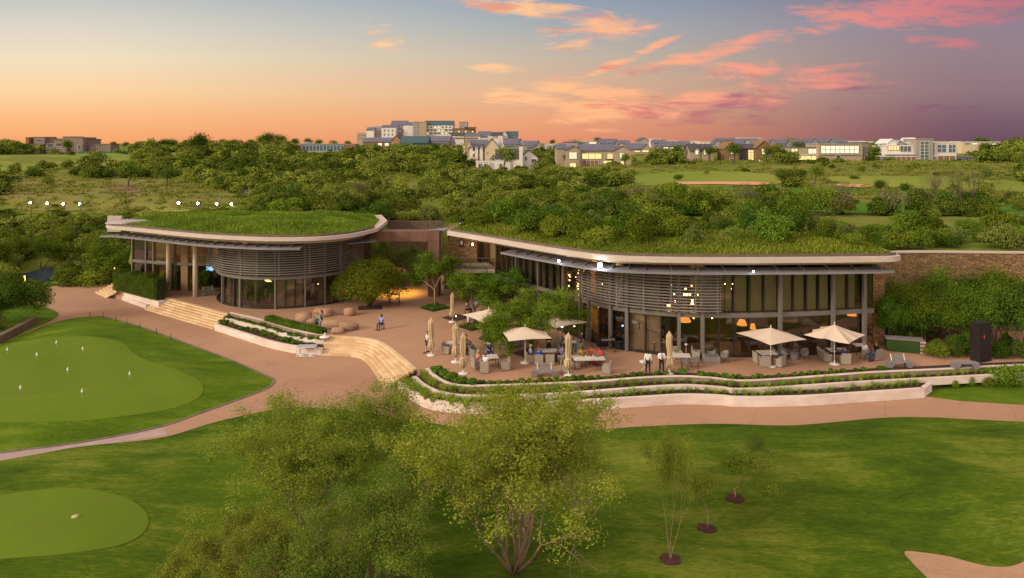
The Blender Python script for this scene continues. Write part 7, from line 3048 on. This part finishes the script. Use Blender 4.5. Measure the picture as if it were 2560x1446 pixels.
tag(b.build('stage_light', lampmat('stage_blue', (.1, .25, 1.0), 18.0), None, (q.x, q.y + .3, 1.5)), 'small blue stage light over the drums', 'light')
b = MB()
q = at(1471, 57.3, zat(780, 57.3))
# tall planter barrel by the glass corner
q = G(1474, 851, 0)
t = empty('barrel', q, 0, 'woven cylinder stand with a white plate on top by the glass corner', 'stand')
b = MB()
b.lathe([(.3, .003), (.36, .5), (.3, 1.0)], n=16)
b.build('body', M_wick, t)
b = MB()
b.lathe([(.28, 1.003), (.32, 1.05), (.05, 1.06)], n=16)
b.build('plate', M_whitem, t)
# bollard
b = MB()
b.lathe([(.13, .003), (.13, .95), (.11, 1.0), (.02, 1.01)], n=14)
tag(b.build('bollard', M_whitem, None, G(1171, 813, 0)), 'short white bollard in the bed beside the twisted tree', 'bollard')
b = MB()
b.lathe([(.16, .003), (.16, .75), (.1, .8)], n=14)
tag(b.build('bin', M_steel, None, G(1174, 877, 0)), 'grey metal bin behind the woman with dark hair', 'bin')
# small lamps
for (px, py, z, r, lab) in [(1140, 791, .35, .05, 'small white light at the foot of the rearmost folded parasol'), (1405, 816, 2.2, .09, 'round white lamp hanging under the parasol behind the weeping tree'), (1436, 816, 2.2, .05, 'smaller lamp at the right under the same parasol')]:
    q = G(px, py, z)
    b = MB()
    b.ball((0, 0, 0), r, 8)
    b.tube([(0, 0, -z + .003 if z < 1 else 0), (0, 0, 0 if z < 1 else .25)], .015, 5, 1)
    tag(b.build('lamp', [lampmat('garden_lamp', (1, .9, .6), 10.0), M_dark], None, q), lab, 'lamp')

# ------------------------------------------------------------------ boulders
M_rock = pm('boulder', (.42, .26, .13), (.30, .17, .10), 1.6, .9, .7, c3=(.34, .20, .15), scale3=.7, coord='Object', island=.15, bscale=5)


def boulder(px, py, sx, sy, sz, rz, seed, label):
    rg = random.Random(seed)
    n, m = 20, 12
    V, Fc = [], []
    ph = [rg.uniform(0, 6.3) for _ in range(6)]
    for i in range(m + 1):
        v = math.pi * i / m
        for j in range(n):
            u = 2 * math.pi * j / n
            d = Vector((math.sin(v) * math.cos(u), math.sin(v) * math.sin(u), math.cos(v)))
            k = 1 + .12 * math.sin(3 * d.x + ph[0]) + .1 * math.sin(4 * d.y + ph[1] + d.z * 2) + .06 * math.sin(7 * d.z + ph[2] + 3 * d.x)
            p = d * k
            p.x = max(-.92, min(.9, p.x * 1.1))
            p.z = min(.85, p.z)
            V.append((p.x * sx, p.y * sy, p.z * sz + sz * .62))
    for i in range(m):
        for j in range(n):
            Fc.append((i * n + j, (i + 1) * n + j, (i + 1) * n + (j + 1) % n, i * n + (j + 1) % n))
    me = bpy.data.meshes.new('boulder')
    me.from_pydata(V, [], Fc)
    me.materials.append(M_rock)
    me.polygons.foreach_set('use_smooth', [True] * len(me.polygons))
    me.update()
    tag(link('boulder', me, None, G(px, py, 0), rz), label, 'boulder', 'boulders on the terrace')


boulder(759, 806, .85, .75, .62, .3, 1, 'big dark sided boulder at the left end of the group')
boulder(780, 810, .55, .4, .36, .1, 2, 'small pink boulder left of the seated woman')
boulder(801, 785, .75, .5, .40, 0, 3, 'flat ochre boulder at the back, left of two')
boulder(814, 790, .75, .55, .50, .2, 4, 'round boulder at the back, right of two')
boulder(830, 821, .95, .55, .52, -.1, 5, 'long bright ochre boulder right of the bench')
boulder(845, 833, .6, .45, .34, .1, 6, 'low reddish boulder nearest the curved steps')
boulder(872, 824, 1.0, .6, .48, -.15, 7, 'long smooth brown boulder at the right end of the group')
boulder(874, 788, .62, .5, .48, .2, 8, 'solitary boulder standing behind the group')

# ------------------------------------------------------------------ putting flags, edge stakes, posts
M_pin = pm('pin_white', (.8, .8, .75), rough=.5)
M_pin2 = pm('pin_yellow', (.55, .55, .2), rough=.6)


def flag(px, py, ptop, label):
    # foot on the green, height from the photo
    z = ZP + .5
    for _ in range(4):
        q = G(px, py, z)
        z = islz(q.x, q.y)
    h = max(.7, (py - ptop) * q.y / F)
    t = empty('putting_flag', (q.x, q.y, z), 0, label, 'flag', 'putting flags')
    b = MB()
    b.tube([(0, 0, 0), (0, 0, h)], .014, 5)
    b.build('pin', M_pin2, t)
    b = MB()
    b.tube([(0, 0, h - .26), (0, 0, h - .22), (0, 0, h)], [.065, .07, .01], 8)
    b.build('cone', M_pin, t)


for k, (x, y, yt, lab) in enumerate([(18, 890, 872, 'flag nearest the left edge, rear part of the green'), (92, 903, 885, 'white flag second from left in the rear part of the green'), (141, 872, 855, 'farthest white flag, near the back rim of the green'), (207, 888, 870, 'white flag at the right rear of the green'), (169, 942, 918, 'white flag in the middle of the green'),
                                     (324, 952, 930, 'white flag farthest right on the green'), (51, 988, 965, 'front left white flag on the green'), (205, 997, 973, 'front white flag on the green, nearest the camera')]):
    flag(x, y, yt, lab)
ip = Path2([G(x, y, ZP).xy for x, y in isl_px[5:15]])
for k, px in enumerate([227, 262, 295, 323, 356, 397, 433]):
    q, d = ip.at(ip.spx(px))
    b = MB()
    b.tube([(0, 0, 0), (0, 0, .52)], .03, 6)
    b.tube([(0, 0, .52), (0, 0, .56)], .035, 6)
    tag(b.build('edge_stake', M_leg, None, (q.x - d.y * -.15, q.y - .25, ZP + .03)), 'thin dark stake on the rim of the lawn with the putting green', 'stake', 'stakes along the lawn rim')
q = G(188, 1304, ZP + .3)
b = MB()
b.lathe([(.16, 0), (.16, .03), (.12, .06)], n=12)
tag(b.build('hole_marker', pm('marker', (.45, .4, .2)), None, (q.x, q.y, flh(q.x, q.y) + .02)), 'small pale marker in the middle of the front practice green', 'marker')
for (px, py, h, w, m, lab) in [(1446, 488, 3.0, .3, W_tan, 'thin pale marker post below the dark bush on the fairway slope'), (2233, 530, 2.2, .35, W_white, 'white marker post in front of the right thicket')]:
    q = RC(px, py)
    b = MB()
    b.tube([(0, 0, 0), (0, 0, h)], [w / 2, w / 2.6], 6)
    b.box((0, 0, h - .2), (w * 1.1, w * 1.1, .3), 0, 1)
    tag(b.build('marker_post', [m, R_dark], None, q), lab, 'post')
# garden lamps and sign board near the path on the left
for (px, py, h, lab) in [(62, 714, 1.3, 'lit orange garden lamp at the left end of the path'), (286, 697, 2.2, 'tall lit lamp panel at the end of the clipped hedge')]:
    q = G(px, py, ZP)
    t = empty('garden_lamp', q, 0, lab, 'lamp')
    b = MB()
    b.box((0, 0, h / 2), (.4, .3, h))
    b.build('post', M_dark, t)
    b = MB()
    b.box((.1, -.16, h * .55), (.18, .015, h * .8))
    b.build('glow_panel', lampmat('orange_glow', (1.0, .42, .08), 6.0), t)
q = G(194, 712, ZP)
t = empty('sign_board', q, .5, 'small double sided white and blue sign board by the bush', 'sign')
b = MB()
b.bar((-.05, -.25, .02), (-.05, -.05, 1.0), .6, .04, up=(1, 0, 0))
b.build('panel', M_whitem, t)
b = MB()
b.bar((.25, .15, .02), (.25, -.02, 1.0), .5, .04, up=(1, 0, 0))
b.build('panel', pm('sign_blue', (.05, .12, .45)), t)
# low rubble wall at the left edge
b = MB()
wl2 = [G(-60, 885, ZP).xy, G(0, 862, ZP).xy, G(45, 838, ZP).xy, G(92, 812, ZP).xy]
b.wall(wl2, ZP - .2, ZP + .75, .5)
tag(b.build('rubble_wall', M_gab2), 'low grey brown rubble wall between verge and path at the left edge', 'wall')

# ------------------------------------------------------------------ floodlights
for k, (px, py) in enumerate([(78, 507), (120, 509), (160, 510), (201, 510), (448, 508), (496, 509), (543, 510), (580, 511)]):
    Y = 112 if k < 4 else 97
    q = at(px, Y)
    zt_ = zat(py, Y)
    z0 = hz(q.x, Y)
    t = empty('floodlight', (q.x, Y, z0 - .1), 0, 'lit white floodlight, %s of the four at %s' % (['first from left', 'second from left', 'third from left', 'last'][k % 4], 'the far left' if k < 4 else 'the right, over the pavilion roof'), 'floodlight', 'floodlights by the training green')
    hh = zt_ - z0 + .1
    b = MB()
    b.tube([(0, 0, 0), (0, 0, max(.5, hh))], .05, 6)
    b.build('pole', M_dark, t)
    b = MB()
    b.box((0, 0, hh), (.5, .3, .36))
    b.build('housing', M_dark, t)
    b = MB()
    b.ball((0, -.2, hh + .02), .15, 10)
    b.build('lamp', M_flood, t)
# ------------------------------------------------------------------ people
def skin_body(name, nodes, edges, root, mat, sub=1):
    """one continuous surface grown round a skeleton: nodes {key: ((x,y,z), radius)}"""
    keys = list(nodes)
    me = bpy.data.meshes.new(name)
    me.from_pydata([nodes[k][0] for k in keys], [(keys.index(a), keys.index(b)) for a, b in edges], [])
    o = bpy.data.objects.new(name, me)
    COL.objects.link(o)
    m = o.modifiers.new('skin', 'SKIN')
    m.use_smooth_shade = True
    if not me.skin_vertices:
        raise RuntimeError('no skin layer')
    lay = me.skin_vertices[0].data
    for i, k in enumerate(keys):
        r = nodes[k][1]
        lay[i].radius = (r, r) if isinstance(r, (int, float)) else r
        lay[i].use_root = (k == root)
    s = o.modifiers.new('sub', 'SUBSURF')
    s.levels = s.render_levels = sub
    dg = bpy.context.evaluated_depsgraph_get()
    res = bpy.data.meshes.new_from_object(o.evaluated_get(dg))
    res.name = name
    res.materials.clear()
    res.materials.append(mat)
    bpy.data.objects.remove(o)
    bpy.data.meshes.remove(me)
    return res


def cloth(name, c, c2=None):
    return pm('cloth_' + name, c, c2 or tuple(v * .8 for v in c), 6, .9, coord='Object')


SKIN = {'dark': pm('skin_dark', (.10, .05, .03), (.085, .042, .026), 4, .6), 'light': pm('skin_light', (.50, .27, .18), (.45, .24, .16), 4, .6), 'tan': pm('skin_tan', (.30, .16, .09), (.27, .14, .08), 4, .6)}
HAIR = {'black': pm('hair_black', (.015, .012, .010), rough=.7), 'brown': pm('hair_brown', (.09, .045, .02), rough=.7), 'grey': pm('hair_grey', (.4, .38, .36), rough=.7), 'blond': pm('hair_blond', (.40, .27, .12), rough=.7)}


def pose_points(pose, h=1.75):
    s = h / 1.75
    P = {}
    if pose['legs'] == 'sit':
        pz = .53
        lean = pose.get('lean', 0.0)            # positive leans forward (-y)
        P['pelvis'] = (0, 0, pz)
        sp = lambda z: (0, -lean * (z - pz), z)
        P['waist'], P['chest'], P['neckb'], P['neck'] = sp(pz + .16), sp(pz + .38), sp(pz + .52), sp(pz + .585)
        hd = sp(pz + .70)
        tuck = pose.get('tuck', 0)
        for s_, n in ((-1, 'l'), (1, 'r')):
            P['hip' + n] = (s_ * .10, -.03, pz - .01)
            P['knee' + n] = (s_ * .13, -.44, pz + .02)
            P['ankle' + n] = (s_ * .13, -.44 - pose.get('reach', .04) + tuck, .09)
            P['toe' + n] = (s_ * .14, -.60 - pose.get('reach', .04) + tuck, .04)
    else:
        lean = pose.get('lean', 0.0)
        P['pelvis'] = (0, 0, .94)
        sp = lambda z: (0, -lean * (z - .94), z)
        P['waist'], P['chest'], P['neckb'], P['neck'] = sp(1.10), sp(1.30), sp(1.445), sp(1.51)
        hd = sp(1.625)
        st = pose.get('stride', 0.06)
        for s_, n in ((-1, 'l'), (1, 'r')):
            P['hip' + n] = (s_ * .095, 0, .92)
            P['knee' + n] = (s_ * .11, -.03 - s_ * st * .6, .50)
            P['ankle' + n] = (s_ * .12, .02 - s_ * st * 1.2, .09)
            P['toe' + n] = (s_ * .14, -.15 - s_ * st * 1.2, .035)
    P['head'] = hd
    cz, cy = P['chest'][2], P['chest'][1]
    for s_, n in ((-1, 'l'), (1, 'r')):
        P['sh' + n] = (s_ * .185, cy - .0, cz + .11)
        arm = pose.get('arm' + n, pose.get('arms', 'down'))
        x, y, z = P['sh' + n]
        if arm == 'down':
            P['el' + n] = (s_ * .245, y + .02, z - .29)
            P['wr' + n] = (s_ * .26, y - .06, z - .54)
            hd_ = (s_ * .26, y - .09, z - .63)
        elif arm == 'fold':
            P['el' + n] = (s_ * .25, y - .05, z - .27)
            P['wr' + n] = (s_ * .06, y - .27, z - .25)
            hd_ = (s_ * .0, y - .29, z - .24)
        elif arm == 'table':
            P['el' + n] = (s_ * .24, y - .10, z - .27)
            P['wr' + n] = (s_ * .15, y - .33, z - .24)
            hd_ = (s_ * .12, y - .42, z - .24)
        elif arm == 'hip':
            P['el' + n] = (s_ * .36, y + .08, z - .24)
            P['wr' + n] = (s_ * .19, y - .03, z - .42)
            hd_ = (s_ * .15, y - .06, z - .49)
        elif arm == 'lap':
            P['el' + n] = (s_ * .23, y - .02, z - .28)
            P['wr' + n] = (s_ * .10, y - .24, z - .42)
            hd_ = (s_ * .06, y - .31, z - .44)
        elif arm == 'face':
            P['el' + n] = (s_ * .22, y - .16, z - .24)
            P['wr' + n] = (s_ * .10, y - .22, z + .0)
            hd_ = (s_ * .06, y - .20, z + .09)
        P['hand' + n] = hd_
    return {k: (v[0] * s, v[1] * s, v[2] * s) for k, v in P.items()}


def person(px, py, rz, label, pose, skin='light', shirt=None, legs=None, hair=('short', 'brown'), sleeves='short', extra=None, h=1.75, z=0.0, skirt=False, cap=None, shoes=None, shorts=False):
    q = G(px, py, z) if not isinstance(px, Vector) else px
    P = pose_points(pose, h)
    t = empty('person', q, rz, label, 'person', 'people on the terrace')
    V = lambda k: Vector(P[k])
    nodes = {'pelvis': (P['pelvis'], (.125, .10)), 'waist': (P['waist'], (.125, .095)), 'chest': (P['chest'], (.15, .105)), 'neckb': (P['neckb'], .075), 'neck': (P['neck'], .052)}
    hd = V('head')
    nodes['jaw'] = (tuple(hd + Vector((0, -.015, -.07))), (.058, .066))
    nodes['face'] = (tuple(hd + Vector((0, -.005, 0))), (.078, .092))
    nodes['crown'] = (tuple(hd + Vector((0, .005, .08))), (.062, .075))
    edges = [('pelvis', 'waist'), ('waist', 'chest'), ('chest', 'neckb'), ('neckb', 'neck'), ('neck', 'jaw'), ('jaw', 'face'), ('face', 'crown')]
    nodes['nose'] = (tuple(hd + Vector((0, -.108, -.012))), .012)
    edges.append(('face', 'nose'))
    for s_, n in ((-1, 'l'), (1, 'r')):
        nodes['ear' + n] = (tuple(hd + Vector((s_ * .088, .01, -.005))), .014)
        edges.append(('face', 'ear' + n))
        for k, r in (('sh', .062), ('el', .042), ('wr', .027), ('hip', .085), ('knee', .056), ('ankle', .038), ('toe', .03)):
            nodes[k + n] = (P[k + n], r)
        pa, pd = V('hand' + n), V('hand' + n) - V('wr' + n)
        d = pd.normalized()
        sd_ = d.cross(Vector((0, 0, 1)) if abs(d.z) < .8 else Vector((0, 1, 0))).normalized()
        nodes['palm' + n] = (tuple(V('wr' + n) + d * .05), (.036, .018))
        edges += [('chest', 'sh' + n), ('sh' + n, 'el' + n), ('el' + n, 'wr' + n), ('wr' + n, 'palm' + n), ('pelvis', 'hip' + n), ('hip' + n, 'knee' + n), ('knee' + n, 'ankle' + n), ('ankle' + n, 'toe' + n)]
        kn = V('wr' + n) + d * .085
        nodes['knuckle' + n] = (tuple(kn), (.034, .014))
        edges.append(('palm' + n, 'knuckle' + n))
        curl = Vector((0, 0, -.012))
        for f, (off, ln) in enumerate(((-.03, .062), (-.011, .075), (.010, .070), (.030, .052))):
            a = kn + sd_ * off + d * .02
            b_ = a + d * ln * .55 + curl * .6
            c = a + d * ln + curl * 2
            nodes['f%d%s' % (f, n)] = (tuple(a), .009)
            nodes['g%d%s' % (f, n)] = (tuple(b_), .008)
            nodes['h%d%s' % (f, n)] = (tuple(c), .006)
            edges += [('knuckle' + n, 'f%d%s' % (f, n)), ('f%d%s' % (f, n), 'g%d%s' % (f, n)), ('g%d%s' % (f, n), 'h%d%s' % (f, n))]
        tb_ = Vector(nodes['palm' + n][0]) - sd_ * .034 * (1 if n == 'l' else -1)
        nodes['t0' + n] = (tuple(tb_), .011)
        nodes['t1' + n] = (tuple(tb_ - sd_ * .018 * (1 if n == 'l' else -1) + d * .035), .009)
        edges += [('palm' + n, 't0' + n), ('t0' + n, 't1' + n)]
    link('body', skin_body('body', nodes, edges, 'pelvis', SKIN[skin]), t)
    # shirt
    g = 1.16
    sn = {'pelvis': (tuple(V('pelvis') + Vector((0, 0, .02))), (.15, .12)), 'waist': (P['waist'], (.148, .118)), 'chest': (P['chest'], (.17, .125)), 'neckb': (P['neckb'], .082)}
    se = [('pelvis', 'waist'), ('waist', 'chest'), ('chest', 'neckb')]
    for n in 'lr':
        sn['sh' + n] = (P['sh' + n], .076)
        if sleeves == 'long':
            sn['el' + n] = (P['el' + n], .056)
            sn['wr' + n] = (P['wr' + n], .038)
            se += [('chest', 'sh' + n), ('sh' + n, 'el' + n), ('el' + n, 'wr' + n)]
        elif sleeves == 'short':
            sn['el' + n] = (tuple(V('sh' + n).lerp(V('el' + n), .72)), .062)
            se += [('chest', 'sh' + n), ('sh' + n, 'el' + n)]
        else:
            se += [('chest', 'sh' + n)]
    link('shirt', skin_body('shirt', sn, se, 'pelvis', shirt), t)
    ln_ = {'pelvis': (tuple(V('pelvis')), (.148, .122))}
    le = []
    for n in 'lr':
        ln_['hip' + n] = (P['hip' + n], .102)
        if shorts:
            ln_['knee' + n] = (tuple(V('hip' + n).lerp(V('knee' + n), .85)), .082)
            le += [('pelvis', 'hip' + n), ('hip' + n, 'knee' + n)]
        else:
            ln_['knee' + n] = (P['knee' + n], .073)
            ln_['ankle' + n] = (tuple(V('ankle' + n) + Vector((0, 0, .01))), .054)
            le += [('pelvis', 'hip' + n), ('hip' + n, 'knee' + n), ('knee' + n, 'ankle' + n)]
    link('shorts' if shorts else 'trousers', skin_body('trousers', ln_, le, 'pelvis', legs), t)
    for n in 'lr':
        a, c = V('ankle' + n), V('toe' + n)
        b = MB()
        b.tube([(a.x, a.y + .05, .05), (a.x, a.y - .02, .065), ((a.x + c.x) / 2, (a.y + c.y) / 2, .055), (c.x, c.y - .02, .042), (c.x, c.y - .06, .035)], [.03, .048, .048, .042, .02], 10)
        b.build('shoe', shoes or M_dark, t)
    # hair, cap, face
    b = MB()
    prof = []
    cap_m = None
    for i in range(8):
        a = math.radians(-12 + i * 14.5)
        prof.append((.099 * math.cos(a), .112 * math.sin(a)))
    b.lathe(prof, (hd.x, hd.y + .018, hd.z + .022), 16, sx=.9, sy=1.02)
    if hair[0] == 'long':
        b.tube([(hd.x, hd.y + .06, hd.z + .05), (hd.x, hd.y + .10, hd.z - .05), (hd.x, hd.y + .115, hd.z - .18), (hd.x, hd.y + .11, hd.z - .30)], [.07, .088, .085, .04], 10)
    if hair[0] == 'puff':
        b.ball((hd.x, hd.y + .03, hd.z + .04), .14, 12)
    if hair[0] != 'bald':
        b.build('hair', HAIR[hair[1]], t)
    if cap:
        b = MB()
        b.lathe([(.108, -.0), (.110, .05), (.085, .10), (.03, .122), (.005, .125)], (hd.x, hd.y + .01, hd.z + .035), 16, sx=.92, sy=1.04)
        b.box((hd.x, hd.y - .13, hd.z + .045), (.14, .10, .014))
        b.build('cap', cap, t)
    for s_ in (-1, 1):
        b = MB()
        b.ball((hd.x + s_ * .032, hd.y - .083, hd.z + .018), .012, 6)
        b.build('eye', HAIR['black'], t)
    b = MB()
    b.box((hd.x, hd.y - .082, hd.z - .052), (.042, .012, .010))
    b.build('mouth', pm('lips', (.28, .09, .07)), t)
    if extra == 'tie':
        b = MB()
        c = V('chest')
        b.add([(-.02, c.y - .15, c.z + .13), (.02, c.y - .15, c.z + .13), (.035, c.y - .165, c.z - .16), (0, c.y - .16, c.z - .21), (-.035, c.y - .165, c.z - .16),
               (-.02, c.y - .13, c.z + .13), (.02, c.y - .13, c.z + .13), (.035, c.y - .145, c.z - .16), (0, c.y - .14, c.z - .21), (-.035, c.y - .145, c.z - .16)],
              [(4, 3, 2, 1, 0), (5, 6, 7, 8, 9), (0, 1, 6, 5), (1, 2, 7, 6), (2, 3, 8, 7), (3, 4, 9, 8), (4, 0, 5, 9)])
        b.build('tie', HAIR['black'], t)
    if extra == 'band':
        b = MB()
        c = V('chest')
        b.lathe([(.172, -.05), (.176, 0), (.172, .05)], (0, c.y, c.z - .1), 16, sx=1.0, sy=.76)
        b.build('chest_band', pm('cloth_yellow_band', (.7, .5, .05)), t)
    return t


ST = {'legs': 'stand'}
SI = {'legs': 'sit'}


def pz(base, **k):
    d = dict(base)
    d.update(k)
    return d


C = {'white': cloth('white', (.78, .76, .76)), 'black': cloth('black', (.02, .02, .022)), 'lilac': cloth('lilac', (.38, .34, .58)), 'blue': cloth('blue', (.02, .12, .55)), 'navy': cloth('navy', (.03, .04, .14)), 'green': cloth('green', (.03, .14, .10)), 'mustard': cloth('mustard', (.50, .28, .03)),
     'orange': cloth('orange', (.50, .15, .04), (.35, .05, .03)), 'red': cloth('red', (.62, .04, .04)), 'sky': cloth('sky', (.30, .38, .75)), 'plum': cloth('plum', (.14, .03, .06)), 'coral': cloth('coral', (.65, .28, .20)), 'grey': cloth('grey', (.16, .16, .18)), 'denim': cloth('denim', (.06, .09, .18))}
# standing
person(1620, 936, R(178), 'waiter in white shirt and black trousers seen from behind, left of the tie wearing one', pz(ST, arms='down', stride=.05), 'dark', C['white'], C['black'], ('short', 'black'), 'long', h=1.78)
person(1654, 934, R(0), 'waiter in white shirt with a black tie, hands folded at his waist', pz(ST, arms='fold', stride=.02), 'dark', C['white'], C['black'], ('short', 'black'), 'long', 'tie', h=1.78)
person(1068, 882, R(-70), 'man in white top and dark shorts walking behind the leftmost folded parasol', pz(ST, arml='hip', armr='hip', stride=.14), 'light', C['white'], C['black'], ('short', 'brown'), 'short', shorts=True)
person(1163, 888, R(70), 'standing woman with dark hair between the folded pair and the bin', pz(ST, arms='table', stride=.1, lean=.1), 'dark', C['navy'], C['black'], ('long', 'black'), 'none', h=1.66)
person(1372, 890, R(0), 'man in a black and yellow polo shirt facing the camera over the table of men', pz(ST, arms='table', lean=.12), 'tan', C['black'], C['black'], ('short', 'black'), 'short', 'band')


def seated(px, py, rz, label, **k):
    pose = pz(SI, **k.pop('pose', {}))
    return person(px, py, rz, label, pose, **k)


seated(954, 823, R(-28), 'person in a pale blue shirt sitting alone on a small stool in the open', skin='dark', shirt=C['sky'], legs=C['navy'], hair=('short', 'black'), pose=dict(arms='lap', tuck=.0))
b = MB()
b.lathe([(.17, .003), (.15, .22), (.19, .44), (.19, .46)], n=14)
tag(b.build('stool', M_wick, None, G(957, 823, 0)), 'small round stool under the person sitting alone', 'stool')
seated(803, 811, R(-55), 'woman in green trousers sitting on the bench between the boulders', skin='light', shirt=C['grey'], legs=C['green'], hair=('long', 'brown'), sleeves='long', pose=dict(arms='lap', reach=.2))
seated(1167, 787, R(60), 'person in black seated on the bar stool by the twisted trunk', skin='dark', shirt=C['white'], legs=C['black'], hair=('puff', 'black'), z=.0, h=1.9, pose=dict(arms='table', lean=.15))
# table of four
seated(1192, 921, R(120), 'woman with orange hair at the left of the table of four', skin='light', shirt=C['coral'], legs=C['white'], hair=('long', 'blond'), pose=dict(arms='table', lean=.25))
seated(1213, 930, R(170), 'person in white seen from behind at the table of four', skin='tan', shirt=C['white'], legs=C['denim'], hair=('short', 'brown'), pose=dict(arms='table', lean=.2))
seated(1224, 896, R(10), 'man in dark blue facing the camera at the table of four', skin='light', shirt=C['navy'], legs=C['navy'], hair=('bald', 'grey'), pose=dict(arms='table', lean=.25))
# men
seated(1325, 906, R(105), 'man in lilac shirt and white cap, leftmost at the table of men', skin='light', shirt=C['lilac'], legs=C['grey'], hair=('short', 'grey'), cap=C['white'], pose=dict(arms='table', lean=.1))
seated(1347, 911, R(178), 'man in bright blue shirt and red cap seen from behind', skin='light', shirt=C['blue'], legs=C['denim'], hair=('short', 'grey'), cap=C['red'], sleeves='long', pose=dict(arms='table', lean=.1))
seated(1405, 906, R(-130), 'man in lilac shirt on the right side of the table of men', skin='tan', shirt=C['lilac'], legs=C['black'], hair=('short', 'black'), pose=dict(arms='table', lean=.15))
seated(1420, 898, R(-105), 'man in white shirt beyond the lilac one at the table of men', skin='tan', shirt=C['white'], legs=C['black'], hair=('short', 'black'), pose=dict(arms='table', lean=.15))
# women
seated(1455, 909, R(8), 'person in a mustard top at the long white table', skin='dark', shirt=C['mustard'], legs=C['mustard'], hair=('short', 'black'), pose=dict(armr='face', arml='table', lean=.2))
seated(1478, 907, R(-5), 'woman in an orange patterned dress at the middle of the long white table', skin='tan', shirt=C['orange'], legs=C['orange'], hair=('long', 'black'), pose=dict(arms='table', lean=.1))
seated(1502, 911, R(-45), 'woman in a red dress with long dark hair at the long white table', skin='tan', shirt=C['red'], legs=C['red'], hair=('long', 'black'), pose=dict(arms='table', lean=.15))
# behind
seated(1414, 869, R(25), 'woman in a white top with dark hair behind the group of men', skin='tan', shirt=C['white'], legs=C['denim'], hair=('puff', 'black'), pose=dict(armr='face', arml='table', lean=.15))
seated(1447, 874, R(-70), 'reclining guest in plum by the low table behind the men', skin='tan', shirt=C['plum'], legs=C['plum'], hair=('short', 'grey'), sleeves='long', pose=dict(arms='lap', lean=-.35, reach=.2))
seated(1257, 871, R(90), 'guest in a pale pink top at the left post of the square parasol', skin='dark', shirt=C['coral'], legs=C['grey'], hair=('short', 'black'), pose=dict(arms='table', lean=.2))
seated(1273, 873, R(176), 'guest in a dark top behind the square parasol, second from its left post', skin='dark', shirt=C['grey'], legs=C['black'], hair=('short', 'black'), pose=dict(arms='table', lean=.2))
seated(1307, 868, R(-90), 'guest in white with dark hair at the shaded table behind the square parasol', skin='dark', shirt=C['white'], legs=C['black'], hair=('short', 'black'), pose=dict(arms='table', lean=.2))
# far right
seated(2162, 899, R(20), 'guest in white shirt and jeans at the small table with cups', skin='light', shirt=C['white'], legs=C['denim'], hair=('short', 'grey'), sleeves='long', pose=dict(arms='table', lean=-.1))
seated(2190, 898, R(-60), 'guest in a black top in the rightmost wicker armchair', skin='light', shirt=C['black'], legs=C['denim'], hair=('short', 'brown'), pose=dict(arms='lap', lean=-.1))
seated(2084, 900, R(60), 'guest with dark hair half hidden under the pointed parasol, left', skin='dark', shirt=C['black'], legs=C['black'], hair=('short', 'black'), pose=dict(arms='table', lean=.2))
seated(2113, 908, R(168), 'guest in dark clothes seen from behind under the pointed parasol', skin='tan', shirt=C['navy'], legs=C['black'], hair=('short', 'black'), pose=dict(arms='table', lean=.1))
# drummer and a shop visitor indoors
seated(1540, 862, R(20), 'drummer in black sitting behind the drums', skin='dark', shirt=C['black'], legs=C['black'], hair=('short', 'black'), pose=dict(arms='table', lean=.1))
q = at(637, 73.5, .05)
person(q, 0, R(30), 'shop visitor in dark clothes standing inside the glass drum', pz(ST, arms='down'), 'tan', C['navy'], C['black'], ('short', 'black'), 'long')
# dishes on the tables
for (px, py, lab, m) in [(1452, 917, 'white plate on the long white table, left of three', M_whitem), (1473, 918, 'white plate on the long white table, middle of three', M_whitem), (1494, 918, 'green bowl on the long white table', pm('bowl_green', (.08, .22, .12)))]:
    b = MB()
    b.lathe([(.06, 0), (.13, .02), (.12, .025), (.02, .012)], n=14)
    q = G(px, py, 0)
    tag(b.build('plate', m, None, (q.x, q.y + .1, .742)), lab, 'plate')
for (px, py, c_, lab) in [(1465, 918, M_pin, 'small drinking glass between the plates on the long white table'), (1483, 917, M_pin, 'tall drinking glass by the woman in orange'), (1228, 914, M_pin, 'drinking glass on the table of four'), (1362, 900, M_pin, 'drinking glass on the table of men, left'), (1378, 901, M_pin, 'drinking glass on the table of men, right')]:
    b = MB()
    b.lathe([(.03, 0), (.035, .12), (.03, .12), (.025, .01)], n=10)
    q = G(px, py, 0)
    tag(b.build('drinking_glass', c_, None, (q.x, q.y + .05, .742)), lab, 'glass')

# ------------------------------------------------------------------ light of the lamps that are lit in the photograph
def lamp(x, y, z, c, e, r=.25):
    d = bpy.data.lights.new('lamp_light', 'POINT')
    d.energy = e
    d.color = c
    d.shadow_soft_size = r
    o = bpy.data.objects.new('lamp_light', d)
    COL.objects.link(o)
    o.location = (x, y, z)


for (x, y, z, e) in [(11.0, 60.5, 2.7, 90), (18.5, 60.5, 2.7, 110), (24.4, 60.0, 2.7, 110), (29.0, 59.5, 2.8, 60), (14.5, 58.5, 5.6, 70), (6.3, 61.0, 5.6, 120), (9.0, 61.5, 5.8, 60), (-25, 76, 2.6, 60), (-39.5, 82.8, 6.4, 120), (-43.0, 83.0, 2.4, 60), (-33.8, 81.0, 6.3, 90), (-1.6, 74.0, 6.7, 90), (-42.2, 80.3, 6.3, 60), (-39.6, 80.2, 6.3, 60), (-37.4, 80.2, 6.3, 50)]:
    lamp(x, y, z, (1.0, .58, .24), e * (.55 if z < 3 else .85))
_d = bpy.data.lights.new('spot_light', 'SPOT')
_d.energy, _d.color, _d.spot_size, _d.spot_blend, _d.shadow_soft_size = 1500, (1.0, .60, .08), math.radians(105), .8, .2
_o = bpy.data.objects.new('spot_light', _d)
COL.objects.link(_o)
_o.location = (-12.6, 76.6, 3.4)
